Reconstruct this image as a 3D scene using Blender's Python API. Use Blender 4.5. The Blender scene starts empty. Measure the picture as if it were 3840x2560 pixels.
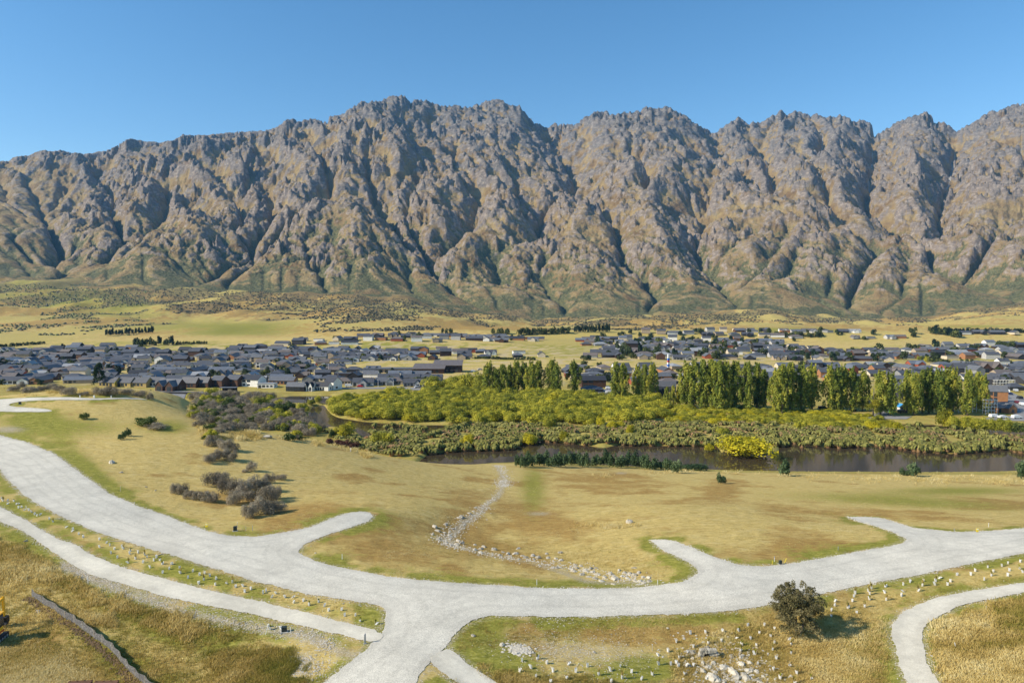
import bpy, math, random
import numpy as np
from mathutils import Vector, Matrix
from mathutils.geometry import delaunay_2d_cdt
SC = bpy.context.scene
R = math.radians
# ------------------------------------------------------------------ camera, sky, sun
CAMZ = 58.0
FPX = 2560.0
PITCH = math.atan((1280 - 1150) / FPX)
cam_d = bpy.data.cameras.new('camera'); cam = bpy.data.objects.new('camera', cam_d)
SC.collection.objects.link(cam); SC.camera = cam
cam_d.sensor_width = 36; cam_d.lens = 24; cam_d.clip_start = 0.5; cam_d.clip_end = 60000
cam.location = (0, 0, CAMZ); cam.rotation_euler = (math.pi / 2 - PITCH, 0, 0)
SUN_EL = R(33.5); SUN_DIR = Vector((-0.962, -0.272, 0)).normalized()      # horizontal direction towards the sun
sun_az = math.atan2(SUN_DIR.x, SUN_DIR.y)
world = bpy.data.worlds.new('World'); SC.world = world; world.use_nodes = True
nt = world.node_tree; nt.nodes.clear()
wo = nt.nodes.new('ShaderNodeOutputWorld'); wb = nt.nodes.new('ShaderNodeBackground')
sky = nt.nodes.new('ShaderNodeTexSky'); sky.sky_type = 'NISHITA'; sky.sun_disc = False
sky.sun_elevation = SUN_EL; sky.sun_rotation = sun_az
sky.altitude = 500; sky.air_density = 1.0; sky.dust_density = 0.3; sky.ozone_density = 0.8
wb.inputs[1].default_value = 0.12
hs = nt.nodes.new('ShaderNodeHueSaturation'); hs.inputs['Saturation'].default_value = 1.32; hs.inputs['Value'].default_value = 1.0; hs.inputs['Hue'].default_value = 0.497
nt.links.new(sky.outputs[0], hs.inputs['Color']); nt.links.new(hs.outputs[0], wb.inputs[0]); nt.links.new(wb.outputs[0], wo.inputs[0])
sl = bpy.data.lights.new('sun', 'SUN'); sl.energy = 4.6; sl.angle = R(0.53); sl.color = (1, 0.90, 0.74)
so = bpy.data.objects.new('sun', sl); SC.collection.objects.link(so)
sd = Vector((SUN_DIR.x * math.cos(SUN_EL), SUN_DIR.y * math.cos(SUN_EL), math.sin(SUN_EL)))
so.rotation_euler = sd.to_track_quat('Z', 'Y').to_euler(); so.location = (-60, -30, 120)
SC.view_settings.view_transform = 'Standard'; SC.view_settings.look = 'None'
SC.view_settings.exposure = 0.55; SC.view_settings.gamma = 1.0; SC.view_settings.use_curve_mapping = False
SC.render.engine = 'CYCLES'
SC.cycles.max_bounces = 5; SC.cycles.volume_bounces = 0; SC.cycles.transparent_max_bounces = 6

# ------------------------------------------------------------------ noise
_CT = np.cos(np.arange(65536) * (2 * math.pi / 65536)); _ST = np.sin(np.arange(65536) * (2 * math.pi / 65536))
def perlin(x, y, seed=0):
    x = np.asarray(x, float); y = np.asarray(y, float); x, y = np.broadcast_arrays(x, y)
    xi = np.floor(x); yi = np.floor(y); fx = x - xi; fy = y - yi
    u = fx * fx * fx * (fx * (fx * 6 - 15) + 10); v = fy * fy * fy * (fy * (fy * 6 - 15) + 10)
    hx = xi.astype(np.int64).astype(np.uint32) * np.uint32(374761393) + np.uint32((seed * 974634777) & 0xffffffff); hy = yi.astype(np.int64).astype(np.uint32) * np.uint32(668265263)
    hx1 = hx + np.uint32(374761393); hy1 = hy + np.uint32(668265263)
    def g(a_, b_, dx, dy):
        h = a_ + b_; h = (h ^ (h >> np.uint32(13))) * np.uint32(1274126177); h = (h ^ (h >> np.uint32(16))) & np.uint32(0xffff)
        return _CT[h] * (fx - dx) + _ST[h] * (fy - dy)
    a = g(hx, hy, 0, 0); b = g(hx1, hy, 1, 0); c = g(hx, hy1, 0, 1); d = g(hx1, hy1, 1, 1)
    return 1.5 * (a + u * (b - a) + v * (c - a + u * (a - b - c + d)))
def fbm(x, y, oct=4, seed=0, gain=0.5):
    s = 0; a = 1; t = 0
    for i in range(oct):
        s = s + a * perlin(x * 2 ** i, y * 2 ** i, seed + i * 7); t += a; a *= gain
    return s / t
def ridged(x, y, oct=4, seed=0, gain=0.5):
    s = 0; a = 1; t = 0; w = 1
    for i in range(oct):
        n = (1 - np.abs(perlin(x * 2 ** i, y * 2 ** i, seed + i * 7))) ** 2
        s = s + a * n * w; t += a; a *= gain; w = np.clip(n * 1.4, 0, 1)
    return s / t
def sstep(a, b, x):
    t = np.clip((x - a) / (b - a), 0, 1); return t * t * (3 - 2 * t)
# ------------------------------------------------------------------ picture <-> place
cP, sP = math.cos(PITCH), math.sin(PITCH)
def ray(px, py):                      # returns X/Y and dz/Y of the sight line through a photo pixel
    px = np.asarray(px, float); py = np.asarray(py, float)
    a = (px - 1920) / FPX; b = -(py - 1280) / FPX
    Y = cP + b * sP; Z = -sP + b * cP
    return a / Y, Z / Y
def project(X, Y, Z):
    dz = Z - CAMZ; den = Y * cP - dz * sP
    return 1920 + FPX * X / den, 1280 - FPX * (Y * sP + dz * cP) / den
def on_plane(px, py, z=0.0):
    u, e = ray(px, py); Y = (z - CAMZ) / e
    return u * Y, Y

# ------------------------------------------------------------------ polygons
def seg_dist(X, Y, poly, closed=True):
    P = np.asarray(poly, float); Q = np.roll(P, -1, 0)
    if not closed: P, Q = P[:-1], Q[:-1]
    d = np.full(X.shape, 1e18)
    for (x0, y0), (x1, y1) in zip(P, Q):
        dx, dy = x1 - x0, y1 - y0; L = dx * dx + dy * dy + 1e-12
        t = np.clip(((X - x0) * dx + (Y - y0) * dy) / L, 0, 1)
        d = np.minimum(d, (X - x0 - t * dx) ** 2 + (Y - y0 - t * dy) ** 2)
    return np.sqrt(d)
def inside(X, Y, poly):
    P = np.asarray(poly, float); c = np.zeros(X.shape, bool)
    for i in range(len(P)):
        x0, y0 = P[i - 1]; x1, y1 = P[i]
        if y0 == y1: continue
        c ^= ((Y < y0) != (Y < y1)) & (X < (x1 - x0) * (Y - y0) / (y1 - y0) + x0)
    return c
def sdist(X, Y, poly):                # negative inside
    X = np.asarray(X, float); Y = np.asarray(Y, float)
    d = seg_dist(X, Y, poly); return np.where(inside(X, Y, poly), -d, d)

# ------------------------------------------------------------------ ground height
CP = [(-700,1640,27),(-700,1500,28),(0,1640,27),(0,1800,26.8),(700,1490,27),(0,1490,28),(400,1475,28.4),(-300,1475,28.5),(600,1488,27),
 (730,1560,25),(1150,1650,18.5),(1200,1800,22),(1000,1900,24.5),(1000,2050,26),(700,2060,26.3),(400,1900,26.4),(250,1650,26.8),
 (1400,1930,25.5),(1500,1722,12),(1880,1750,8.5),(1890,1860,14.6),(1720,2000,21),(1580,1900,23.5),(2050,2080,23),(2330,2180,24.6),(2500,1900,21.5),
 (2500,1778,6),(3000,1792,5),(3840,1815,4.5),(4500,1838,4),(3200,1950,22),(3840,1980,25),(2500,2060,25.3),(3400,2010,25.5),(1900,2210,26),
 (2600,2180,26.2),(3840,2080,26.5),(4400,2060,27),(-500,2560,24.5),(0,2560,24.6),(1500,2400,26),(1500,2560,26.3),(2600,2545,24.2),(2690,2490,24.4),
 (2300,2470,25.3),(2000,2400,25.5),(3000,2390,25.3),(3840,2400,27.6),(3650,2500,27),(4300,2500,28),(3400,2460,25.6),(0,2300,24.9),(300,2480,24.2),
 (600,2250,25.6),(1000,2400,25.2),(3400,2300,25.6),(3600,2180,26),(-600,2200,26),(800,2540,24.4),(1200,2300,25.7),(2500,2350,25.6)]
WP = [(0,248,1),(60,240,.5),(120,238,0),(200,245,0),(-120,290,-5),(-40,282,-9),(60,290,-9),(160,300,-9),(280,320,-8),(-180,330,-4),(-260,390,-4),(-420,420,-2),(-90,235,3),
 (0,20,27),(-40,20,26),(40,20,28),(0,-60,27),(-200,40,27),(200,40,28),(-300,150,28),(300,150,20),(0,400,-25),(300,420,-25),(-300,520,-20),(-600,500,-15),(600,500,-20)]
pts = []
for px, py, z in CP:
    x, y = on_plane(px, py, z); pts.append((float(x), float(y), z))
pts += WP
P = np.array(pts); SCL = 100.0
def _k(r2): return np.where(r2 > 0, 0.5 * r2 * np.log(r2 + 1e-12), 0)
A0 = P[:, :2] / SCL; n = len(P)
K = _k(((A0[:, None] - A0[None]) ** 2).sum(-1)) + np.eye(n) * 0.004
M_ = np.zeros((n + 3, n + 3)); M_[:n, :n] = K; M_[:n, n] = 1; M_[:n, n+1:] = A0; M_[n, :n] = 1; M_[n+1:, :n] = A0.T
W_ = np.linalg.solve(M_, np.r_[P[:, 2], 0, 0, 0])
def fore_raw(X, Y):
    x = X / SCL; y = Y / SCL; z = W_[n] + W_[n+1] * x + W_[n+2] * y
    for i in range(n): z = z + W_[i] * _k((x - A0[i, 0]) ** 2 + (y - A0[i, 1]) ** 2)
    return z
GX = np.arange(-620, 640, 2.5); GY = np.arange(-60, 560, 2.5)
_gx, _gy = np.meshgrid(GX, GY); FG = fore_raw(_gx, _gy)
def bil(G, X, Y, x0, y0, d):
    fx = np.clip((X - x0) / d, 0, G.shape[1] - 1.001); fy = np.clip((Y - y0) / d, 0, G.shape[0] - 1.001)
    i = fx.astype(int); j = fy.astype(int); fx = fx - i; fy = fy - j
    return (G[j, i] * (1-fx) + G[j, i+1] * fx) * (1-fy) + (G[j+1, i] * (1-fx) + G[j+1, i+1] * fx) * fy
def W(l): return [tuple(float(v) for v in on_plane(px, py, 0.0)) for px, py in l]
WATER = [W([(1213,1518),(1172,1522),(1152,1551),(1164,1588),(1221,1606),(1254,1600),(1335,1622),(1372,1645),(1388,1630),(1437,1640),(1523,1636),(1596,1648),(1654,1630),(1755,1606),(1790,1596),(1735,1592),(1572,1592),(1450,1586),(1368,1580),(1270,1565),(1242,1551),(1221,1522)]),
 W([(1010,1492),(1060,1512),(1130,1514),(1200,1511),(1235,1520),(1255,1510),(1300,1492),(1240,1483),(1100,1483)]),
 W([(1560,1735),(1600,1702),(1700,1690),(1900,1685),(1950,1660),(2034,1650),(2165,1665),(2263,1677),(2328,1665),(2450,1671),(2573,1671),(2695,1673),(2704,1694),(2879,1702),(2917,1690),(2917,1657),(2978,1661),(3084,1673),(3157,1677),(3223,1667),(3370,1669),(3406,1686),(3451,1692),(3565,1700),(3696,1690),(3777,1682),(3840,1700),(4300,1720),(4700,1740),(4700,1900),(3000,1900),(2000,1860),(1560,1780)]),
 W([(3225,1579),(3390,1588),(3492,1590),(3574,1598),(3696,1606),(3840,1614),(4500,1640),(4500,1680),(3840,1653),(3778,1639),(3696,1641),(3615,1629),(3517,1616),(3394,1610),(3300,1592)])]
def py_toe(u):
    return np.interp(1920 + FPX * u, [-800,0,500,800,1050,1500,1700,2000,2400,2800,3200,3500,3840,4600],
                     [1040,1060,1085,1090,1105,1118,1160,1198,1188,1165,1196,1192,1140,1060])
YT = 2250.0
def z_toe(u): return CAMZ + (1150 - py_toe(u)) / FPX * YT
KN = [(1500,1296,14,90),(2080,1330,8,60),(2600,1310,7,70),(3350,1280,12,80),(3500,1300,9,60),(3720,1265,14,90),(2450,1270,10,90),(1750,1290,9,110),(1250,1340,3,60),(900,1285,6,120),(2150,1350,6,70)]
def far_h(X, Y):
    u = X / np.maximum(Y, 1)
    t = np.clip((Y - 820) / (YT - 820), 0, 1.3)
    z = 1.2 + (z_toe(u) - 1.2) * (0.25 * t + 0.75 * t ** 1.9)
    w = sstep(620, 1300, Y)
    z = z + w * 9 * fbm(X / 330, Y / 330, 4, 3) + sstep(1200, 1750, Y) * 24 * fbm(X / 150, Y / 210, 4, 9)
    terr = sstep(-0.36, -0.24, u) * sstep(1040, 1085, Y) * (1 - sstep(1500, 1900, Y))
    z = z + 9 * terr
    for px, py, h, s in KN:
        x, y = on_plane(px, py, 4.0)
        z = z + h * np.exp(-((X - x) ** 2 / (2.2 * s) ** 2 + (Y - y) ** 2 / s ** 2)) * 0.6
    return z
def H(X, Y):
    X = np.asarray(X, float); Y = np.asarray(Y, float); shp = X.shape
    X = X.ravel(); Y = Y.ravel()
    zf = bil(FG, X, Y, GX[0], GY[0], 2.5)
    out_ = sstep(470, 560, Y) ; zf = zf * (1 - out_) - 40 * out_
    out_ = sstep(560, 630, np.abs(X)); zf = zf * (1 - out_) - 40 * out_
    zl = far_h(X, Y)
    m = (Y > 190) & (Y < 620)
    if m.any():
        d = np.full(m.sum(), 1e9)
        for w in WATER: d = np.minimum(d, sdist(X[m], Y[m], w))
        zl[m] = -1.0 + 1.9 * sstep(-2.5, 1.6, d) + 0.25 * fbm(X[m] / 14, Y[m] / 14, 2, 5) + 0.5*sstep(3,30,d)
    k = 1.2
    z = np.maximum(zf, zl) + np.maximum(k - np.abs(zf - zl), 0) ** 2 / (4 * k)
    z = z + 0.10 * fbm(X / 9, Y / 9, 3, 11) * sstep(2, 8, z) * (1 - sstep(400, 900, Y))
    return z.reshape(shp)
def hit(px, py, far=2400):
    """where the sight line through photo pixels first meets the ground"""
    px = np.atleast_1d(np.asarray(px, float)); py = np.atleast_1d(np.asarray(py, float))
    u, e = ray(px, py)
    ys = np.geomspace(30, far, 300)
    Z = CAMZ + e[:, None] * ys[None]; G = H(u[:, None] * ys[None], np.broadcast_to(ys, Z.shape))
    below = Z < G; i = np.argmax(below, 1); i = np.where(below.any(1), np.maximum(i, 1), len(ys) - 1)
    lo = ys[i - 1]; hi = ys[i]
    for K_ in (14, 14):
        f_ = np.linspace(0, 1, K_ + 1)[None]; yy = lo[:, None] + (hi - lo)[:, None] * f_
        b = CAMZ + e[:, None] * yy < H(u[:, None] * yy, yy); b[:, -1] = True; k = np.maximum(np.argmax(b, 1), 1); r_ = np.arange(len(px))
        lo, hi = yy[r_, k - 1], yy[r_, k]
    return u * hi, hi, H(u * hi, hi)
_hm = {}
def qhit(px, py):
    if not _hm:
        gx = np.arange(-450, 4400, 25.0); gy = np.arange(1440, 2760, 10.0); A, B = np.meshgrid(gx, gy)
        _, Y, _ = hit(A.ravel(), B.ravel(), 520); _hm['Y'] = Y.reshape(A.shape)
    G = _hm['Y']; fx = np.clip((px + 450) / 25, 0, G.shape[1] - 1.01); fy = np.clip((py - 1440) / 10, 0, G.shape[0] - 1.01)
    i = fx.astype(int); j = fy.astype(int); fx = fx - i; fy = fy - j
    Y = (G[j, i] * (1-fx) + G[j, i+1] * fx) * (1-fy) + (G[j+1, i] * (1-fx) + G[j+1, i+1] * fx) * fy
    u, e = ray(px, py); return u * Y, Y, H(u * Y, Y)
def at(px, py):
    x, y, z = hit(px, py); return float(x[0]), float(y[0]), float(z[0])

# ------------------------------------------------------------------ mesh helpers
COL = SC.collection
def mesh(name, V, F, mats=None, smooth=False, attrs=None, mi=None):
    V = np.asarray(V, np.float32); me = bpy.data.meshes.new(name)
    if isinstance(F, np.ndarray):
        k = F.shape[1]; nf = len(F)
        me.vertices.add(len(V)); me.vertices.foreach_set('co', V.ravel())
        me.loops.add(nf * k); me.loops.foreach_set('vertex_index', F.astype(np.int32).ravel())
        me.polygons.add(nf); me.polygons.foreach_set('loop_start', np.arange(0, nf * k, k, dtype=np.int32))
        me.update(calc_edges=True)
    else:
        me.from_pydata([tuple(v) for v in V.tolist()], [], F); nf = len(F)
    if mats is not None:
        for m in (mats if isinstance(mats, (list, tuple)) else [mats]): me.materials.append(m)
    if mi is not None: me.polygons.foreach_set('material_index', np.asarray(mi, np.int32))
    if smooth: me.polygons.foreach_set('use_smooth', np.ones(nf, bool))
    if attrs:
        for k, v in attrs.items():
            v = np.asarray(v, np.float32)
            if v.ndim == 1:
                a = me.attributes.new(k, 'FLOAT', 'POINT'); a.data.foreach_set('value', v)
            else:
                a = me.attributes.new(k, 'FLOAT_COLOR', 'POINT'); a.data.foreach_set('color', np.c_[v, np.ones(len(v))].astype(np.float32).ravel())
    me.update(); return me
def ob(name, me, parent=None, loc=None, rz=None, scale=None, rot=None):
    o = bpy.data.objects.new(name, me); COL.objects.link(o)
    if parent is not None: o.parent = parent
    if loc is not None: o.location = loc
    if rz is not None: o.rotation_euler = (0, 0, rz)
    if rot is not None: o.rotation_euler = rot
    if scale is not None: o.scale = scale if isinstance(scale, (tuple, list)) else (scale,) * 3
    return o
def tag(o, label=None, cat=None, group=None, kind=None):
    if label: o['label'] = label
    if cat: o['category'] = cat
    if group: o['group'] = group
    if kind: o['kind'] = kind
    return o
class MB:
    def __init__(s): s.v = []; s.f = []; s.mi = []
    def add(s, V, F, m=0):
        b = len(s.v); s.v += [tuple(v) for v in V]; s.f += [tuple(i + b for i in f) for f in F]; s.mi += [m] * len(F); return s
    def box(s, c, d, rz=0, m=0, taper=1.0, rot=None):
        x, y, z = d[0]/2, d[1]/2, d[2]/2
        V = [(-x,-y,-z),(x,-y,-z),(x,y,-z),(-x,y,-z),(-x*taper,-y*taper,z),(x*taper,-y*taper,z),(x*taper,y*taper,z),(-x*taper,y*taper,z)]
        Mx = (rot if rot is not None else Matrix.Rotation(rz, 3, 'Z'))
        V = [tuple(Mx @ Vector(v) + Vector(c)) for v in V]
        return s.add(V, [(0,3,2,1),(4,5,6,7),(0,1,5,4),(1,2,6,5),(2,3,7,6),(3,0,4,7)], m)
    def tube(s, a, b, r, r2=None, n=6, m=0):
        a = Vector(a); b = Vector(b); d = (b - a); q = d.to_track_quat('Z', 'Y'); r2 = r if r2 is None else r2
        V = []
        for p, rr in ((a, r), (b, r2)):
            for k in range(n):
                t = 2 * math.pi * k / n; V.append(tuple(p + q @ Vector((rr * math.cos(t), rr * math.sin(t), 0))))
        F = [(k, (k+1) % n, n + (k+1) % n, n + k) for k in range(n)] + [tuple(range(n-1, -1, -1)), tuple(range(n, 2*n))]
        return s.add(V, F, m)
    def prism(s, prof, y0, y1, m=0):      # profile in x,z pushed along y
        k = len(prof); V = [(x, y0, z) for x, z in prof] + [(x, y1, z) for x, z in prof]
        F = [tuple(range(k)), tuple(range(2*k-1, k-1, -1))] + [((i+1) % k, i, k + i, k + (i+1) % k) for i in range(k)]
        return s.add(V, F, m)
    def build(s, name, mats, smooth=False): return mesh(name, np.array(s.v), s.f, mats, smooth, mi=s.mi)

# ------------------------------------------------------------------ materials
def newmat(name, rough=0.9, spec=0.25):
    m = bpy.data.materials.new(name); m.use_nodes = True; b = m.node_tree.nodes['Principled BSDF']
    b.inputs['Roughness'].default_value = rough; b.inputs['Specular IOR Level'].default_value = spec
    return m, m.node_tree, b
def N(t, typ, **kw):
    nd = t.nodes.new(typ)
    for k, v in kw.items():
        if k.startswith('i_'): nd.inputs[int(k[2:])].default_value = v
        else: setattr(nd, k, v)
    return nd
def noise_nd(t, scale, detail=4, rough=0.6, vec=None, dist=0.0):
    nd = t.nodes.new('ShaderNodeTexNoise'); nd.inputs['Scale'].default_value = scale
    nd.inputs['Detail'].default_value = detail; nd.inputs['Roughness'].default_value = rough; nd.inputs['Distortion'].default_value = dist
    if vec is not None: t.links.new(vec, nd.inputs['Vector'])
    return nd
def ramp(t, fac, stops):
    r = t.nodes.new('ShaderNodeValToRGB'); cr = r.color_ramp
    while len(cr.elements) < len(stops): cr.elements.new(0.5)
    for e, (p, c) in zip(cr.elements, stops):
        e.position = p; e.color = (*c, 1) if len(c) == 3 else c
    t.links.new(fac, r.inputs[0]); return r.outputs[0]
def mixc(t, fac, a, b, mode='MIX'):
    m = t.nodes.new('ShaderNodeMix'); m.data_type = 'RGBA'; m.blend_type = mode
    for s, v in ((m.inputs[0], fac), (m.inputs[6], a), (m.inputs[7], b)):
        if isinstance(v, (int, float)): s.default_value = v
        elif isinstance(v, tuple): s.default_value = (*v, 1) if len(v) == 3 else v
        else: t.links.new(v, s)
    return m.outputs[2]
def mathn(t, op, a, b=None, clamp=False):
    m = t.nodes.new('ShaderNodeMath'); m.operation = op; m.use_clamp = clamp
    for s, v in ((m.inputs[0], a), (m.inputs[1], b)):
        if v is None: continue
        if isinstance(v, (int, float)): s.default_value = v
        else: t.links.new(v, s)
    return m.outputs[0]
def mrange(t, v, a, b, c=0.0, d=1.0):
    m = t.nodes.new('ShaderNodeMapRange'); t.links.new(v, m.inputs[0])
    for i, k in enumerate((a, b, c, d)): m.inputs[i+1].default_value = k
    return m.outputs[0]
def bump(t, b, h, strength=0.5, dist=0.1):
    n_ = t.nodes.new('ShaderNodeBump'); n_.inputs['Strength'].default_value = strength; n_.inputs['Distance'].default_value = dist
    t.links.new(h, n_.inputs['Height']); t.links.new(n_.outputs[0], b.inputs['Normal'])
def pos(t): return t.nodes.new('ShaderNodeNewGeometry').outputs['Position']
def attr(t, name, vec=False):
    a = t.nodes.new('ShaderNodeAttribute'); a.attribute_name = name; return a.outputs['Color' if vec else 'Fac']
def flat(name, col, rough=0.7, spec=0.3, var=0.12, scale=3.0, metal=0.0):
    """a plain finish with a little grain and a little difference from one object to the next"""
    m, t, b = newmat(name, rough, spec); b.inputs['Metallic'].default_value = metal
    tc = t.nodes.new('ShaderNodeTexCoord').outputs['Object']
    nz = noise_nd(t, scale, 3, 0.6, tc)
    v = mrange(t, nz.outputs[0], 0.25, 0.75, 1 - var, 1 + var)
    oi = t.nodes.new('ShaderNodeObjectInfo'); v2 = mrange(t, oi.outputs['Random'], 0, 1, 1 - var, 1 + var)
    f = mathn(t, 'MULTIPLY', v, v2)
    cc = t.nodes.new('ShaderNodeCombineColor')
    for i in range(3): t.links.new(mathn(t, 'MULTIPLY', f, col[i]), cc.inputs[i])
    t.links.new(cc.outputs[0], b.inputs['Base Color']); return m
def leafmat(name, c1, c2, c3=None, trans=0.25, vary=0.35):
    """foliage: colour from the clump's own tint and a per-plant difference"""
    m, t, b = newmat(name, 0.65, 0.15)
    a = attr(t, 'tint'); oi = t.nodes.new('ShaderNodeObjectInfo')
    f = mathn(t, 'ADD', mathn(t, 'MULTIPLY', a, 1 - vary), mathn(t, 'MULTIPLY', oi.outputs['Random'], vary), True)
    st = [(0.1, c1), (0.6, c2)] + ([(0.95, c3)] if c3 else [])
    c = ramp(t, f, st); t.links.new(c, b.inputs['Base Color'])
    tr = t.nodes.new('ShaderNodeBsdfTranslucent'); t.links.new(c, tr.inputs[0])
    mx = t.nodes.new('ShaderNodeMixShader'); mx.inputs[0].default_value = trans
    t.links.new(b.outputs[0], mx.inputs[1]); t.links.new(tr.outputs[0], mx.inputs[2])
    t.links.new(mx.outputs[0], t.nodes['Material Output'].inputs[0]); return m
ORD = ['first','second','third','fourth','fifth','sixth','seventh','eighth','ninth','tenth','eleventh','twelfth','thirteenth','fourteenth','fifteenth','sixteenth','seventeenth','eighteenth','nineteenth','twentieth']
TENS = ['','','twenty','thirty','forty','fifty','sixty','seventy','eighty','ninety']
def ordw(i):           # 1-based ordinal in words
    if i <= 20: return ORD[i-1]
    if i % 10 == 0: return {2:'twentieth',3:'thirtieth',4:'fortieth',5:'fiftieth',6:'sixtieth',7:'seventieth',8:'eightieth',9:'ninetieth'}[i//10]
    return TENS[i//10] + '-' + ORD[i % 10 - 1]
# ------------------------------------------------------------------ mountains
SKY = [(-700,640),(-300,625),(0,604),(32,605),(54,588),(108,584),(140,568),(166,562),(198,569),(223,563),(274,574),(344,577),(370,568),(395,568),(440,545),(472,524),(497,520),(542,530),(600,535),(651,526),(686,504),(721,507),(765,507),(829,501),(906,494),(957,493),(1014,486),(1046,472),(1078,447),(1097,448),(1123,456),(1174,447),(1199,452),(1228,464),(1237,439),(1269,431),(1301,418),(1327,399),(1352,380),(1386,383),(1430,380),(1453,368),(1478,359),(1494,367),(1507,362),(1520,364),(1539,385),(1561,371),(1584,377),(1615,383),(1654,397),(1692,399),(1717,394),(1749,405),(1781,394),(1813,389),(1832,378),(1851,371),(1865,380),(1880,375),(1912,399),(1925,394),(1953,405),(1992,448),(2030,475),(2056,475),(2087,467),(2126,465),(2164,467),(2196,437),(2234,421),(2272,421),(2304,433),(2343,421),(2387,421),(2425,402),(2451,405),(2470,410),(2502,397),(2528,413),(2559,424),(2591,450),(2638,485),(2660,491),(2676,503),(2695,488),(2733,463),(2768,439),(2791,453),(2810,469),(2823,459),(2839,465),(2867,453),(2899,428),(2912,433),(2928,414),(2950,431),(2982,416),(3014,424),(3040,437),(3059,428),(3084,437),(3116,443),(3154,434),(3180,443),(3199,459),(3237,450),(3263,459),(3273,480),(3277,510),(3288,507),(3333,482),(3358,463),(3409,443),(3448,431),(3473,420),(3496,434),(3502,463),(3524,458),(3550,463),(3582,494),(3614,484),(3652,456),(3684,437),(3725,413),(3744,420),(3773,399),(3805,390),(3840,389),(4050,360),(4300,400),(4700,380)]
sk = np.array(SKY, float); sku, ske = ray(sk[:, 0], sk[:, 1]); sku = np.array(sku); ske = np.array(ske)
def c1(l): return [(x * .6378, 300 + y * .6378) for x, y in l]
def c2(l): return [(1220 + x * .6378, 300 + y * .6378) for x, y in l]
def c3(l): return [(2440 + x * .6378, 300 + y * .6378) for x, y in l]
GUL = [(c1([(120,480),(180,560),(240,680),(310,800),(360,930),(388,1050),(330,1110),(240,1190)]), 1.5, 60),
 (c1([(290,480),(360,560),(412,650),(395,740),(325,820)]), .8, 40),
 (c1([(560,520),(600,620),(650,720)]), .5, 30),
 (c1([(640,560),(700,680),(770,800),(740,880),(640,960),(520,1050),(420,1110)]), .9, 45),
 (c1([(1000,560),(960,680),(880,800),(780,920),(700,1020),(600,1080)]), .6, 40),
 (c1([(1060,640),(1180,720),(1240,790)]), .6, 30),
 (c1([(1260,480),(1380,600),(1450,700),(1400,820)]), .7, 35),
 (c1([(1420,420),(1540,540),(1615,650),(1600,760),(1480,880),(1370,990),(1290,1050),(1200,1140),(1110,1180)]), 1.1, 50),
 (c1([(1900,620),(1800,720),(1640,810),(1540,960),(1420,1060),(1330,1150),(1310,1200)]), .7, 35),
 (c2([(230,430),(300,560),(400,700),(450,820),(470,930),(500,1010),(500,1120),(490,1200),(370,1270)]), 1.3, 45),
 (c2([(550,500),(480,620),(390,780),(420,860)]), .8, 35),
 (c2([(900,640),(850,830),(720,880),(590,940),(510,1010)]), .9, 35),
 (c2([(1060,560),(1230,760),(1290,880),(1230,930),(1000,960),(1000,1060),(1050,1150)]), .8, 35),
 (c2([(1290,290),(1400,420),(1500,520),(1620,640),(1740,740),(1720,880),(1820,980),(1900,1100),(1960,1220)]), 1.4, 50),
 (c2([(1480,290),(1560,420),(1640,560)]), .5, 30),
 (c2([(1850,420),(1910,520),(1880,620)]), .6, 30),
 (c2([(1280,1000),(1260,1100),(1330,1200),(1420,1290)]), .6, 35),
 (c3([(360,325),(440,420),(520,490),(600,560),(690,620)]), .8, 30),
 (c3([(630,330),(690,410),(720,540),(770,650),(900,740)]), 1.0, 28),
 (c3([(150,660),(200,760),(260,900),(330,1000),(420,1050),(460,1200),(560,1330)]), 1.3, 50),
 (c3([(540,850),(440,950),(400,1040)]), .7, 35),
 (c3([(780,880),(700,1020),(640,1060)]), .6, 26),
 (c3([(1100,820),(1000,900),(900,960),(800,1060),(700,1130)]), .5, 25),
 (c3([(1316,330),(1300,420),(1290,520),(1255,620),(1290,700),(1380,760),(1500,830),(1640,930),(1700,1000),(1830,1090),(2000,1190),(2195,1260)]), 1.5, 42),
 (c3([(1790,310),(1775,430),(1720,560),(1690,700),(1695,830),(1640,930)]), 1.1, 30),
 (c3([(1330,940),(1250,1060),(1190,1180),(1150,1300)]), .7, 26),
 (c3([(1150,960),(1060,1120),(1000,1250)]), .6, 24),
 (c3([(1540,980),(1500,1100),(1480,1240)]), .9, 22),
 (c3([(1610,1080),(1590,1220),(1600,1310)]), .6, 18),
 (c3([(2195,700),(2060,820),(1950,960),(1850,1050)]), .5, 35),
 (c3([(880,440),(1000,560),(1060,680),(1120,790)]), .4, 25),
 (c3([(940,230),(1010,330),(1000,420)]), .4, 20)]
UM = 0.885; NU, NV = 1072, 460
us = np.linspace(-UM, UM, NU)
def grid_to_world(us, NV):
    ys = YT - 90 + (5750 - YT + 90) * np.linspace(0, 1, NV) ** 1.18
    return ys
def yr_of(u): return 4950 + 260 * np.sin(u * 5 + .6) + 160 * np.sin(u * 13 + 2)
def base(u, Y, e_env):
    yr = yr_of(u); zt = z_toe(u); zr = CAMZ + e_env * yr
    t = (Y - YT) / (yr - YT)
    f = np.where(t < 1, np.where(t > 0, np.abs(t) ** 1.18, t * 0.6), 1 - (t - 1) * 1.6)
    return zt + (zr - zt) * f
ske_s = np.interp(us, sku, ske)
ske_j = ske_s + (0.0030 * ridged(us * 55, us * 0 + 3.3, 4, 15, .7) - 0.0015 + 0.0030 * perlin(us * 230, us * 0 + 1.7, 16) + 0.0022 * np.abs(perlin(us * 420, us * 0 + 4.7, 18))) * (0.35 + 0.65 * sstep(-.45, -.2, us))
kern = np.exp(-np.linspace(-2, 2, 61) ** 2); kern /= kern.sum()
env = np.convolve(np.pad(ske_s, 30, 'edge'), kern, 'valid')
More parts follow.
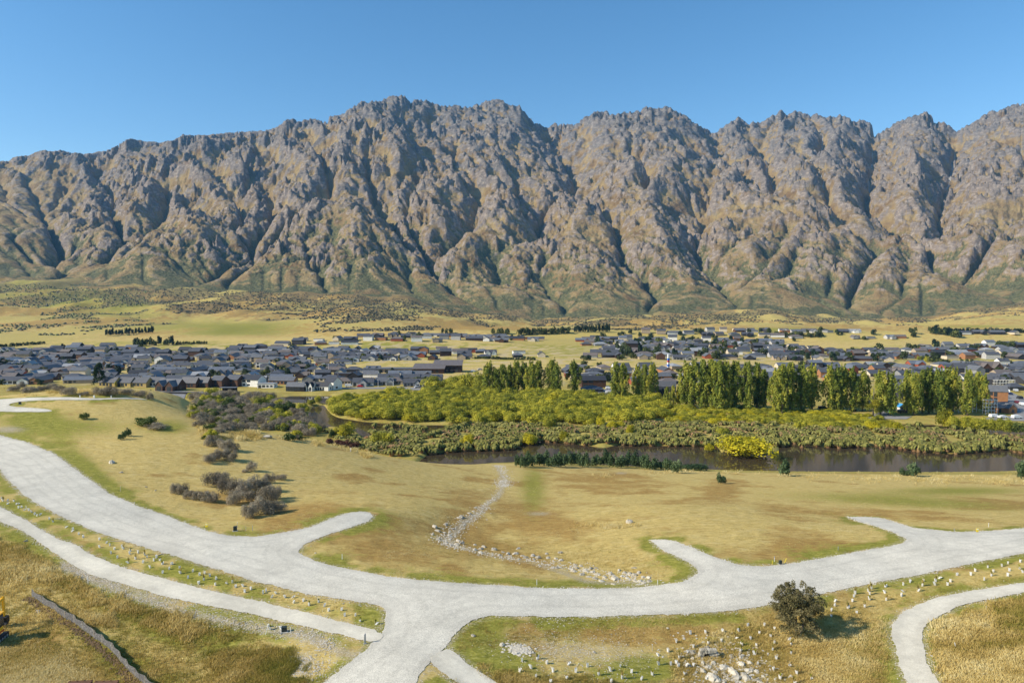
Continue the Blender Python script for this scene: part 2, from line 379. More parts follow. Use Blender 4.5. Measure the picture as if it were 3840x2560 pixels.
# coarse grid on which water carves the valleys
nu2, nv2 = NU // 2, NV // 2
u2 = np.linspace(-UM, UM, nu2); y2 = grid_to_world(u2, nv2)
U2, Y2 = np.meshgrid(u2, y2); X2 = U2 * Y2
env2 = np.interp(u2, us, env)
h = base(U2, Y2, env2[None] * np.ones_like(U2))
h = h + 95 * fbm(X2 / 430 + Y2 / 900, Y2 / 620, 4, 21) * sstep(YT, YT + 500, Y2)
hb0 = base(U2, Y2, env2[None] * np.ones_like(U2))
# big valleys first, laid out as on the range itself
carve = np.zeros_like(h)
for line, dep, wd in GUL:
    L = []
    for px, py in line:
        u, e = ray(px, py); j = int(np.argmin(np.abs(u2 - u)))
        col = (hb0[:, j] - CAMZ) / y2; k = int(np.argmax(col >= e)) if (col >= e).any() else int(np.argmax(col))
        L.append((float(u * y2[k]), float(y2[k])))
    d = seg_dist(X2 + 18 * fbm(X2 / 90, Y2 / 90, 2, 31), Y2 + 25 * fbm(X2 / 90, Y2 / 90, 2, 37), L, closed=False)
    w = wd * 4.2
    c = dep * 50 * np.clip(1 - d / w, 0, 1) ** 1.15
    carve = np.maximum(carve, c)
hd = (h - z_toe(U2)) ; h = h - carve * np.clip(hd / 160, 0.05, 1) + 30 * (1 - np.clip(carve / 30, 0, 1)) * sstep(60, 300, hd)
dyv = np.gradient(y2)[:, None] * np.ones_like(U2); dxv = Y2 * (u2[1] - u2[0])
area = dxv * dyv; Aacc = area.copy().ravel(); idx = np.arange(h.size).reshape(h.shape)
fix = np.zeros(h.shape, bool); fix[0] = fix[-1] = True
for it in range(260):
    best = np.zeros_like(h); rec = idx.copy(); hp = np.pad(h, 1, 'edge'); ip = np.pad(idx, 1, 'edge')
    for dj in (-1, 0, 1):
        for di in (-1, 0, 1):
            if dj == 0 and di == 0: continue
            L = np.sqrt((dj * dyv) ** 2 + (di * dxv) ** 2)
            s = (h - hp[1+dj:hp.shape[0]-1+dj, 1+di:hp.shape[1]-1+di]) / L
            m = s > best; best = np.where(m, s, best); rec = np.where(m, ip[1+dj:ip.shape[0]-1+dj, 1+di:ip.shape[1]-1+di], rec)
    flow = np.where(rec.ravel() == idx.ravel(), 0, Aacc)
    Aacc = area.ravel() + np.bincount(rec.ravel(), weights=flow, minlength=h.size)
    if it < 60: continue
    A = Aacc.reshape(h.shape)
    E = 0.0030 * np.sqrt(np.minimum(A, 6e5)) * best * (h > z_toe(U2) + 8)
    E = np.minimum(E, 0.45 * (h - h.ravel()[rec]))
    h = h - np.where(fix, 0, E)
    if it % 4 == 0:                                   # loose slopes slump
        hp = np.pad(h, 1, 'edge'); lap = (hp[:-2, 1:-1] + hp[2:, 1:-1] + hp[1:-1, :-2] + hp[1:-1, 2:]) / 4 - h
        h = h + lap * 0.12
Alog = np.log10(Aacc.reshape(h.shape))
# up to full resolution
ys = grid_to_world(us, NV); UU, YY = np.meshgrid(us, ys); XX = UU * YY
def up(G):
    fj = np.linspace(0, G.shape[0] - 1, NV); fi = np.linspace(0, G.shape[1] - 1, NU)
    j = np.minimum(fj.astype(int), G.shape[0] - 2); i = np.minimum(fi.astype(int), G.shape[1] - 2)
    a = (fj - j)[:, None]; b = (fi - i)[None]
    return (G[j][:, i] * (1-b) + G[j][:, i+1] * b) * (1-a) + (G[j+1][:, i] * (1-b) + G[j+1][:, i+1] * b) * a
Zm = up(h); AL = up(Alog); toeU = z_toe(UU); rel = (Zm - toeU) / 1400.0
rock = sstep(-0.25, 0.30, fbm(XX / 260, YY / 260, 4, 41) + 0.9 * (rel - 0.45) + 0.15)
hi_ = sstep(0.02, 0.14, rel)
sx = (XX * 0.8 - YY * 0.6 + 0.5 * Zm) ; sy = (XX * 0.6 + YY * 0.8)
crag = ridged(sx / 95, sy / 150 + Zm / 300, 5, 51, 0.55) - 0.45
crag2 = ridged(XX / 38 + Zm / 60, YY / 60, 3, 61, 0.6) - 0.45
smooth_left = 1 - 0.75 * sstep(-0.60, -0.68, UU) * sstep(0.75, 0.5, rel)
wx_ = XX + 70 * fbm(XX / 230, YY / 230, 3, 55); wy_ = YY + 70 * fbm(XX / 230, YY / 230, 3, 57)
def ribs(ang, wl, st, seed, oct=4):
    c_, s_ = math.cos(ang), math.sin(ang)
    return ridged((wx_ * c_ + wy_ * s_) / (wl * st), (wy_ * c_ - wx_ * s_) / wl, oct, seed, 0.55) - 0.5
mixR = sstep(-0.05, 0.30, UU + 0.12 * fbm(XX / 500, YY / 500, 2, 33))
b_l = ribs(R(128), 250, 2.4, 58); b_r = ribs(R(52), 230, 2.6, 158); b_c = ribs(R(80), 190, 1.6, 258)
big = (1 - mixR) * b_l + mixR * b_r
big2 = ribs(R(110), 120, 1.5, 59) * .6 + b_c * .7
cx_ = XX + 22 * fbm(XX / 60, YY / 60, 2, 65); cy_ = YY + 22 * fbm(XX / 60, YY / 60, 2, 67)
facet = np.abs(perlin(cx_ / 52, cy_ / 70, 163)) + .6 * np.abs(perlin(cx_ / 25 + 7, cy_ / 33, 165)) + .35 * np.abs(perlin(XX / 12, YY / 16, 167)) - .55
def shards(X_, Y_, s, seed, st=1.0):
    gx = X_ / s; gy = Y_ / (s * st); ix = np.floor(gx); iy = np.floor(gy); bd = np.full(X_.shape, 1e9); out = np.zeros(X_.shape)
    for dj in (-1, 0, 1):
        for di in (-1, 0, 1):
            cx = ix + di; cy = iy + dj; k_ = (cx.astype(np.int64).astype(np.uint32) * np.uint32(374761393) + cy.astype(np.int64).astype(np.uint32) * np.uint32(668265263) + np.uint32(seed * 7919)); k_ = (k_ ^ (k_ >> np.uint32(13))) * np.uint32(1274126177); k_ = k_ ^ (k_ >> np.uint32(16))
            r1 = (k_ & np.uint32(255)) / 255.; r2 = ((k_ >> np.uint32(8)) & np.uint32(255)) / 255.; r3 = ((k_ >> np.uint32(16)) & np.uint32(255)) / 255.; r4 = (k_ >> np.uint32(24)) / 255.
            dx = gx - cx - r1; dy = gy - cy - r2; d = dx * dx + dy * dy; m_ = d < bd; bd = np.where(m_, d, bd); out = np.where(m_, dx * (r3 - .5) * 2.6 + dy * (r4 - .62) * 2.6 + (r3 * r4 - .25) * .8, out)
    return out
sh_a = math.radians(35); rx_ = cx_ * math.cos(sh_a) + cy_ * math.sin(sh_a); ry_ = cy_ * math.cos(sh_a) - cx_ * math.sin(sh_a)
shard = 30 * shards(rx_, ry_, 74, 3, 1.9) + 15 * shards(rx_ + 11, ry_, 36, 5, 1.7) + 6.5 * shards(rx_, ry_, 17, 9, 1.5)
amp = 0.42 + 0.50 * sstep(0.2, 0.55, rel) + 0.45 * sstep(0.1, -0.5, UU) * sstep(.15, .4, rel)
low_but = sstep(.02, .12, rel) * sstep(.5, .2, rel)
patch_ = sstep(-.30, .25, fbm(XX / 340, YY / 340, 3, 173))
Zm = Zm + hi_ * smooth_left * (amp * (85 * big + 48 * big2) + (12 + 34 * rock) * crag * patch_ + (5 + 15 * rock) * crag2 - (5 + 12 * patch_) * facet + (.35 + .85 * patch_ * (rock * .6 + .4)) * shard)
Zm = Zm + hi_ * smooth_left * 5 * (ridged(XX / 17, YY / 26 + Zm / 40, 2, 71) - 0.45)
# pull the crest onto its true outline
for k in range(4):
    el = (Zm - CAMZ) / YY; jm = np.argmax(el, 0); em = el.max(0)
    ratio = (ske_j * 1.0 - 0) / em
    lowr = np.convolve(np.pad(ratio, 30, 'edge'), kern, 'valid')
    zr = Zm[jm, np.arange(NU)]
    wtop = sstep(0.88, 1.0, (Zm - CAMZ) / (zr[None] - CAMZ + 1e-6))
    if k == 0: lr = np.clip(rel * 3, 0, 1) * (lowr[None] - 1) + 1
    else: lr = 1.0
    Zm = CAMZ + (Zm - CAMZ) * np.where(Zm > CAMZ, lr * (1 + (ratio / (lowr if k == 0 else 1) - 1)[None] * wtop), 1)
    # nothing behind may stand over the crest
    el = (Zm - CAMZ) / YY; over = el > ske_j[None] * 1.0005
    Zm = np.where(over, CAMZ + ske_j[None] * YY, Zm)
bl = sstep(YT + 160, YT - 40, YY)
Zm = Zm * (1 - bl) + bl * (H(XX, np.minimum(YY, YT + 200)) - 3 * sstep(YT + 60, YT - 60, YY))
gz_y = np.gradient(Zm, axis=0) / np.gradient(ys)[:, None]; gz_x = np.gradient(Zm, axis=1) / (YY * (us[1] - us[0]))
slope = np.sqrt(gz_x ** 2 + gz_y ** 2)
rel = (Zm - toeU) / 1400.0
n1 = fbm(XX / 170, YY / 170, 5, 81); n2 = fbm(XX / 60, YY / 60 + Zm / 80, 4, 91)
def blur(A, k):
    P_ = np.pad(A, k, 'edge'); C_ = np.cumsum(np.cumsum(np.pad(P_, ((1, 0), (1, 0))), 0), 1); w = 2 * k + 1
    return (C_[w:, w:] - C_[:-w, w:] - C_[w:, :-w] + C_[:-w, :-w]) / (w * w)
hol = blur(Zm, 12) - Zm; hol2 = blur(Zm, 5) - Zm; hol = hol / 16 + hol2 / 10
wet = sstep(3.6, 5.2, AL + 0.5 * n1)
c_rock = np.clip(sstep(0.75, 1.5, slope + 0.5 * n2 + 0.25 * (rel - 0.4)) * 0.65 + 0.2 * rock + 0.35 * sstep(.7, .95, rel) - 0.1, 0, 1)
c_scrub = np.clip(sstep(0.34, 0.10, rel + 0.16 * n1 - 0.10 * wet) * (0.35 + 0.65 * sstep(-.15, .2, n1 + n2 * .5 + .1 - 0.5 * sstep(.9, 1.3, slope))), 0, 1)
c_rock = np.clip(c_rock * .80 - .06 - .45 * np.clip(hol, -1, 1), 0, 1)
c_scrub = np.clip(c_scrub * (.55 + .8 * sstep(-.6, .5, hol)) + .55 * sstep(.2, .9, hol) * sstep(.42, .2, rel) - .55 * sstep(-.1, -.8, hol) * sstep(.02, .08, rel), 0, 1)
c_scree = np.clip(1.2 * sstep(3.9, 4.7, AL) * sstep(0.38, 0.58, rel) * sstep(0.0, 0.35, UU) + 0.8 * sstep(.25, .45, n1 * 0.5 + n2 * .8) * sstep(.5, .8, rel) * sstep(1.0, .6, slope), 0, 1)
J = np.arange((NV - 1) * (NU - 1)); r_, c_ = J // (NU - 1), J % (NU - 1); b0 = r_ * NU + c_
F = np.stack([b0, b0 + 1, b0 + NU + 1, b0 + NU], 1)
m, t, b = newmat('mountain_slope', 0.95, 0.1)
ps = pos(t); ac = N(t, 'ShaderNodeSeparateColor'); t.links.new(attr(t, 'cover', True), ac.inputs[0])
mp = N(t, 'ShaderNodeMapping'); mp.inputs['Scale'].default_value = (1, 1, 1.8); mp.inputs['Rotation'].default_value = (0.5, 0.6, 0); t.links.new(ps, mp.inputs[0])
nA = noise_nd(t, 1/120, 8, 0.68, ps); nB = noise_nd(t, 1/26, 6, 0.7, mp.outputs[0]); nC = noise_nd(t, 1/9, 3, 0.6, ps)
sz_ = N(t, 'ShaderNodeSeparateXYZ'); t.links.new(ps, sz_.inputs[0]); hz_ = mrange(t, mathn(t, 'ADD', sz_.outputs[2], mrange(t, nA.outputs[0], .3, .7, -420, 420)), 420, 1500)
rock_lo = ramp(t, nB.outputs[0], [(0.25, (.105,.085,.072)), (0.5, (.235,.19,.155)), (0.72, (.44,.37,.295))])
rock_hi = ramp(t, nB.outputs[0], [(0.25, (.068,.066,.070)), (0.5, (.16,.150,.142)), (0.72, (.36,.325,.28))]); rockc = mixc(t, hz_, rock_lo, rock_hi)
tuss = ramp(t, nA.outputs[0], [(0.3, (.15,.092,.040)), (0.45, (.25,.175,.078)), (0.58, (.33,.245,.108)), (0.72, (.25,.205,.09))])
scr = ramp(t, nC.outputs[0], [(0.3, (.042,.052,.024)), (0.5, (.095,.108,.046)), (0.72, (.22,.195,.095))])
fr = mrange(t, mathn(t, 'ADD', mathn(t, 'ADD', ac.outputs[0], mrange(t, nB.outputs[0], .3, .7, -.30, .30)), mrange(t, nA.outputs[0], .3, .7, -.40, .40)), .25, .75)
col = mixc(t, fr, tuss, rockc)
fs = mathn(t, 'ADD', mathn(t, 'ADD', ac.outputs[1], mrange(t, nC.outputs[0], .3, .7, -.3, .3)), mrange(t, nB.outputs[0], .35, .65, .12, -.38)); fs = mathn(t, 'MULTIPLY', mrange(t, fs, .25, .65), 0.9, True)
col = mixc(t, fs, col, scr)
fe = mrange(t, mathn(t, 'ADD', ac.outputs[2], mrange(t, nB.outputs[0], .3, .7, -.3, .3)), .5, .8)
col = mixc(t, fe, col, (.36, .34, .31))
t.links.new(col, b.inputs['Base Color'])
bh = mathn(t, 'ADD', mathn(t, 'MULTIPLY', nB.outputs[0], 2.0), nC.outputs[0])
bump(t, b, bh, 0.9, 7.0)
MT = tag(ob('mountains', mesh('mountains', np.stack([XX, YY, Zm], -1).reshape(-1, 3), F, m, False,
     {'cover': np.stack([c_rock, c_scrub, c_scree], -1).reshape(-1, 3)})), kind='structure')
# ------------------------------------------------------------------ roads and paths, outlines
def s23(l): return [(x * 1.63265, y * 1.63265) for x, y in l]
ROAD_N = [(-700,1560),(-250,1600)] + s23([(0,1000),(60,1015),(120,1040),(170,1075),(210,1105),(250,1133),(310,1160),(370,1180),(430,1203),(480,1221),(530,1231),(590,1232),(650,1222),(700,1215),(740,1200),(780,1183),(820,1175),(845,1175),(857,1182),(850,1195),(800,1213),(760,1225),(720,1240),(690,1255),(683,1265),(692,1275),(730,1290),(800,1307),(900,1325),(1000,1335),(1100,1342),(1200,1348),(1300,1351),(1400,1351),(1480,1347),(1560,1338),(1598,1322),(1607,1310),(1580,1290),(1520,1262),(1490,1240),(1520,1238),(1550,1242),(1600,1262),(1650,1283),(1700,1298),(1750,1301),(1800,1297),(1900,1280),(2000,1262),(2070,1248),(2083,1240),(2060,1225),(2010,1208),(1960,1192),(1945,1186),(2000,1187),(2030,1190),(2060,1200),(2100,1213),(2200,1222),(2260,1220),(2352,1213),(2600,1190),(2800,1172)])
ROAD_S = s23([(2800,1205),(2600,1230),(2352,1270),(2250,1290),(2150,1312),(2050,1330),(1950,1350),(1880,1365),(1800,1385),(1700,1400),(1600,1408),(1450,1414),(1300,1416),(1200,1415),(1120,1413),(1090,1420),(1065,1435),(1045,1455),(1030,1475),(1018,1490),(990,1518),(965,1545),(945,1600),(900,1760)]) + s23([(560,1760),(700,1600),(740,1568),(800,1525),(845,1485),(862,1470),(884,1450)]) + [(1444,2354),(1452,2304),(1444,2279),(1381,2262),(1128,2220),(960,2180),(800,2129),(589,2068),(490,2036),(347,1988),(224,1935),(163,1902),(82,1849),(24,1792),(0,1759),(-200,1690),(-700,1650)]
PATH_A = [(-600,1780),(-250,1830),(0,1900),(82,1943),(163,1992),(210,2018),(286,2043),(337,2077),(421,2115),(547,2152),(673,2186),(842,2228),(960,2249),(1128,2291),(1255,2325),(1410,2363),(1440,2380),(1425,2405),(1368,2405),(1297,2384),(1128,2346),(960,2304),(842,2283),(631,2241),(463,2190),(337,2152),(252,2106),(168,2047),(84,1988),(0,1955),(-250,1870),(-600,1805)]
PATH_B = s23([(985,1510),(1030,1488),(1080,1530),(1140,1568),(1300,1700),(1200,1720),(1070,1580),(1000,1535)])
PATH_C = [(4300,2120),(4000,2160),(3840,2186),(3680,2209),(3511,2241),(3385,2291),(3343,2346),(3339,2384),(3364,2439),(3372,2489),(3402,2560),(3450,2700),(3620,2700),(3524,2560),(3486,2502),(3461,2430),(3457,2363),(3490,2329),(3595,2270),(3722,2245),(3840,2220),(4000,2195),(4300,2150)]
DRIVE = [(-500,1497),(0,1497),(82,1492),(180,1489.5),(367,1494.5),(559,1498),(559,1501.5),(367,1500),(286,1500),(163,1501),(82,1505),(35,1513),(29,1518),(41,1524),(184,1535),(208,1541),(184,1545),(60,1545),(0,1543),(-500,1545)]
def smooth_poly(l, step, jit, seed):
    px = [p[0] for p in l]; py = [p[1] for p in l]; X, Y, Z = hit(px, py)
    P_ = np.stack([X, Y], 1); n_ = len(P_); out = []
    for i in range(n_):
        p0, p1, p2, p3 = P_[i-1], P_[i], P_[(i+1) % n_], P_[(i+2) % n_]
        L = np.linalg.norm(p2 - p1); k = max(1, int(L / step)); k = min(k, 160)
        for q in range(k):
            s = q / k
            out.append(0.5 * ((2*p1) + (-p0+p2)*s*0.7 + (2*p0*0.7-(2*.7+1)*p1 + 0 * p2 + (2*0.7+1)*p2 - 2*p1*0 - 2*p2*0.7 + 0*p3)*0) if False else p1 + (p2 - p1) * s)
    out = np.array(out)
    for _ in range(3): out = (np.roll(out, 1, 0) + 2 * out + np.roll(out, -1, 0)) / 4
    rs = np.random.RandomState(seed)
    n3 = fbm(out[:, 0] / 1.1, out[:, 1] / 1.1, 3, seed); n4 = fbm(out[:, 0] / 6, out[:, 1] / 6, 2, seed + 5)
    d = np.roll(out, -1, 0) - np.roll(out, 1, 0); d /= np.linalg.norm(d, axis=1)[:, None] + 1e-9
    nrm = np.stack([d[:, 1], -d[:, 0]], 1)
    return out + nrm * ((n3 * jit + n4 * jit * 0.8 + rs.randn(len(out)) * jit * .25)[:, None])
POLYS = {'gravel_road': (smooth_poly(ROAD_N + ROAD_S, 0.45, 0.22, 1), .035), 'gravel_path': (smooth_poly(PATH_A, 0.4, 0.16, 2), .055),
 'gravel_path_b': (smooth_poly(PATH_B, 0.4, 0.16, 3), .055), 'gravel_path_c': (smooth_poly(PATH_C, 0.4, 0.16, 4), .055), 'gravel_drive': (smooth_poly(DRIVE, 0.9, 0.15, 5), .05)}
RD = np.full((1, 1), 0)
# coarse distance-to-road raster, for the verges
qx = np.arange(-170, 190, 0.8); qy = np.arange(30, 330, 0.8); QX, QY = np.meshgrid(qx, qy); RD = np.full(QX.shape, 1e9)
for k, (pl, _) in POLYS.items():
    RD = np.minimum(RD, sdist(QX, QY, pl[::6]))
def road_d(X, Y):
    d = bil(RD, np.asarray(X, float), np.asarray(Y, float), qx[0], qy[0], 0.8)
    o = (X < qx[0]) | (X > qx[-1]) | (Y < qy[0]) | (Y > qy[-1]); return np.where(o, 60, d)
def drape(name, pl, dz, mat, grid):
    x0, y0 = pl.min(0); x1, y1 = pl.max(0)
    gx, gy = np.meshgrid(np.arange(x0, x1, grid), np.arange(y0, y1, grid)); gx = gx.ravel(); gy = gy.ravel()
    m_ = sdist(gx, gy, pl[::2]) < -grid * 0.4; gx, gy = gx[m_], gy[m_]
    co = [Vector(p) for p in pl.tolist()] + [Vector(p) for p in zip(gx.tolist(), gy.tolist())]
    nP = len(pl); r = delaunay_2d_cdt(co, [], [list(range(nP))], 1, 1e-5)
    V = np.array([tuple(v) for v in r[0]]); z = H(V[:, 0], V[:, 1]) + dz
    return mesh(name, np.c_[V, z], r[2], mat, True, {'edge': seg_dist(V[:, 0], V[:, 1], pl[::2])})
def gravelmat(name, c0, c1_, c2_):
    m, t, b = newmat(name, 0.95, 0.15); ps = pos(t)
    a = noise_nd(t, 9.0, 3, 0.75, ps); c = noise_nd(t, 0.22, 5, 0.65, ps); d = noise_nd(t, 1.6, 4, 0.6, ps)
    base_ = ramp(t, a.outputs[0], [(0.28, c0), (0.5, c1_), (0.75, c2_)])
    f = mrange(t, c.outputs[0], .3, .7, .84, 1.10); g = mathn(t, 'MULTIPLY', f, mrange(t, d.outputs[0], .3, .7, .93, 1.06))
    ed = mathn(t, 'ADD', attr(t, 'edge'), mrange(t, c.outputs[0], .3, .7, -.35, .35)); wv = mathn(t, 'SINE', mathn(t, 'MULTIPLY', ed, 3.3))
    g = mathn(t, 'MULTIPLY', g, mrange(t, wv, .3, 1.0, 1.0, .92)); g = mathn(t, 'MULTIPLY', g, mrange(t, ed, 0, .45, .90, 1.0))
    col = mixc(t, 1.0, base_, (1, 1, 1), 'MULTIPLY'); mm = t.nodes.new('ShaderNodeVectorMath'); mm.operation = 'SCALE'
    t.links.new(col, mm.inputs[0]); t.links.new(g, mm.inputs['Scale']); t.links.new(mm.outputs[0], b.inputs['Base Color'])
    bump(t, b, a.outputs[0], 0.6, 0.05); return m
GRAV = gravelmat('crushed_gravel', (.36,.335,.27), (.62,.58,.48), (.84,.79,.67)); GRAV2 = gravelmat('fine_gravel', (.52,.475,.375), (.65,.605,.49), (.75,.70,.58))
for k, (pl, dz) in POLYS.items():
    o = ob('gravel_road' if k == 'gravel_road' else ('gravel_drive' if k == 'gravel_drive' else 'gravel_path'), drape(k, pl, dz, GRAV if k in ('gravel_road', 'gravel_drive') else GRAV2, 1.0 if k != 'gravel_drive' else 2.0))
    tag(o, kind='structure')
# ------------------------------------------------------------------ ground sheet
gu = np.linspace(-0.93, 0.93, 560); gy_ = np.geomspace(27, YT + 260, 470) - 12
GU, GYY = np.meshgrid(gu, gy_); GXX = GU * (GYY + 14)
GZ = H(GXX, GYY)
rd = road_d(GXX, GYY)
near = 1 - sstep(260, 420, GYY)
rng = np.random.RandomState(7)
GZ = GZ + near * sstep(0.2, 2.0, rd) * (0.10 * fbm(GXX / 1.7, GYY / 1.7, 2, 77) + 0.01) - near * sstep(0.1, -0.4, rd) * 0.05
GZ = GZ - 8.0 * sstep(YT + 80, YT + 240, GYY)
# colour zones of the turf: r green, g brown, b pale/bare
px_, py_ = project(GXX, GYY, GZ)
def blob(cx, cy, rx, ry, rot=0):
    a = R(rot); dx = px_ - cx; dy = py_ - cy; ca, sa = math.cos(a), math.sin(a)
    return np.exp(-(((dx * ca + dy * sa) / rx) ** 2 + ((-dx * sa + dy * ca) / ry) ** 2))
def lineblob(pts, w):
    X_, Y_, _ = hit([p[0] for p in pts], [p[1] for p in pts]); return np.exp(-(seg_dist(GXX, GYY, list(zip(X_, Y_)), False) / w) ** 2)
f1 = fbm(GXX / 14, GYY / 14, 4, 101); f2 = fbm(GXX / 4, GYY / 4, 3, 103)
g_green = 0.85 * np.exp(-((rd - 0.9) / 1.3) ** 2) * sstep(-0.35, 0.25, f2 + f1 * .6 + .15)
g_green += 0.55 * np.exp(-(np.maximum(rd - 1, 0) / 5) ** 2) * sstep(-.1, .3, f1 + f2 * .5)
for B in [(1780,2400,110,70,0),(1850,2470,170,80,20),(2450,2500,130,40,0),(2750,2420,160,50,0),(2350,2520,200,60,0),(3260,2480,120,90,0),(3420,2180,160,40,0),(300,1745,120,50,50),(420,1830,160,40,35),(600,1960,220,30,20),(400,2230,220,60,25),(700,2380,260,60,10),(450,2470,200,60,30),(550,2540,160,60,0),(250,1600,260,40,0),(120,1570,100,30,0),(2000,1830,60,110,0),(3400,1880,500,26,3),(3600,1840,300,18,0),(900,2330,140,50,0),(2240,2190,260,14,3),(1230,2170,160,30,15),(850,2100,200,22,15),(1440,2330,60,25,0),(640,1600,90,30,0)]:
    g_green += 0.75 * blob(*B)
g_brown = np.zeros_like(GZ)
for B in [(2250,1800,230,40,4),(2050,1960,200,90,20),(1950,2100,260,50,15),(2700,1840,100,50,0),(3300,1930,480,24,4),(3750,1890,200,30,0),(3000,2060,300,60,0),(1750,1950,120,120,-40),(1450,2060,200,60,0),(2300,2380,400,45,3),(2900,2300,300,40,-10),(1150,1960,260,100,0),(350,2060,240,30,28),(900,2290,300,20,18),(3650,2120,250,25,-8)]:
    g_brown += 0.7 * blob(*B)
g_brown *= 1.15
g_bare = 0.5 * blob(2150,2440,330,50,4) + 0.8 * blob(30,1610,70,14) + .6 * blob(2020,1925,60,10) + .6*blob(2330,1773,30,6) + .7 * lineblob([(230,2120),(330,2165),(500,2235),(700,2300),(900,2340),(1150,2385),(1300,2450)], 0.9)
g_bare += 0.62 * lineblob([(1860,1745),(1890,1800),(1870,1860),(1800,1920),(1720,1980),(1670,2030),(1760,2060),(2000,2110),(2200,2180),(2420,2180)], 1.0) + .8 * blob(3600,2510,70,40,60) + .7 * blob(1130,2480,60,40) + .45 * np.exp(-((rd - 0.25) / 0.45) ** 2)
g_bare += .6*blob(2750,2520,160,60,0)
# far fields
fz = sstep(600, 800, GYY)
f3 = fbm(GXX / 210, GYY / 300, 4, 111)
g_green += 0.5 * fz * (0.25 * sstep(.0, .4, f3) + 1.0 * blob(900,1235,260,24,0) + .9 * blob(3000,1236,220,9,0) + .8 * blob(500,1285,300,9,0) + .9 * blob(300,1130,330,55,8) + .5 * blob(1500,1370,330,14) + 0.8*blob(3640,1225,160,6))
g_brown += fz * (.6 * blob(1830,1225,190,14,3) + .9*blob(1000,1140,500,40,4) * sstep(-.2,.3,f1))
g_brown += 0.5*sstep(.05,.4,f1)*near
f3 = fbm(GXX / 210, GYY / 300, 4, 111); tz = sstep(470, 500, GYY) * sstep(960, 880, GYY); g_bare += .55 * tz * sstep(-.2, .3, f1); g_green += .45 * tz * sstep(.2, -.3, f1); g_green += .42 * sstep(600, 800, GYY) * sstep(.35, -.25, f3 + .4 * f1); g_brown += .85 * sstep(850, 1250, GYY) * sstep(-.3, .3, f3 + f1 * .5)
isl = (GYY > 230) & (GYY < 520) & (GZ < 4) & (GYY + 0 > 230)
g_green = np.where(isl, 0.5, g_green); g_brown = np.where(isl, 0.45, g_brown)
cover = np.stack([np.clip(g_green, 0, 1), np.clip(g_brown, 0, 1), np.clip(g_bare, 0, 1)], -1)
scrubby = fz * np.clip(sstep(1150, 1300, GYY) * (0.25+ sstep(-.1, .35, fbm(GXX / 120, GYY / 200, 4, 121) + 0.25 * sstep(1700, 2200, GYY) - 0.3*blob(900,1235,300,30) -.5*blob(3100,1225,500,22)-.3*blob(1830,1225,200,20))), 0, 1)
nj, ni = GXX.shape; J = np.arange((nj - 1) * (ni - 1)); r_, c_ = J // (ni - 1), J % (ni - 1); b0 = r_ * ni + c_
F = np.stack([b0, b0 + 1, b0 + ni + 1, b0 + ni], 1)
m, t, b = newmat('dry_turf', 0.95, 0.1); ps = pos(t)
mp = N(t, 'ShaderNodeMapping'); mp.inputs['Scale'].default_value = (0.55, 1.3, 1); mp.inputs['Rotation'].default_value = (0, 0, 0.25); t.links.new(ps, mp.inputs[0])
nA = noise_nd(t, 0.11, 6, 0.62, ps); nB = noise_nd(t, 1.1, 5, 0.7, mp.outputs[0], 0.6); nC = noise_nd(t, 6.0, 3, 0.7, mp.outputs[0]); nF = noise_nd(t, 1/16, 7, 0.75, ps)
sp = N(t, 'ShaderNodeSeparateColor'); t.links.new(attr(t, 'cover', True), sp.inputs[0])
nt_ = mathn(t, 'ADD', mathn(t, 'MULTIPLY', nB.outputs[0], .6), mathn(t, 'MULTIPLY', nC.outputs[0], .4))
straw = ramp(t, nt_, [(0.3, (.30,.208,.066)), (0.45, (.49,.365,.120)), (0.6, (.64,.49,.18)), (.75, (.73,.60,.27))])
grn = ramp(t, nt_, [(0.3, (.10,.11,.018)), (0.5, (.25,.24,.040)), (0.7, (.48,.42,.10))])
brn = ramp(t, nt_, [(0.3, (.20,.12,.036)), (0.5, (.37,.235,.070)), (0.7, (.55,.39,.13))])
bare = ramp(t, noise_nd(t, 7, 3, .8, ps).outputs[0], [(0.3, (.24,.18,.10)), (0.5, (.42,.35,.23)), (0.68, (.62,.56,.44))])
def wt(o, n_, k=.35): return mrange(t, mathn(t, 'ADD', o, mrange(t, n_, .3, .7, -k, k)), .25, .75)
nD = noise_nd(t, 2.3, 4, .75, mp.outputs[0], .8); nE = noise_nd(t, .55, 5, .7, mp.outputs[0])
straw = mixc(t, mrange(t, nD.outputs[0], .54, .66, 0, .62), straw, (.22, .145, .045)); straw = mixc(t, mrange(t, nE.outputs[0], .52, .68, 0, .40), straw, (.62, .52, .27))
brf = wt(sp.outputs[1], nA.outputs[0], .45); col = mixc(t, brf, straw, brn)
col = mixc(t, wt(sp.outputs[0], nB.outputs[0], .38), col, grn)
col = mixc(t, wt(sp.outputs[2], nC.outputs[0], .4), col, bare)
ft = mathn(t, 'ADD', attr(t, 'scrub'), mrange(t, nF.outputs[0], .3, .7, -.45, .45)); ft = mathn(t, 'MULTIPLY', mrange(t, ft, .5, .66), 0.6)
col = mixc(t, ft, col, ramp(t, noise_nd(t, 1/5, 3, .6, ps).outputs[0], [(.35, (.07,.062,.035)), (.6, (.15,.115,.065)), (.7, (.25,.18,.10))]))
t.links.new(col, b.inputs['Base Color']); bump(t, b, mathn(t, 'SUBTRACT', nt_, mathn(t, 'MULTIPLY', nD.outputs[0], .9)), 0.75, 0.22)
GR = tag(ob('ground', mesh('ground', np.stack([GXX, GYY, GZ], -1).reshape(-1, 3), F, m, True,
    {'cover': cover.reshape(-1, 3), 'scrub': scrubby.ravel()})), kind='structure')
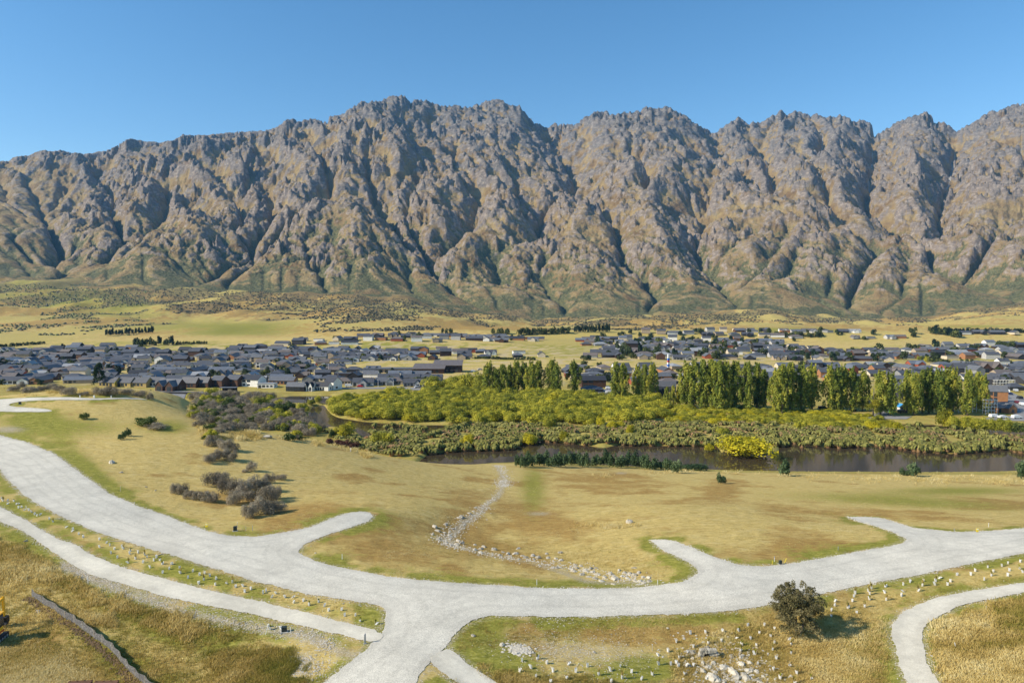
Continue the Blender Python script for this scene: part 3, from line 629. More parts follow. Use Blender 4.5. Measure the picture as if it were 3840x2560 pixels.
# the hill goes on behind and beside the viewpoint
ax, ay = np.meshgrid(np.linspace(-420, 420, 57), np.linspace(-260, 60, 33)); az = np.where(ay < 36, 26.0, 26.0) - 1.4 - 3 * sstep(10, 60, ay)
J = np.arange(32 * 56); r_, c_ = J // 56, J % 56; b0 = r_ * 57 + c_
tag(ob('ground', mesh('ground', np.stack([ax, ay, az + .5 * fbm(ax/40, ay/40, 2, 3)], -1).reshape(-1, 3), np.stack([b0, b0 + 1, b0 + 58, b0 + 57], 1), m, True,
    {'cover': np.zeros((57 * 33, 3)), 'scrub': np.zeros(57 * 33)})), kind='structure')
# ------------------------------------------------------------------ water
m, t, b = newmat('pond_water', 0.06, 0.5); b.inputs['IOR'].default_value = 1.33
b.inputs['Base Color'].default_value = (.055, .042, .025, 1)
ps = pos(t); wv = noise_nd(t, 1.3, 3, 0.5, ps); bump(t, b, wv.outputs[0], 0.05, 0.05)
wx, wy = np.meshgrid([-330, 420], [190, 560])
tag(ob('pond_water', mesh('pond_water', np.stack([wx, wy, np.zeros_like(wx, float)], -1).reshape(-1, 3), np.array([[0, 1, 3, 2]]), m)), kind='structure')
# ------------------------------------------------------------------ air
m = bpy.data.materials.new('haze'); m.use_nodes = True; t = m.node_tree; t.nodes.clear()
o_ = t.nodes.new('ShaderNodeOutputMaterial'); v_ = t.nodes.new('ShaderNodeVolumePrincipled')
v_.inputs['Color'].default_value = (.22, .55, 1.0, 1); v_.inputs['Density'].default_value = 3.1e-5; v_.inputs['Anisotropy'].default_value = 0.0
t.links.new(v_.outputs[0], o_.inputs['Volume'])
hz = MB().box((0, 2700, 900), (13000, 8000, 1824)).build('haze', m)
tag(ob('haze', hz), kind='stuff')
# ------------------------------------------------------------------ foliage builders
def leaf_blobs(blobs, per_m2, size, rs, flat_=0.35, tint_rng=(0.15, 0.95), up=0.25, core=True):
    """small leaf-sized faces spread through the outer part of every blob; blobs = (cx,cy,cz,rx,ry,rz)"""
    Vs, Fs, Ts = [], [], []; base_ = 0
    for bl in blobs:
        c = np.array(bl[:3]); r = np.array(bl[3:6]); ar = 4 * math.pi * ((r[0]*r[1]) ** 1.6 / 3 + (r[0]*r[2]) ** 1.6 / 3 + (r[1]*r[2]) ** 1.6 / 3) ** (1/1.6)
        k = max(8, int(ar * per_m2)); d = rs.randn(k, 3); d /= np.linalg.norm(d, axis=1)[:, None]
        d[:, 2] = np.where(d[:, 2] < -0.55, -d[:, 2], d[:, 2])
        rad = rs.uniform(0.62, 1.08, k)[:, None]; p = c + d * r * rad
        nrm = d / r; nrm /= np.linalg.norm(nrm, axis=1)[:, None]; nrm = nrm + rs.randn(k, 3) * flat_ ; nrm[:, 2] += up; nrm /= np.linalg.norm(nrm, axis=1)[:, None]
        tg = np.cross(nrm, rs.randn(k, 3)); tg /= np.linalg.norm(tg, axis=1)[:, None] + 1e-9; bt = np.cross(nrm, tg)
        s = size * rs.uniform(0.55, 1.25, k)[:, None]
        q = np.stack([p - tg * s, p - bt * s * 0.6, p + tg * s, p + bt * s * 0.6], 1).reshape(-1, 3)
        Vs.append(q); f = np.arange(k * 4).reshape(k, 4) + base_; Fs.append(f); base_ += k * 4
        t0 = rs.uniform(*tint_rng); tt = np.clip(t0 + rs.randn(k) * 0.13, 0, 1); Ts.append(np.repeat(tt, 4))
    return np.concatenate(Vs), np.concatenate(Fs), np.concatenate(Ts)
def crown_mesh(name, mat, blobs, per_m2, size, seed, **kw):
    V, F, T = leaf_blobs(blobs, per_m2, size, np.random.RandomState(seed), **kw)
    return mesh(name, V, F, mat, False, {'tint': T})
M_POP = leafmat('poplar_leaves', (.055,.095,.018), (.24,.27,.038), (.48,.43,.06))
M_POPY = leafmat('turning_leaves', (.10,.12,.012), (.33,.29,.018), (.52,.40,.02), .3)
M_WIL = leafmat('willow_leaves', (.12,.145,.018), (.38,.365,.038), (.62,.54,.055))
M_WILY = leafmat('golden_willow_leaves', (.21,.20,.014), (.50,.44,.022), (.70,.58,.03))
M_MAT = leafmat('matagouri_twigs', (.15,.125,.088), (.31,.265,.19), (.46,.40,.29), .25)
M_GRN = leafmat('shrub_leaves', (.035,.062,.018), (.10,.135,.032), (.20,.22,.05))
M_BLU = leafmat('sucker_leaves', (.035,.065,.026), (.10,.15,.062), (.21,.26,.12))
M_RED = leafmat('russet_leaves', (.05,.022,.016), (.13,.055,.04), (.20,.12,.06))
M_CON = leafmat('conifer_leaves', (.010,.026,.008), (.030,.058,.014), (.10,.125,.025))
M_THORN = leafmat('hawthorn_leaves', (.085,.080,.034), (.20,.175,.080), (.34,.27,.14), .2)
M_BARK = flat('grey_bark', (.16,.135,.105), .9, .1)
# poplars
def poplar_mesh(seed, Ht=26.0, Rm=5.0, mat=None):
    rs = np.random.RandomState(seed); bl = []
    for k in range(58):
        z = 2.2 + (Ht - 4.6) * ((k + rs.rand()) / 58); t = z / Ht
        w = Rm * (math.sin(math.pi * min(1, t * 0.92 + 0.10)) ** 0.7) * (0.55 if t > .88 else 1)
        a = rs.rand() * 6.28; rr = w * rs.uniform(0.1, 0.85); s = rs.uniform(0.85, 1.5)
        bl.append((math.cos(a) * rr, math.sin(a) * rr, z, 0.95 * s, 0.95 * s, rs.uniform(2.2, 4.0) * (0.8 if t > .8 else 1)))
    for k in range(6):
        a = rs.rand() * 6.28; bl.append((math.cos(a) * 1.3, math.sin(a) * 1.3, Ht - rs.uniform(.5, 4.5), .45, .45, 2.4))
    return crown_mesh('poplar_crown', mat or M_POP, bl, 2.6, 0.46, seed)
def trunk_mesh(h, r, mat=M_BARK, limbs=6, seed=0):
    rs = np.random.RandomState(seed); b = MB(); b.tube((0, 0, -.4), (0.1, 0, h * .5), r, r * .7, 7); b.tube((0.1, 0, h * .5), (0, 0, h), r * .7, r * .15, 6)
    for k in range(limbs):
        z = h * rs.uniform(.12, .7); a = rs.rand() * 6.28; l = h * rs.uniform(.12, .25)
        b.tube((0, 0, z), (math.cos(a) * l * .45, math.sin(a) * l * .45, z + l), r * .35, r * .08, 5)
    return b.build('tree_trunk', mat, True)
POPM = [poplar_mesh(200 + i) for i in range(6)]; POPY = [poplar_mesh(230 + i, mat=M_POPY) for i in range(2)]; PTR = trunk_mesh(24, .42, seed=3)
def tree(name, x, y, crown, trunk, sc, rz, label, cat='tree', group=None, z=None):
    z = float(H(x, y)) if z is None else z
    e = bpy.data.objects.new(name, None); e.empty_display_size = 0.5; COL.objects.link(e); e.location = (x, y, z); e.rotation_euler = (0, 0, rz); e.scale = sc
    tag(e, label, cat, group)
    ob('trunk', trunk, e); ob('crown', crown, e); return e
PG = [('the leftmost clump', 1478, [(1836,1359),(1860,1385),(1884,1368),(1911,1368),(1938,1356),(1965,1361),(1993,1357),(2020,1354),(2071,1349),(2085,1372),(2152,1354)]),
 ('the clump left of the striped tower', 1500, [(2307,1357),(2334,1361),(2389,1371),(2416,1367),(2447,1364)]),
 ('the widest clump right of the tower', 1535, [(2572,1361),(2603,1354),(2634,1350),(2664,1350),(2691,1354),(2719,1354),(2756,1354),(2800,1357),(2838,1361),(2862,1385)]),
 ('the clump left of the yellowing tree', 1545, [(2909,1385),(2933,1367),(2963,1361),(3004,1367),(3045,1371),(3111,1371),(3139,1374),(3162,1374),(3193,1381),(3234,1390)]),
 ('the rightmost clump', 1552, [(3400,1388),(3428,1395),(3458,1388),(3482,1385),(3516,1385),(3550,1381),(3574,1385),(3628,1388),(3662,1395),(3686,1408)])]
rs = random.Random(5)
for gname, by, L in PG:
    for i, (px, ty) in enumerate(L):
        b_ = by + rs.uniform(-10, 8); x, y = on_plane(px, b_, 1.2); x, y = float(x), float(y)
        hgt = (b_ - ty) * y / FPX * 1.02; s = hgt / 26.0; w = s * rs.uniform(.95, 1.15) * (1.3 if by == 1478 else 1.0)
        tree('poplar_tree', x, y, POPM[rs.randrange(6)], PTR, (w, w, s), rs.uniform(0, 6.28), f'tall green poplar, {ordw(i+1)} from the left in {gname}', 'tree', 'row of tall poplars behind the willow marsh')
for i, (px, ty, b_, ms, lb) in enumerate([(3302,1385,1556,POPM[2],'tall poplar with yellow leaves on its left side standing alone between clumps'),(3338,1398,1558,POPM[4],'green poplar pressed against the right side of the yellowing poplar')]):
    x, y = map(float, on_plane(px, b_, 1.2)); s = (b_ - ty) * y / FPX / 26
    tree('poplar_tree', x, y, ms, PTR, (s * 1.25, s * 1.25, s), i * 2.0, lb, 'tree')
x, y = map(float, on_plane(3274, 1560, 1.2))
pm = crown_mesh('yellow_crown', M_POPY, [(0,0,7,2.6,2.6,3),(1,0,10,2.4,2.4,3),(-1.5,0,8.5,2,2,2.4),(0.5,-.5,12.5,1.8,1.8,2.2)], 3, .42, 77)
tree('aspen_tree', x, y, pm, PTR, (1, 1, .62), 0, 'bright yellow tree leaning on the left of the lone poplar', 'tree').children
for i, (px, ty, lb) in enumerate([(2501,1450,'young yellow-green poplar leftmost of the three by the pale road gap'),(2524,1444,'young yellow-green poplar in the middle of the three by the road gap'),(2543,1452,'young yellow poplar rightmost of the three by the pale road gap')]):
    x, y = map(float, on_plane(px, 1524, 1.2)); s = (1524 - ty) * y / FPX / 26
    tree('young_poplar', x, y, POPY[i % 2] if i == 2 else POPM[i], PTR, (s * 1.0, s * 1.0, s), i, lb, 'tree', 'young poplars in the gap')
# willow bushes
def bush_mesh(name, mat, seed, n=9, R=1.0, Hh=1.0, per=3.0, size=.12, flat_=.4, spread=.75):
    """unit bush, about 2R wide and Hh tall"""
    rs_ = np.random.RandomState(seed); bl = []
    for k in range(n):
        a = rs_.rand() * 6.28; rr = R * spread * math.sqrt(rs_.rand()); s = rs_.uniform(.28, .5) * R
        z = Hh * rs_.uniform(.3, .78) * (1 - .35 * (rr / R) ** 2)
        bl.append((math.cos(a) * rr, math.sin(a) * rr, z, s, s, s * Hh / R * rs_.uniform(.7, 1.0)))
    bl.append((0, 0, Hh * .35, R * .62, R * .62, Hh * .4))
    return crown_mesh(name, mat, bl, per, size, seed, flat_=flat_)
WILM = [bush_mesh('willow_bush', M_WIL, 300 + i, 15, 1, 1.05, 130, .056) for i in range(6)]
WILY = [bush_mesh('golden_willow', M_WILY, 320 + i, 14, 1, .95, 130, .056) for i in range(3)]
MATM = [bush_mesh('matagouri', M_MAT, 340 + i, 15, 1, 1.0, 120, .045, .55) for i in range(5)]
GRNM = [bush_mesh('shrub', M_GRN, 360 + i, 10, 1, 1.0, 60, .085) for i in range(4)]
BLUM = [bush_mesh('poplar_sucker', M_BLU, 380 + i, 9, 1, 1.1, 45, .11, .6) for i in range(3)]
REDM = [bush_mesh('russet_shrub', M_RED, 390 + i, 9, 1, .8, 60, .08) for i in range(2)]
def scatter(poly, spacing, seed, z=0.6, jitter=.42, dry=False):
    P_ = [tuple(map(float, on_plane(px, py, z))) for px, py in poly]; a = np.array(P_); r_ = random.Random(seed); out = []
    y = a[:, 1].min(); row = 0
    while y < a[:, 1].max():
        x = a[:, 0].min() + (row % 2) * spacing / 2
        while x < a[:, 0].max():
            out.append((x + r_.uniform(-1, 1) * spacing * jitter, y + r_.uniform(-1, 1) * spacing * jitter)); x += spacing
        y += spacing * .87; row += 1
    o_ = np.array(out); k = inside(o_[:, 0], o_[:, 1], P_); o_ = o_[k]
    if dry:
        for w in WATER: o_ = o_[sdist(o_[:, 0], o_[:, 1], w) > 1.0]
    zz = H(o_[:, 0], o_[:, 1]); return [(float(p[0]), float(p[1]), float(q)) for p, q in zip(o_, zz)]
rs = random.Random(11)
WREG = [(1222,1530),(1300,1566),(1400,1576),(1560,1588),(1735,1590),(1900,1592),(2080,1596),(2200,1600),(2300,1592),(2420,1585),(2500,1575),(2490,1512),(2300,1500),(2000,1485),(1850,1478),(1700,1474),(1500,1484),(1330,1502),(1240,1512)]
for x, y, zz in scatter(WREG, 7.9, 1, dry=True):
    r = rs.uniform(4.8, 6.4); gold = rs.random() < .12
    o = ob('willow_bush', (WILY if gold else WILM)[rs.randrange(3 if gold else 6)], None, (x, y, zz - .2), rs.uniform(0, 6.28), (r, r, r * rs.uniform(.72, 1.0)))
    tag(o, 'yellow-green willow bush crowded in the dense thicket behind the pond', 'willow bush', 'willow thicket behind the pond')
for x, y, zz in scatter([(2480,1535),(2620,1528),(2900,1545),(3150,1552),(3330,1572),(3400,1606),(3300,1618),(3180,1618),(2950,1600),(2700,1596),(2560,1592),(2490,1585)], 6.2, 2, dry=True):
    r = rs.uniform(2.6, 4.2); gold = rs.random() < .3
    o = ob('marsh_willow', (WILY if gold else WILM)[rs.randrange(3 if gold else 6)], None, (x, y, zz - .2), rs.uniform(0, 6.28), (r, r, r * rs.uniform(.55, .8)))
    tag(o, 'low yellow-green willow shrub in the marsh in front of the poplars', 'willow bush', 'low marsh willows before the poplars')
def bush(px, py, wpx, hpx, kind, label, name='shrub', cat='bush', group=None, z=None, sink=.06):
    if z is None: x, y, zz = at(px, py)
    else:
        x, y = map(float, on_plane(px, py, z)); zz = float(H(x, y)); zz = max(zz, z)
    r = wpx * y / FPX / 2 * 1.05; h_ = hpx * y / FPX * 1.0
    o = ob(name, kind[rs.randrange(len(kind))], None, (x, y, zz - h_ * sink), rs.uniform(0, 6.28), (r, r, h_)); tag(o, label, cat, group); return o
for i, (px, py, w, h_) in enumerate([(1632,1462,110,48),(1700,1462,80,52),(1742,1466,80,66),(1786,1468,80,70),(1812,1474,70,50)]):
    bush(px, py, w, h_, WILM, f'big yellow-green willow tree, {ordw(i+1)} from the left in front of the first poplars', 'willow_tree', 'tree', 'large willows at the left end of the poplars', z=1.0)
GOLD = [(2806,1700,232,92,'wide golden willow dome at the water edge in the middle of the channel'),(2117,1656,42,44,'small upright golden willow among the sedges left of the water gap'),(1995,1664,66,52,'golden-green willow in front of the sedge bank near the suckers'),(1753,1678,54,50,'single yellow-green willow in the left sedge marsh'),(2255,1608,46,42,'small golden willow left of two others before the marsh'),(2290,1618,50,44,'middle one of the small golden willows before the marsh'),(2322,1616,46,36,'right one of the small golden willows before the marsh'),(2058,1612,52,44,'round olive willow standing apart at the thicket edge'),(2360,1634,40,42,'small willow on the sedge bank below the golden trio'),(2665,1690,46,34,'low willow shrub left of the wide golden dome'),(2708,1640,52,32,'bright green willow shrub on the sedge bank behind the dome'),(3000,1618,50,34,'round bright willow shrub at the front of the right marsh'),(3362,1622,66,44,'golden willow at the right end of the marsh willows'),(3275,1618,60,36,'pale golden willow next to the right end of the marsh'),
 (1295,1640,88,54,'yellow willow at the left water edge behind the russet shrubs'),(1440,1672,90,46,'olive willow growing in the sedges right of the russet shrubs'),(1194,1514,26,26,'small willow on the spit between the two ponds'),(1166,1520,30,20,'low willow beside the small one on the pond spit')]
for px, py, w, h_, lb in GOLD: bush(px, py, w, h_, WILY if 'gold' in lb or 'yellow' in lb else WILM, lb, 'willow_bush', 'willow bush', z=.3)
bush(3536,1596,60,80,[bush_mesh('yellow_bush', M_POPY, 401, 10, 1, 1, 55, .09)],'vivid lemon-yellow tree on the far bank below the rightmost poplars','yellow_tree','tree',z=.8)
for i in range(15):
    bush(3585 + i * 27, 1604 + i * 2.2, 58, 44 + rs.uniform(-4, 10), WILM if i < 8 else GRNM, f'{"yellow-green" if i < 8 else "dark green"} shrub on the far bank, {ordw(i+1)} to the right of the yellow tree', 'bank_shrub', 'bush', 'shrub row on the far right bank', z=.8)
# along the near shore: poplar suckers
for i in range(26):
    px = 1945 + i * 23.5; py = 1740 + (12 * math.sin(i * 1.3)) * .4 + max(0, i - 14) * 1.0; py += 0 if i < 20 else (i - 20) * 2
    bush(px, py + 8, 44, 42 + rs.uniform(-8, 12), BLUM, f'dark blue-green poplar sucker on the near shore, {ordw(i+1)} from the left', 'poplar_sucker', 'bush', 'dark suckers along the near shore')
for px, py, w, h_, lb in [(2938,1783,62,58,'leafy green shrub at the near water edge right of the suckers'),(3425,1786,50,44,'grey-green shrub on the near shore in the middle of the right channel'),(3395,1782,40,24,'low grey-green shrub just left of the taller shore shrub'),(3828,1795,44,60,'green shrub at the right frame edge on the shore'),(2290,1745,22,26,'small dark shrub standing before the sucker row'),(2706,1812,36,34,'thin grey-green sapling alone on the pale paddock'),(2600,1762,90,24,'low twiggy green shrub at the right end of the sucker row')]:
    bush(px, py, w, h_, BLUM, lb, 'shore_shrub', 'bush')
# matagouri scrub
EXPL = [(660,1850,44,46),(688,1855,40,52),(706,1868,40,40),(735,1874,50,42),(770,1880,50,48),(800,1885,50,44),(795,1822,72,62),(832,1818,60,54),(850,1850,70,66),(885,1840,60,50),(880,1888,70,56),(915,1860,70,66),(948,1880,60,50),(955,1845,72,70),(985,1842,64,62),(1000,1885,72,76),(1035,1870,56,60),(1045,1920,60,40),(930,1940,66,62),(978,1926,80,78),(1020,1925,60,52)]
for i, (px, py, w, h_) in enumerate(EXPL):
    bush(px, py, w, h_, MATM, f'grey-brown thorny bush, {ordw(i+1)} from the left in the large clump on the mown slope', 'matagouri_bush', 'bush', 'thorn bush clump on the mown slope')
for i, (px, py, w, h_) in enumerate([(785,1738,44,40),(806,1728,50,40),(835,1722,56,50),(866,1728,50,44),(790,1670,50,44),(820,1674,44,34),(848,1686,60,46),(880,1692,40,34),(918,1770,24,14),(945,1765,44,40),(1050,1797,56,20),(1010,1810,40,40)]):
    bush(px, py, w, h_, MATM, f'grey thorny bush, {ordw(i+1)} along the loose line above the large clump', 'matagouri_bush', 'bush', 'loose thorn bushes above the large clump')
for px, py in [(rs.uniform(720, 1180), rs.uniform(1492, 1650)) for _ in range(300)]:
    if not (py > 1480 + max(0, px - 1000) * .5 and py < 1652 and px > 715 + max(0, 1560 - py) * -.1): continue
    if py > 1600 and px < 760: continue
    if 830 < px < 1100 and 1620 < py: continue
    x, y, z = at(px, py)
    if z < .7: continue
    k = rs.random(); w = rs.uniform(30, 60)
    if k < .62: bush(px, py, w, w * .62, MATM, 'grey-brown thorny bush in the scrub left of the pond', 'matagouri_bush', 'bush', 'thorny scrub left of the pond')
    elif k < .84: bush(px, py, w * .9, w * .6, GRNM, 'green shrub among the thorny scrub left of the pond', 'scrub_shrub', 'bush', 'green shrubs in the scrub left of the pond')
    else: bush(px, py, w * .9, w * .6, WILM, 'yellow-green shrub among the thorny scrub left of the pond', 'scrub_shrub', 'bush', 'yellow-green shrubs in the scrub left of the pond')
for px, py, w, h_, kd, lb in [(862,1524,62,42,GRNM,'round bright green shrub at the top of the scrub slope'),(984,1536,62,50,WILM,'yellow-green shrub right of the rocky outcrop by the pond'),(1072,1542,70,44,GRNM,'broad dark green shrub beside the left pond arm'),(1142,1545,50,36,WILM,'round yellow-green bush at the pond bank left of the water'),(1206,1616,44,32,MATM,'pale grey-green dome shrub on the near pond bank'),(1246,1640,26,36,GRNM,'small dark green upright shrub before the yellow willow'),(1086,1650,54,34,GRNM,'dark green shrub on the dry grass above the mown slope'),(1058,1572,64,32,WILM,'yellowish shrub in the middle of the scrub near the water'),(318,1572,38,28,GRNM,'small green shrub alone on the upper paddock'),(545,1598,90,40,GRNM,'left part of the weedy green clump on the upper paddock'),(590,1608,90,26,MATM,'right brownish part of the weedy clump on the paddock'),(456,1648,26,26,BLUM,'small green sapling on the paddock, left one of a pair'),(477,1636,26,28,BLUM,'small green sapling on the paddock, right one of a pair'),(800,1488,60,36,WILM,'pale green shrub behind the crest in front of the pavilion'),(835,1496,50,24,WILM,'low yellow-green shrub right of the pale one behind the crest')]:
    bush(px, py, w, h_, kd, lb, 'shrub', 'bush')
for i, (px, py, w, h_) in enumerate([(1235,1662,50,24),(1268,1668,50,28),(1300,1674,54,32),(1335,1682,50,34)]):
    bush(px, py, w, h_, REDM, f'dark russet shrub above the mown slope, {ordw(i+1)} from the left', 'russet_shrub', 'bush', 'russet shrubs by the near pond bank')
for i, (px, py, w, h_) in enumerate([(55,1466,40,22),(82,1456,40,26),(112,1474,60,30),(165,1468,44,28),(200,1458,44,24),(222,1470,50,30),(258,1482,60,36),(316,1482,36,16),(388,1480,66,34),(425,1480,60,34),(476,1478,50,24),(527,1486,44,24),(564,1498,26,32)]):
    bush(px, py, w, h_, MATM, f'dark brown bush on the left crest above the drive, {ordw(i+1)} from the left', 'crest_bush', 'bush', 'brown bushes on the left crest')
# conifer on the crest
bl = []; r2 = np.random.RandomState(9)
for k in range(46):
    t_ = r2.rand() ** .8; z = 1 + 8.6 * t_; w = 3.6 * (1 - t_) ** .75 + .35; a = r2.rand() * 6.28
    bl.append((math.cos(a) * w * .7, math.sin(a) * w * .7, z, .75, .75, .95))
x, y, z = at(372, 1449)
s = 88 * y / FPX / 10.0
tree('conifer_tree', x, y, crown_mesh('conifer_crown', M_CON, bl, 9, .24, 9, flat_=.6), trunk_mesh(8.5, .28, seed=8), (s, s, s), 0, 'dark bushy conifer standing alone on the left crest before the roofs', 'tree', z=z)
x, y, z = at(434, 1452); s = 22 * y / FPX / 10
tree('conifer_tree', x, y, crown_mesh('golden_conifer_crown', M_WILY, bl[:30], 8, .24, 19, flat_=.6), trunk_mesh(8.5, .28, seed=8), (s, s, s), 0, 'small golden-green cone tree right of the dark conifer', 'tree', z=z)
# the thorn tree in the right foreground
bl = []; r2 = np.random.RandomState(19)
for k in range(150):
    a = r2.rand() * 6.28; ph = r2.uniform(-1.05, 1.4); rr = r2.uniform(.35, .98)
    bl.append((2.35 * rr * math.cos(a) * math.cos(ph * .8), 2.1 * rr * math.sin(a) * math.cos(ph * .6), 2.35 + 2.25 * rr * math.sin(ph), r2.uniform(.3, .52), r2.uniform(.3, .52), r2.uniform(.25, .42)))
for k in range(26):
    a = r2.rand() * 6.28; ph = r2.uniform(-.2, 1.5); bl.append((2.25 * math.cos(a) * math.cos(ph), 2.1 * math.sin(a) * math.cos(ph), 2.7 + 2.15 * math.sin(ph), .18, .18, .28))
x, y, z = at(2990, 2376); s = 198 * y / FPX / 4.9
tb = MB()
for k in range(7):
    a = r2.rand() * 6.28; q = .35; p0 = Vector((.18 * math.cos(a), .18 * math.sin(a), -.2)); p1 = Vector((.6 * math.cos(a), .6 * math.sin(a), 1.2)); p2 = Vector((1.5 * math.cos(a + .3), 1.5 * math.sin(a + .3), 3.0))
    tb.tube(p0, p1, .09, .065, 6); tb.tube(p1, p2, .065, .02, 5)
tree('thorn_tree', x, y, crown_mesh('thorn_crown', M_THORN, bl, 95, .075, 29, flat_=.9), tb.build('thorn_trunk', M_BARK, True), (s, s, s), 0, 'bushy olive-brown thorn tree beside the gravel road in the right foreground', 'tree', z=z)
# ------------------------------------------------------------------ sedge tussocks
m, t, b = newmat('sedge', .8, .15); a_ = attr(t, 'tint'); oi = N(t, 'ShaderNodeObjectInfo')
f_ = mathn(t, 'ADD', a_, mrange(t, oi.outputs['Random'], 0, 1, -.08, .08), True)
t.links.new(ramp(t, f_, [(0.0, (.24,.13,.06)), (.22, (.34,.22,.10)), (.38, (.10,.105,.028)), (.7, (.205,.20,.046)), (1, (.34,.30,.09))]), b.inputs['Base Color']); M_SED = m
def tussock(seed, nb=46):
    r_ = np.random.RandomState(seed); V, F, T = [], [], []
    k = 9                                         # the brown stump of old leaves
    for j, (zz, rr) in enumerate([(0, .42), (.45, .62), (.85, .55)]):
        for q in range(k): a = 6.28 * q / k; w = rr * r_.uniform(.85, 1.12); V.append((w * math.cos(a), w * math.sin(a), zz)); T.append(.05 + .12 * r_.rand())
    for j in range(2):
        for q in range(k): F.append((j*k+q, j*k+(q+1) % k, (j+1)*k+(q+1) % k, (j+1)*k+q))
    for q in range(nb):                          # drooping fountain of blades
        a = r_.rand() * 6.28; R_ = r_.uniform(.65, 1.15); h_ = r_.uniform(1.15, 1.55); wd = r_.uniform(.12, .22); t0 = r_.uniform(.42, .95)
        ca, sa = math.cos(a), math.sin(a); px_, py_ = -sa * wd, ca * wd; i0 = len(V)
        for (rr, zz, ww) in [(.12, .75, 1.0), (R_ * .5, h_, 1.1), (R_ * .95, h_ * .72, .8), (R_ * 1.08, h_ * .42, .15)]:
            V += [(rr * ca - px_ * ww, rr * sa - py_ * ww, zz), (rr * ca + px_ * ww, rr * sa + py_ * ww, zz)]; T += [t0 * (.7 if zz < h_ * .5 else 1)] * 2
        for j in range(3): F.append((i0 + 2*j, i0 + 2*j + 1, i0 + 2*j + 3, i0 + 2*j + 2))
    return np.array(V), np.array(F), np.array(T)
TUS = [tussock(500 + i) for i in range(5)]; TUSM = [mesh('sedge_tussock', v, f, M_SED, False, {'tint': t_}) for v, f, t_ in TUS]
sed = scatter([(1385,1632),(1470,1606),(1560,1604),(1760,1608),(1800,1594),(2000,1600),(2200,1604),(2420,1592),(2560,1594),(2700,1596),(2950,1602),(3180,1618),(3300,1612),(3420,1608),(3530,1618),(3640,1632),(3760,1642),(3900,1650),(4200,1660),(4300,1712),(3840,1700),(3777,1684),(3565,1702),(3406,1688),(3084,1675),(2695,1676),(2328,1668),(2165,1668),(2034,1655),(1930,1684),(1700,1696),(1580,1706),(1480,1690),(1400,1676)], 2.7, 3, z=.3, jitter=.45)
sed += scatter([(1395,1592),(1440,1588),(1520,1594),(1600,1602),(1600,1620),(1480,1626),(1400,1615)], 3.6, 4, z=.2, jitter=.5)
sed += scatter([(1215,1618),(1300,1640),(1385,1655),(1470,1690),(1560,1716),(1480,1720),(1380,1700),(1280,1668)], 3.0, 6, z=.3, jitter=.5)
rs = random.Random(21)
wl = [np.array(w) for w in WATER]
sa = np.array(sed); dW = np.full(len(sa), 1e9)
for w in WATER: dW = np.minimum(dW, sdist(sa[:, 0], sa[:, 1], w))
HZ = H(sa[:, 0], sa[:, 1])
order = sorted(range(len(sa)), key=lambda i: (0 if dW[i] < 2.2 else 1, sa[i, 1]))
order = [i for i in order if dW[i] > -2.5 or rs.random() < .12]
one = order[:300]; rest = order[300:]
for i in one:
    s = rs.uniform(1.3, 1.95); o = ob('sedge_tussock', TUSM[rs.randrange(5)], None, (sa[i, 0], sa[i, 1], max(HZ[i], -.1) - .1), rs.uniform(0, 6.28), (s, s, s * rs.uniform(.9, 1.2)))
    tag(o, 'drooping olive sedge tussock on its brown stump at the marsh edge', 'sedge', 'sedge tussocks along the edge of the marsh')
def merge_instances(src, items):
    Vs, Fs, Ts = [], [], []; b_ = 0
    for (x, y, z, rz, sx, sz, k) in items:
        v, f, t_ = src[k]; c, s = math.cos(rz), math.sin(rz)
        Vs.append(np.stack([(v[:, 0]*c - v[:, 1]*s) * sx + x, (v[:, 0]*s + v[:, 1]*c) * sx + y, v[:, 2] * sz + z], 1)); Fs.append(f + b_); Ts.append(t_ + random.uniform(-.12, .12) + .5 * float(perlin(x / 11, y / 8, 19)) - (0.35 if random.random() < .07 else 0)); b_ += len(v)
    return np.concatenate(Vs), Fs, np.clip(np.concatenate(Ts), 0, 1)
random.seed(4)
TL = []
for i in range(4):
    r_ = np.random.RandomState(600 + i); v, f, t_ = tussock(600 + i, 16); TL.append((v[27:], (f[18:] - 27), t_[27:]))
gapn = fbm(sa[:, 0] / 13, sa[:, 1] / 9, 3, 15); rest = [i for i in rest if gapn[i] > -.15]
it = [(sa[i, 0], sa[i, 1], max(HZ[i], .1) - .3, rs.uniform(0, 6.28), rs.uniform(1.5, 2.4), rs.uniform(.9, 1.6), rs.randrange(4)) for i in rest]
V, Fs, T = merge_instances(TL, it); tag(ob('sedge_marsh', mesh('sedge_marsh', V, np.concatenate(Fs), M_SED, False, {'tint': T})), kind='stuff')
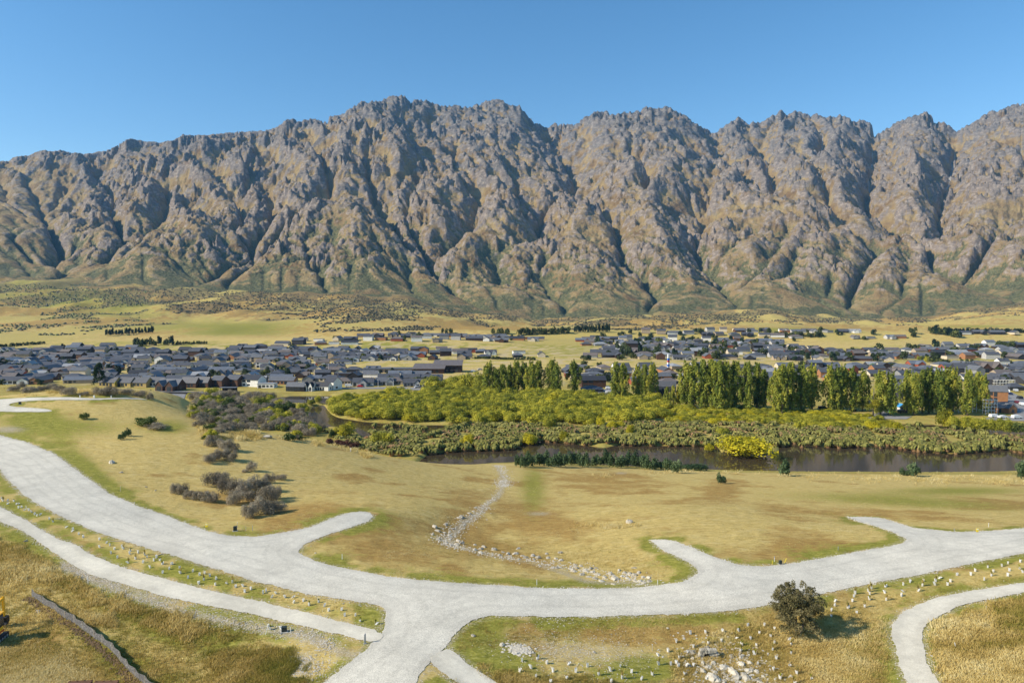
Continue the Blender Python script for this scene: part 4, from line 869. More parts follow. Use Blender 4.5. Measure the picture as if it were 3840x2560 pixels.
# ------------------------------------------------------------------ grass
m, t, b = newmat('dry_grass', .85, .1); gc_ = ramp(t, attr(t, 'tint'), [(0, (.17,.18,.032)), (.25, (.30,.26,.055)), (.45, (.45,.335,.10)), (.65, (.60,.46,.17)), (.85, (.70,.57,.25)), (1, (.76,.66,.36))]); t.links.new(gc_, b.inputs['Base Color'])
tr_ = t.nodes.new('ShaderNodeBsdfTranslucent'); t.links.new(gc_, tr_.inputs[0]); mx_ = t.nodes.new('ShaderNodeMixShader'); mx_.inputs[0].default_value = .4
t.links.new(b.outputs[0], mx_.inputs[1]); t.links.new(tr_.outputs[0], mx_.inputs[2]); t.links.new(mx_.outputs[0], t.nodes['Material Output'].inputs[0]); M_GRASS = m
def grass_patch(name, zones, seed, rnd=np.random):
    """zones: (px polygon, tufts, height, tint, spread)"""
    Vs, Fs, Ts = [], [], []; base_ = 0; R_ = np.random.RandomState(seed)
    for poly, n_, hh, tt, sp_ in zones:
        a = np.array(poly, float); x0, y0 = a.min(0); x1, y1 = a.max(0)
        qx_ = R_.uniform(x0, x1, n_ * 4); qy_ = R_.uniform(y0, y1, n_ * 4); dd = -sdist(qx_, qy_, poly) + 30 * fbm(qx_ / 70, qy_ / 40, 2, 6); k = R_.rand(len(qx_)) < sstep(-5, 60 if hh < .7 else 12, dd); qx_, qy_ = qx_[k][:n_], qy_[k][:n_]
        X, Y, Z = qhit(qx_, qy_); d = road_d(X, Y); cl = .35 * fbm(X / 2.2, Y / 2.2, 2, 9) + .75 * fbm(X / 9, Y / 7, 3, 12)
        k = (d > R_.uniform(-.25, .6, len(d))) & (Z > .4) & (cl > -0.40); X, Y, Z, cl = X[k], Y[k], Z[k], cl[k]; c = len(X)
        for bld in range(6):
            a_ = R_.rand(c) * 6.28; l = hh * R_.uniform(.55, 1.2, c) * (1 + .8 * cl); le = l * R_.uniform(.1, .55, c); w = 0.011 + 0.010 * R_.rand(c) + hh * .010
            ox, oy = R_.randn(c) * sp_, R_.randn(c) * sp_; bx, by = X + ox, Y + oy
            p = np.stack([np.stack([bx - np.sin(a_) * w, by + np.cos(a_) * w, Z - .06], 1), np.stack([bx + np.sin(a_) * w, by - np.cos(a_) * w, Z - .06], 1),
                np.stack([bx + np.cos(a_) * le * .4 + le * .25, by + np.sin(a_) * le * .4, Z + l * .7], 1), np.stack([bx + np.cos(a_) * le + le * .35, by + np.sin(a_) * le, Z + l], 1)], 1)
            Vs.append(p.reshape(-1, 3)); f = np.arange(c)[:, None] * 4 + np.array([[0, 1, 2], [2, 1, 3]]).reshape(1, -1) + base_; Fs.append(f.reshape(-1, 3)); base_ += 4 * c
            Ts.append(np.repeat(np.clip(tt + .09 * R_.randn(c) + .75 * cl, 0, 1), 4))
    return mesh(name, np.concatenate(Vs), np.concatenate(Fs), M_GRASS, False, {'tint': np.concatenate(Ts)})
LONG = [([(-150,1960),(120,2020),(330,2170),(600,2260),(900,2330),(1180,2480),(1250,2600),(-150,2700)], 15000, .24, .40, .16),
 ([(-150,2000),(60,2010),(230,2130),(420,2230),(700,2300),(900,2400),(700,2420),(400,2300),(150,2200),(-150,2200)], 8000, .42, .60, .16),
 ([(760,2430),(1100,2420),(1180,2500),(1150,2600),(800,2600)], 3600, .36, .40, .15), ([(-150,2400),(200,2400),(450,2600),(-150,2700)], 6000, .24, .82, .16), ([(300,2300),(440,2300),(450,2360),(300,2350)], 700, .4, .8, .16),
 ([(3480,2340),(3620,2280),(3760,2250),(4000,2230),(4000,2750),(3560,2700),(3480,2440)], 13000, .42, .62, .16), ([(3700,2260),(4000,2200),(4000,2400),(3720,2380)], 4000, .55, .36, .12),
 ([(2500,2440),(2850,2300),(3100,2250),(3330,2300),(3360,2600),(2500,2600)], 11000, .22, .62, .16), ([(1680,2480),(2600,2560),(2600,2620),(1700,2620)], 4000, .20, .42, .12),
 ([(2200,1790),(2560,1772),(2990,1796),(3500,1818),(3900,1824),(3900,1780),(3400,1778),(2900,1772),(2560,1758)], 5500, .65, .74, .25),
 ([(2120,1980),(2300,1985),(2400,1975),(2380,1958),(2160,1960)], 900, .4, .75, .2), ([(1000,1640),(1250,1675),(1420,1720),(1350,1690),(1080,1640)], 1300, .8, .72, .25),
 ([(700,1520),(760,1640),(840,1655),(1000,1650),(940,1610),(770,1600),(730,1510)], 1700, .8, .72, .25), ([(0,1440),(560,1460),(600,1490),(0,1490)], 2500, .6, .62, .3)]
tag(ob('long_grass', grass_patch('long_grass', LONG, 3)), kind='stuff')
SHORT = [([(-50,1560),(700,1500),(1000,1690),(1900,1745),(3880,1830),(3880,2010),(2400,2080),(1700,2300),(900,2230),(300,2000)], 26000, .10, .68, .18), ([(0,1880),(300,2020),(1400,2250),(1440,2360),(1200,2310),(300,2060)], 5000, .10, .38, .1), ([(1680,2330),(3300,2200),(3880,2120),(3880,2170),(3300,2330),(2900,2400),(1700,2460)], 9000, .11, .45, .1), ([(1150,2050),(1600,2100),(2400,2190),(2600,2170),(2400,2050),(1900,2000)], 5000, .11, .55, .12)]
tag(ob('short_grass', grass_patch('short_grass', SHORT, 4)), kind='stuff')
# ------------------------------------------------------------------ houses
WALLC = {'charcoal': (.045,.045,.05), 'black': (.022,.021,.022), 'white': (.74,.72,.67), 'cream': (.58,.50,.37), 'grey': (.26,.26,.25), 'pale grey': (.45,.44,.42), 'brown timber': (.095,.052,.035), 'dark brown': (.050,.034,.028), 'ochre': (.42,.31,.12), 'beige brick': (.38,.30,.21), 'rust red': (.30,.085,.045), 'cedar': (.33,.16,.075)}
ROOFC = {'charcoal': (.085,.088,.098), 'slate grey': (.135,.14,.15), 'black': (.042,.043,.048), 'brown': (.155,.13,.115), 'pale grey': (.30,.305,.31), 'blue-grey': (.14,.155,.18)}
def cladmat(nm, col):
    m, t, b = newmat(nm, .75, .2); tc = N(t, 'ShaderNodeTexCoord').outputs['Object']
    w = N(t, 'ShaderNodeTexWave'); w.wave_type = 'BANDS'; w.bands_direction = 'Z'; w.inputs['Scale'].default_value = 2.4; w.inputs['Distortion'].default_value = .4; t.links.new(tc, w.inputs[0])
    nz = noise_nd(t, .8, 4, .6, tc); f = mathn(t, 'MULTIPLY', mrange(t, w.outputs[0], 0, .3, .86, 1.0), mrange(t, nz.outputs[0], .3, .7, .85, 1.12))
    cc = N(t, 'ShaderNodeCombineColor')
    for i in range(3): t.links.new(mathn(t, 'MULTIPLY', f, col[i]), cc.inputs[i])
    t.links.new(cc.outputs[0], b.inputs['Base Color']); return m
def roofmat(nm, col):
    m, t, b = newmat(nm, .5, .35); tc = N(t, 'ShaderNodeTexCoord').outputs['Object']
    w = N(t, 'ShaderNodeTexWave'); w.bands_direction = 'X'; w.inputs['Scale'].default_value = .8; t.links.new(tc, w.inputs[0])
    nz = noise_nd(t, .35, 5, .6, tc); f = mathn(t, 'MULTIPLY', mrange(t, w.outputs[0], .85, 1, 1.0, .75), mrange(t, nz.outputs[0], .3, .7, .85, 1.15))
    cc = N(t, 'ShaderNodeCombineColor')
    for i in range(3): t.links.new(mathn(t, 'MULTIPLY', f, col[i]), cc.inputs[i])
    t.links.new(cc.outputs[0], b.inputs['Base Color']); return m
WM = {k: cladmat(k.replace(' ', '_') + '_walls', v) for k, v in WALLC.items()}
RM = {k: roofmat(k.replace(' ', '_') + '_roof', v) for k, v in ROOFC.items()}
m, t, b = newmat('window_glass', .08, .6); b.inputs['Base Color'].default_value = (.03, .04, .05, 1); GLASS = m
FRAME = flat('window_frame', (.07, .07, .075), .6); FRAMEW = flat('white_frame', (.7, .69, .66), .6); CONC = flat('pale_concrete', (.42, .41, .38), .9, .1)
TRIM = flat('roof_trim', (.30, .31, .32), .6)
def gable_walls(mb, L, W_, h, rise, cx=0, cy=0, rot=0):
    prof = [(-W_/2, -.5), (W_/2, -.5), (W_/2, h), (0, h + rise), (-W_/2, h)]
    q = MB(); q.prism(prof, -L/2, L/2); c, s = math.cos(rot), math.sin(rot)
    return mb.add([(cx + x*s + y*c, cy - x*c + y*s, z) for x, y, z in q.v], q.f)
def gable_roof(mb, L, W_, h, rise, cx=0, cy=0, rot=0, eave=.45, gab=.3, th=.16):
    e = W_/2 + eave; z0 = h - rise * eave / (W_/2)
    prof = [(-e, z0), (0, h + rise), (e, z0), (e, z0 + th), (0, h + rise + th), (-e, z0 + th)]
    q = MB(); q.prism(prof, -L/2 - gab, L/2 + gab); c, s = math.cos(rot), math.sin(rot)
    V = [(cx + x*s + y*c, cy - x*c + y*s, z + .03) for x, y, z in q.v]
    # two separate slabs, so that the ridge profile stays clean
    return mb.add(V, [(0,6,7,1),(1,7,8,2),(3,9,10,4),(4,10,11,5),(0,5,11,6),(2,8,9,3),(0,1,4,5),(1,2,3,4),(6,11,10,7),(7,10,9,8)])
def hip_roof(mb, L, W_, h, rise, eave=.5):
    a, c = L/2 + eave, W_/2 + eave; r = max(a - c, .3); z0 = h - .05
    V = [(-a,-c,z0),(a,-c,z0),(a,c,z0),(-a,c,z0),(-r,0,h+rise),(r,0,h+rise),(-a,-c,z0-.15),(a,-c,z0-.15),(a,c,z0-.15),(-a,c,z0-.15)]
    return mb.add(V, [(0,1,5,4),(1,2,5),(2,3,4,5),(3,0,4),(6,7,1,0),(7,8,2,1),(8,9,3,2),(9,6,0,3),(9,8,7,6)])
# plan shapes: ridge along local x
SH = []
def add_shape(L, W_, h, rise, kind):
    w, r = MB(), MB()
    if kind == 'hip':
        w.box((0, 0, h/2 - .25), (L, W_, h + .5)); hip_roof(r, L, W_, h, rise)
    elif kind == 'flat':
        w.box((0, 0, h/2 - .25), (L, W_, h + .5)); r.box((0, 0, h + .12), (L + .5, W_ + .5, .24)); 
    else:
        gable_walls(w, L, W_, h, rise)
        gable_roof(r, L, W_, h, rise)
        if kind in ('L', 'T'):
            cx = (L/2 - W_*.42) if kind == 'L' else 0; cy = -W_*.55
            W2 = W_*.82; r2 = rise*.82
            gable_walls(w, W_*1.1, W2, h - .01, r2, cx, cy, math.pi/2); gable_roof(r, W_*1.1, W2, h - .01, r2, cx, cy, math.pi/2)
        if kind == 'twin':
            for cx in (-L*.25, L*.25):
                gable_walls(w, W_*1.0, L*.36, h - .01, rise*.85, cx, -W_*.4, math.pi/2); gable_roof(r, W_, L*.36, h - .01, rise*.85, cx, -W_*.4, math.pi/2)
    SH.append((w.build('house_walls', WM['grey']), r.build('house_roof', RM['charcoal']), L, W_, h, rise, kind))
for L, W_, h, rise, kind in [(16,8,2.7,2.6,'gable'),(18,9,2.8,2.6,'L'),(15,8.5,2.8,2.9,'T'),(20,9,2.8,2.5,'L'),(17,11,2.6,2.3,'hip'),(14,9,5.2,2.5,'gable'),(13,8,2.7,2.8,'twin'),(19,9,2.8,2.6,'T'),(15,10,2.7,2.4,'hip'),(12,8,5.4,2.9,'gable'),(22,9,2.9,2.4,'gable'),(14,9,3.2,.4,'flat')]: add_shape(L, W_, h, rise, kind)
def wall_win(w, h):
    b_ = MB(); b_.box((0, 0, 0), (w + .24, .12, h + .24)); f = b_.build('window_frame', FRAME)
    b_ = MB(); b_.box((0, -.07, 0), (w, .05, h)); b_.box((0, -.10, 0), (.07, .03, h), m=1); g = b_.build('window_pane', [GLASS, FRAME]); return f, g
WIN = [wall_win(2.4, 1.3), wall_win(1.6, 1.1), wall_win(2.2, 2.0), wall_win(1.0, 1.6)]
b_ = MB(); b_.box((0, 0, 0), (4.8, .12, 2.2))
for k in range(4): b_.box((0, -.07, -.82 + k * .55), (4.7, .04, .48), m=1)
GDOOR = b_.build('garage_door', [FRAME, flat('garage_panel', (.16, .16, .165), .6)])
b_ = MB(); b_.box((0, 0, 1.2), (.8, .8, 2.4)); b_.box((0, 0, 2.5), (.95, .95, .15)); b_.tube((0, 0, 2.5), (0, 0, 2.95), .14); CHIM = b_.build('chimney', flat('chimney_flue', (.13, .12, .12), .7))
def setmat(o, m):
    for s in o.material_slots: s.link = 'OBJECT'; s.material = m
def house(x, y, rz, sh, wc, rc, label, group=None, sc=1.0, wins=4, z=None, chim=False, seed=0, name='house', cat='house'):
    wm, rm, L, W_, h, rise, kind = SH[sh]; z = float(H(x, y)) if z is None else z; r_ = random.Random(seed)
    e = bpy.data.objects.new(name, None); e.empty_display_size = .5; COL.objects.link(e); e.location = (x, y, z); e.rotation_euler = (0, 0, rz)
    e.scale = sc if isinstance(sc, tuple) else (sc,) * 3; tag(e, label, cat, group)
    setmat(ob('wall', wm, e), WM[wc]); rf = ob('roof', rm, e); setmat(rf, RM[rc])
    if chim: ob('chimney', CHIM, rf, (r_.uniform(-L*.3, L*.3), W_*.2, h + rise*.35))
    if wins:
        front = -W_/2 - .03 if kind not in ('L', 'T', 'twin') else -W_/2 - .03
        lv = [1.45] if h < 4 else [1.45, 4.1]
        n_ = 0
        for zz in lv:
            for k in range(max(1, wins // (2 if h > 4 else 1))):
                wx = -L/2 + 2.0 + k * 3.3
                if wx > L/2 - 1.6: break
                if kind == 'L' and wx > L/2 - W_*.42 - W_*.45: break
                if kind == 'T' and abs(wx) < W_*.48: continue
                if kind == 'twin': continue
                q = r_.randrange(3); f = ob('window', WIN[q][0], e, (wx, front, zz if q != 2 else 1.2 + (zz - 1.45))); ob('pane', WIN[q][1], f)
        # gable end to the right and the cross wing
        f = ob('window', WIN[1][0], e, (L/2 + .03, r_.uniform(-1.5, 1), 1.5), math.pi/2); ob('pane', WIN[1][1], f)
        if kind in ('L', 'T'):
            cx = (L/2 - W_*.42) if kind == 'L' else 0; yy = -W_*.55 - W_*.55 - .03
            if r_.random() < .45: ob('garage_door', GDOOR, e, (cx, yy, 1.15))
            else: f = ob('window', WIN[0][0], e, (cx, yy, 1.45)); ob('pane', WIN[0][1], f)
        if kind == 'twin':
            for cx in (-L*.25, L*.25): f = ob('window', WIN[2][0], e, (cx, -W_*.9 - .03, 1.2)); ob('pane', WIN[2][1], f)
    return e
def px_house(px, py, wpx, sh, rzd, wc, rc, label, **kw):
    """a house whose base centre is seen at px,py and whose length shows about wpx wide"""
    x, y = map(float, on_plane(px, py, 1.3)); sc = kw.pop('hs', 1.0)
    L = SH[sh][2]; lx = wpx * y / FPX / (L * max(.35, abs(math.cos(R(rzd)))) )
    return house(x, y, R(rzd), sh, wc, rc, label, sc=(lx, min(lx, 1.1) if abs(math.cos(R(rzd))) > .6 else lx, sc), **kw)
NEARH = [(415,1449,72,0,-14,'ochre','charcoal','ochre walled gable house right beside the dark conifer',1.25),(472,1449,74,0,-14,'ochre','charcoal','second ochre gable house right of the dark conifer',1.25),
 (530,1450,76,0,-14,'ochre','charcoal','third ochre gable house, just left of the white one',1.25),(590,1449,70,0,-14,'white','charcoal','white gable house between the ochre houses and the brown clad ones',1.25),
 (645,1462,84,6,-12,'brown timber','slate grey','brown clad double-gabled house nearest the left crest',1.35),(716,1453,64,0,-12,'brown timber','charcoal','narrow brown clad gable house behind the double-gabled one',1.35),(762,1452,60,0,-12,'brown timber','charcoal','small brown clad gable house, third of the brown row',1.35),
 (826,1450,52,9,-24,'brown timber','charcoal','tall brown clad two-storey house, fourth of the brown row',.95),(884,1448,52,9,-24,'brown timber','charcoal','tall brown clad two-storey house next to the white barn house',.95),
 (952,1448,72,9,-20,'white','black','tall white barn-shaped house with black roof right of the brown row',.98),(1003,1453,62,11,0,'white','pale grey','low flat-roofed white garage building in front of the barn house',.95),
 (1062,1440,98,10,-6,'cedar','slate grey','long cedar clad house with a pale slate roof behind the black barn',1.0),(1113,1464,72,10,-8,'black','slate grey','black barn-shaped wing by the pond lawn',1.1),
 (1163,1463,40,6,-8,'white','black','pair of white gables beside the black barn wing',1.15),(1208,1462,66,10,-16,'white','black','long white wing with a row of windows facing the pond',1.05),
 (1250,1458,44,9,-40,'white','black','tall white two-storey house at the end of the pond wing',1.0),
 (1290,1440,60,4,0,'beige brick','brown','beige house with brown hipped roof behind the white tall house',1.0),(1364,1446,78,7,4,'pale grey','charcoal','pale grey villa facing the street behind the white van',1.05),(1404,1444,50,4,10,'grey','charcoal','small grey villa right of the street villa',.95),
 (1442,1442,66,1,8,'pale grey','slate grey','pale grey villa with slate roof above the green verge',1.0),(1486,1440,54,8,0,'beige brick','brown','beige hipped house with brown roof near the lamp post',1.0),(1546,1448,64,1,6,'grey','charcoal','grey weatherboard villa with white trim near the willows',1.0),(1582,1450,50,6,0,'pale grey','charcoal','small pale grey double gable villa next to the willows',1.0),(1640,1446,56,8,6,'charcoal','charcoal','dark hipped villa half hidden by the first willow',1.0),
 (2222,1450,92,5,4,'brown timber','black','long two-storey timber clad block between two poplar clumps',1.0),(2220,1468,80,8,0,'charcoal','charcoal','low charcoal garage block in front of the timber clad block',.8),(2500,1468,66,10,-14,'charcoal','charcoal','dark roofed hall in the gap left of the widest poplars',1.3),(2472,1484,36,6,0,'black','black','small black double gable in front of the dark hall',1.0),
 (3735,1508,60,5,-20,'cedar','slate grey','cedar house with slate roof rising behind the scaffold',1.3),(3762,1545,80,7,8,'cedar','slate grey','unfinished cedar clad house with blue gable at the right frame edge',1.0),
 (3290,1540,50,5,20,'pale grey','charcoal','pale grey house seen between poplars left of the blue hut',1.0),(3372,1490,34,5,-60,'charcoal','charcoal','tall charcoal house seen in the gap right of the yellowing poplar',1.2),(3688,1450,44,9,-30,'charcoal','charcoal','dark house behind the right end of the poplars',1.1),(3740,1440,50,6,0,'charcoal','charcoal','charcoal garage gable at the head of the car street',1.0),(3800,1462,60,4,4,'charcoal','charcoal','dark hipped house right of the car street',1.0),(3700,1395,90,6,0,'brown timber','brown','pair of brown gabled terrace blocks above the car street',1.6),(3615,1396,80,0,-5,'charcoal','charcoal','long dark gable block left of the brown terrace blocks',1.5)]
occ = []
for i, (px, py, w, sh, rzd, wc, rc, lb, hs) in enumerate(NEARH):
    e = px_house(px, py, w, sh, rzd, wc, rc, lb, hs=hs, wins=5, seed=i, chim=(i % 3 == 0)); occ.append((e.location.x, e.location.y, 15 if w < 80 else 18))
# school
def blockbuilding(px, py, z0, parts, label, name, cat, rz=0):
    x, y = map(float, on_plane(px, py, z0)); e = bpy.data.objects.new(name, None); COL.objects.link(e); e.location = (x, y, float(H(x, y))); e.rotation_euler = (0, 0, R(rz)); tag(e, label, cat)
    for nm, cx, cy, L, W_, h, rise, wc, rc in parts:
        w, r = MB(), MB()
        if rise > .5:
            prof = [(-W_/2, -.5), (W_/2, -.5), (W_/2, h + rise), (-W_/2, h)]; q = MB(); q.prism(prof, -L/2, L/2); w.add([(y_, x_, z_) for x_, y_, z_ in q.v], [f[::-1] for f in q.f])
            q = MB(); q.prism([(-W_/2 - 1.4, h + .02 - rise*.1), (W_/2 + 1, h + rise + .05), (W_/2 + 1, h + rise + .45), (-W_/2 - 1.4, h + .4 - rise*.1)], -L/2 - .8, L/2 + .8); r.add([(y_, x_, z_) for x_, y_, z_ in q.v], [f[::-1] for f in q.f])
        else: w.box((0, 0, h/2 - .25), (L, W_, h + .5)); r.box((0, 0, h + .2), (L + 1.6, W_ + 2, .4))
        a = ob('wall', w.build('block_walls', WM[wc]), e, (cx, cy, 0)); b2 = ob('roof', r.build('block_roof', RM[rc]), e, (cx, cy, 0))
        for k in range(int(L // 4.5)): f = ob('window', WIN[2][0], e, (cx - L/2 + 2.5 + k * 4.4, cy - W_/2 - .04, 1.5)); ob('pane', WIN[2][1], f)
    occ.append((x, y, 34)); return e
blockbuilding(1560, 1397, 1.3, [('a', -22, 2, 46, 12, 3.4, .2, 'beige brick', 'slate grey'), ('b', 12, -2, 26, 15, 4.2, 2.8, 'brown timber', 'brown'), ('c', 27, 8, 24, 15, 6.2, 3.0, 'dark brown', 'brown')], 'long low school with stepped brown roofs beside the golf fairway', 'school_building', 'school')
# town lots
T1 = [(-900,1322),(0,1320),(282,1306),(408,1300),(578,1313),(794,1320),(862,1303),(964,1300),(1100,1308),(1559,1314),(1559,1348),(1440,1352),(1161,1374),(1300,1382),(1430,1395),(1660,1403),(1700,1440),(1400,1434),(1000,1436),(600,1440),(-900,1452)]
T2 = [(1030,1295),(1100,1280),(1230,1268),(1400,1260),(1620,1254),(1950,1264),(2030,1275),(1960,1284),(1700,1283),(1500,1284),(1250,1294),(1100,1298)]
T2b = [(1480,1314),(1650,1312),(1960,1322),(2070,1330),(2060,1344),(1900,1346),(1780,1348),(1600,1352),(1480,1350)]
T3 = [(2240,1258),(2400,1247),(2700,1240),(2850,1242),(3100,1243),(3300,1248),(3480,1254),(3480,1268),(3220,1277),(3150,1262),(3000,1265),(2900,1300),(3100,1310),(3300,1315),(3560,1298),(3840,1292),(4400,1290),(4400,1345),(3700,1348),(3500,1352),(3200,1355),(2700,1352),(2500,1347),(2330,1350),(2180,1352),(2180,1330),(2250,1318),(2230,1300),(2160,1298),(2150,1280)]
T3b = [(3570,1252),(3840,1247),(4400,1247),(4400,1262),(3600,1264)]
T4 = [(2120,1368),(2500,1372),(3000,1372),(3840,1368),(4400,1370),(4400,1440),(3860,1440),(3660,1430),(3560,1440),(2700,1450),(2560,1440),(2250,1440),(2130,1430)]
def to_world(poly):
    X, Y, Z = hit([p[0] for p in poly], [p[1] for p in poly], 2400); return list(zip(X, Y))
lots = []; r_ = random.Random(77)
for nm, poly, sx, sy, ang in (('left', T1, 18, 23, 4), ('terr', T2, 21, 30, -3), ('mid', T2b, 26, 34, 3), ('right', T3, 22, 33, -4), ('rtop', T3b, 26, 40, 0), ('behind', T4, 21, 27, 6)):
    PW = to_world(poly); a = np.array(PW); c, s = math.cos(R(ang)), math.sin(R(ang))
    cand = []
    for j in range(-60, 90):
        for i in range(-90, 90):
            lx = i * sx + (j % 2) * 7 + r_.uniform(-3, 3) + 6 * (i // 6); ly = j * sy + r_.uniform(-3, 3) + 5 * (j // 3)
            cand.append((lx * c - ly * s, 780 + lx * s + ly * c, j))
    ca = np.array(cand); k = inside(ca[:, 0], ca[:, 1], PW) & (ca[:, 1] > 470) & (ca[:, 1] < 1750) & (np.abs(ca[:, 0] / ca[:, 1]) < .84)
    for ox, oy, rr in occ: k &= (ca[:, 0] - ox) ** 2 + (ca[:, 1] - oy) ** 2 > rr * rr
    lots += [(float(p[1]), float(p[0]), nm, int(p[2])) for p in ca[k]]
LH = H(np.array([l[1] for l in lots]), np.array([l[0] for l in lots]))
for k, l in enumerate(lots): lots[k] = l + (float(LH[k]),)
vis = [l for l in lots if abs(l[1] / l[0]) < .76]; vis.sort(key=lambda l: l[0]); NE = 300 - len(NEARH)
def hid(l):      # tucked behind the left crest or the poplar wall
    px, py = project(l[1], l[0], l[4] + 5); return (px < 560 and py > 1432) or (py > 1405 and (2570 < px < 2860 or 2900 < px < 3240 or 3400 < px < 3690))
vis = [l for l in vis if not hid(l)]
indiv = vis[:NE]; ids = set(id(l) for l in indiv); rest = [l for l in lots if id(l) not in ids]
wk = ['charcoal']*5 + ['black']*1 + ['white']*4 + ['cream']*5 + ['grey']*4 + ['pale grey']*3 + ['brown timber']*2 + ['dark brown']*2 + ['beige brick']*4 + ['rust red'] + ['cedar']*2
rk = ['charcoal']*9 + ['slate grey']*5 + ['black']*1 + ['brown']*3 + ['blue-grey']*2 + ['pale grey']
RB = sorted(set()); rowsd = {}
KN_ = {'gable': 'gabled', 'L': 'L-shaped', 'T': 'T-shaped', 'hip': 'hip-roofed', 'twin': 'twin-gabled', 'flat': 'flat-roofed'}
SPOT = {'left': 'left town', 'terr': 'upper terrace', 'mid': 'fairway edge', 'right': 'right suburb', 'rtop': 'far right terrace', 'behind': 'poplar streets'}
byrow = {}
for l in indiv: byrow.setdefault((l[2], l[3]), []).append(l)
rownum = {}
for nm in SPOT:
    js = sorted(set(l[3] for l in indiv if l[2] == nm))
    for q, j in enumerate(js): rownum[(nm, j)] = q + 1
for key, L_ in byrow.items():
    L_.sort(key=lambda l: l[1] / l[0])
    for q, l in enumerate(L_):
        rr = random.Random(int(l[1] * 7 + l[0] * 13)); sh = rr.randrange(len(SH)); wc = rr.choice(wk); rc = rr.choice(rk)
        if SH[sh][6] == 'flat' and rr.random() < .6: sh = 1
        base_ = {'left': 4, 'terr': 0, 'mid': 2, 'right': -4, 'rtop': 0, 'behind': 8}[l[2]] + rr.choice([0, 0, 0, 90, -90, 180]) + rr.uniform(-8, 8)
        lb = f'{wc} {KN_[SH[sh][6]]} house, {rc} roof, {ordw(q+1)} from left, {ordw(rownum[key])} row of {SPOT[l[2]]}'
        house(l[1], l[0], R(base_), sh, wc, rc, lb, 'houses of the town', sc=rr.uniform(.84, 1.0), wins=3 if l[0] < 760 else 2, z=l[4], chim=rr.random() < .25, seed=rr.randrange(999))
# the farther houses: one mass
bv, bf, bm = [], [], []; wl_ = list(WM.values()); rl_ = list(RM.values()); wkeys = list(WM); rkeys = list(RM); rr = random.Random(9)
SHD = [(np.array([v.co[:] for v in s[0].vertices]), [tuple(p.vertices) for p in s[0].polygons], np.array([v.co[:] for v in s[1].vertices]), [tuple(p.vertices) for p in s[1].polygons]) for s in SH]
cnt = 0
for l in rest:
    k = rr.randrange(len(SH)); a = R(rr.choice([0, 0, 0, 90, 180]) + rr.uniform(-10, 10)); c, s = math.cos(a), math.sin(a); q = rr.uniform(.9, 1.1)
    for V, F, mi_ in ((SHD[k][0], SHD[k][1], wkeys.index(rr.choice(wk))), (SHD[k][2], SHD[k][3], len(wkeys) + rkeys.index(rr.choice(rk)))):
        b_ = len(bv); bv += [(l[1] + (x*c - y*s) * q, l[0] + (x*s + y*c) * q, l[4] + z * q) for x, y, z in V.tolist()]; bf += [tuple(i + b_ for i in f) for f in F]; bm += [mi_] * len(F)
tag(ob('far_houses', mesh('far_houses', np.array(bv), bf, wl_ + rl_, mi=bm)), kind='stuff')
# ------------------------------------------------------------------ garden trees, hedges and shelter belts
M_FAR = leafmat('garden_leaves', (.022,.036,.014), (.060,.080,.026), (.16,.17,.04), .15)
M_PINE = leafmat('pine_leaves', (.010,.024,.014), (.024,.046,.024), (.06,.085,.035), .1)
LOW = [bush_mesh('small_tree_crown', M_FAR, 700 + i, 7, 1, 1.15, 22, .15, .5) for i in range(5)]
PIN = [bush_mesh('pine_crown', M_PINE, 720 + i, 7, 1, 1.5, 20, .16, .5, .55) for i in range(3)]
r_ = random.Random(31); gt = 0
TW = [(to_world(p), nm) for nm, p in (('left town', T1), ('right-hand suburb', T3), ('streets behind the poplars', T4), ('upper terrace', T2))]
for PW, nm in TW:
    a = np.array(PW); n_ = {'left town': 130, 'right-hand suburb': 190, 'streets behind the poplars': 40, 'upper terrace': 22}[nm]
    R_ = np.random.RandomState(n_); y = R_.uniform(a[:, 1].min(), a[:, 1].max(), 4000); x = R_.uniform(-.76, .76, 4000) * y; k = inside(x, y, PW)
    for l in lots: k &= (np.abs(x - l[1]) > 8.5) | (np.abs(y - l[0]) > 9)
    x, y = x[k][:n_], y[k][:n_]; zz = H(x, y)
    for x_, y_, z in zip(x.tolist(), y.tolist(), zz.tolist()):
        s = r_.uniform(2.2, 4.4) if nm != 'right-hand suburb' else r_.uniform(3, 6.5)
        o = ob('garden_tree', LOW[r_.randrange(5)] if r_.random() < .85 else PIN[r_.randrange(3)], None, (x_, y_, z - .3), r_.uniform(0, 6.28), (s, s, s * r_.uniform(1.0, 1.5)))
        tag(o, f'small dark garden tree between the houses of the {nm}', 'tree', f'garden trees of the {nm}')
def belt(pts, n_, kind, hpx, wpx, label, group, name='shelter_tree', jit=2):
    for i in range(n_):
        t_ = i / max(1, n_ - 1) * (len(pts) - 1); k = min(int(t_), len(pts) - 2); f = t_ - k
        px = pts[k][0] * (1 - f) + pts[k+1][0] * f + r_.uniform(-jit, jit); py = pts[k][1] * (1 - f) + pts[k+1][1] * f + r_.uniform(-.8, .8)
        x, y, z = at(px, py); w = wpx * y / FPX / 2 * r_.uniform(.85, 1.2); h_ = hpx * y / FPX * r_.uniform(.8, 1.15)
        o = ob(name, kind[r_.randrange(len(kind))], None, (x, y, z - .5), r_.uniform(0, 6.28), (w, w, h_ / 1.3)); tag(o, label.replace('#', ordw(i + 1)), 'tree', group)
belt([(398,1259),(570,1249)], 15, PIN, 22, 17, 'dark pine in the hedge across the left fields, # from the left', 'pine hedge across the left fields')
belt([(510,1298),(560,1296),(640,1294)], 9, PIN + LOW, 34, 26, 'dark tree of the clump behind the left town, # from the left', 'tree clump behind the left town')
belt([(650,1292),(775,1290)], 14, LOW, 16, 12, 'small tree in the line right of the left clump, # from the left', 'tree line right of the left clump')
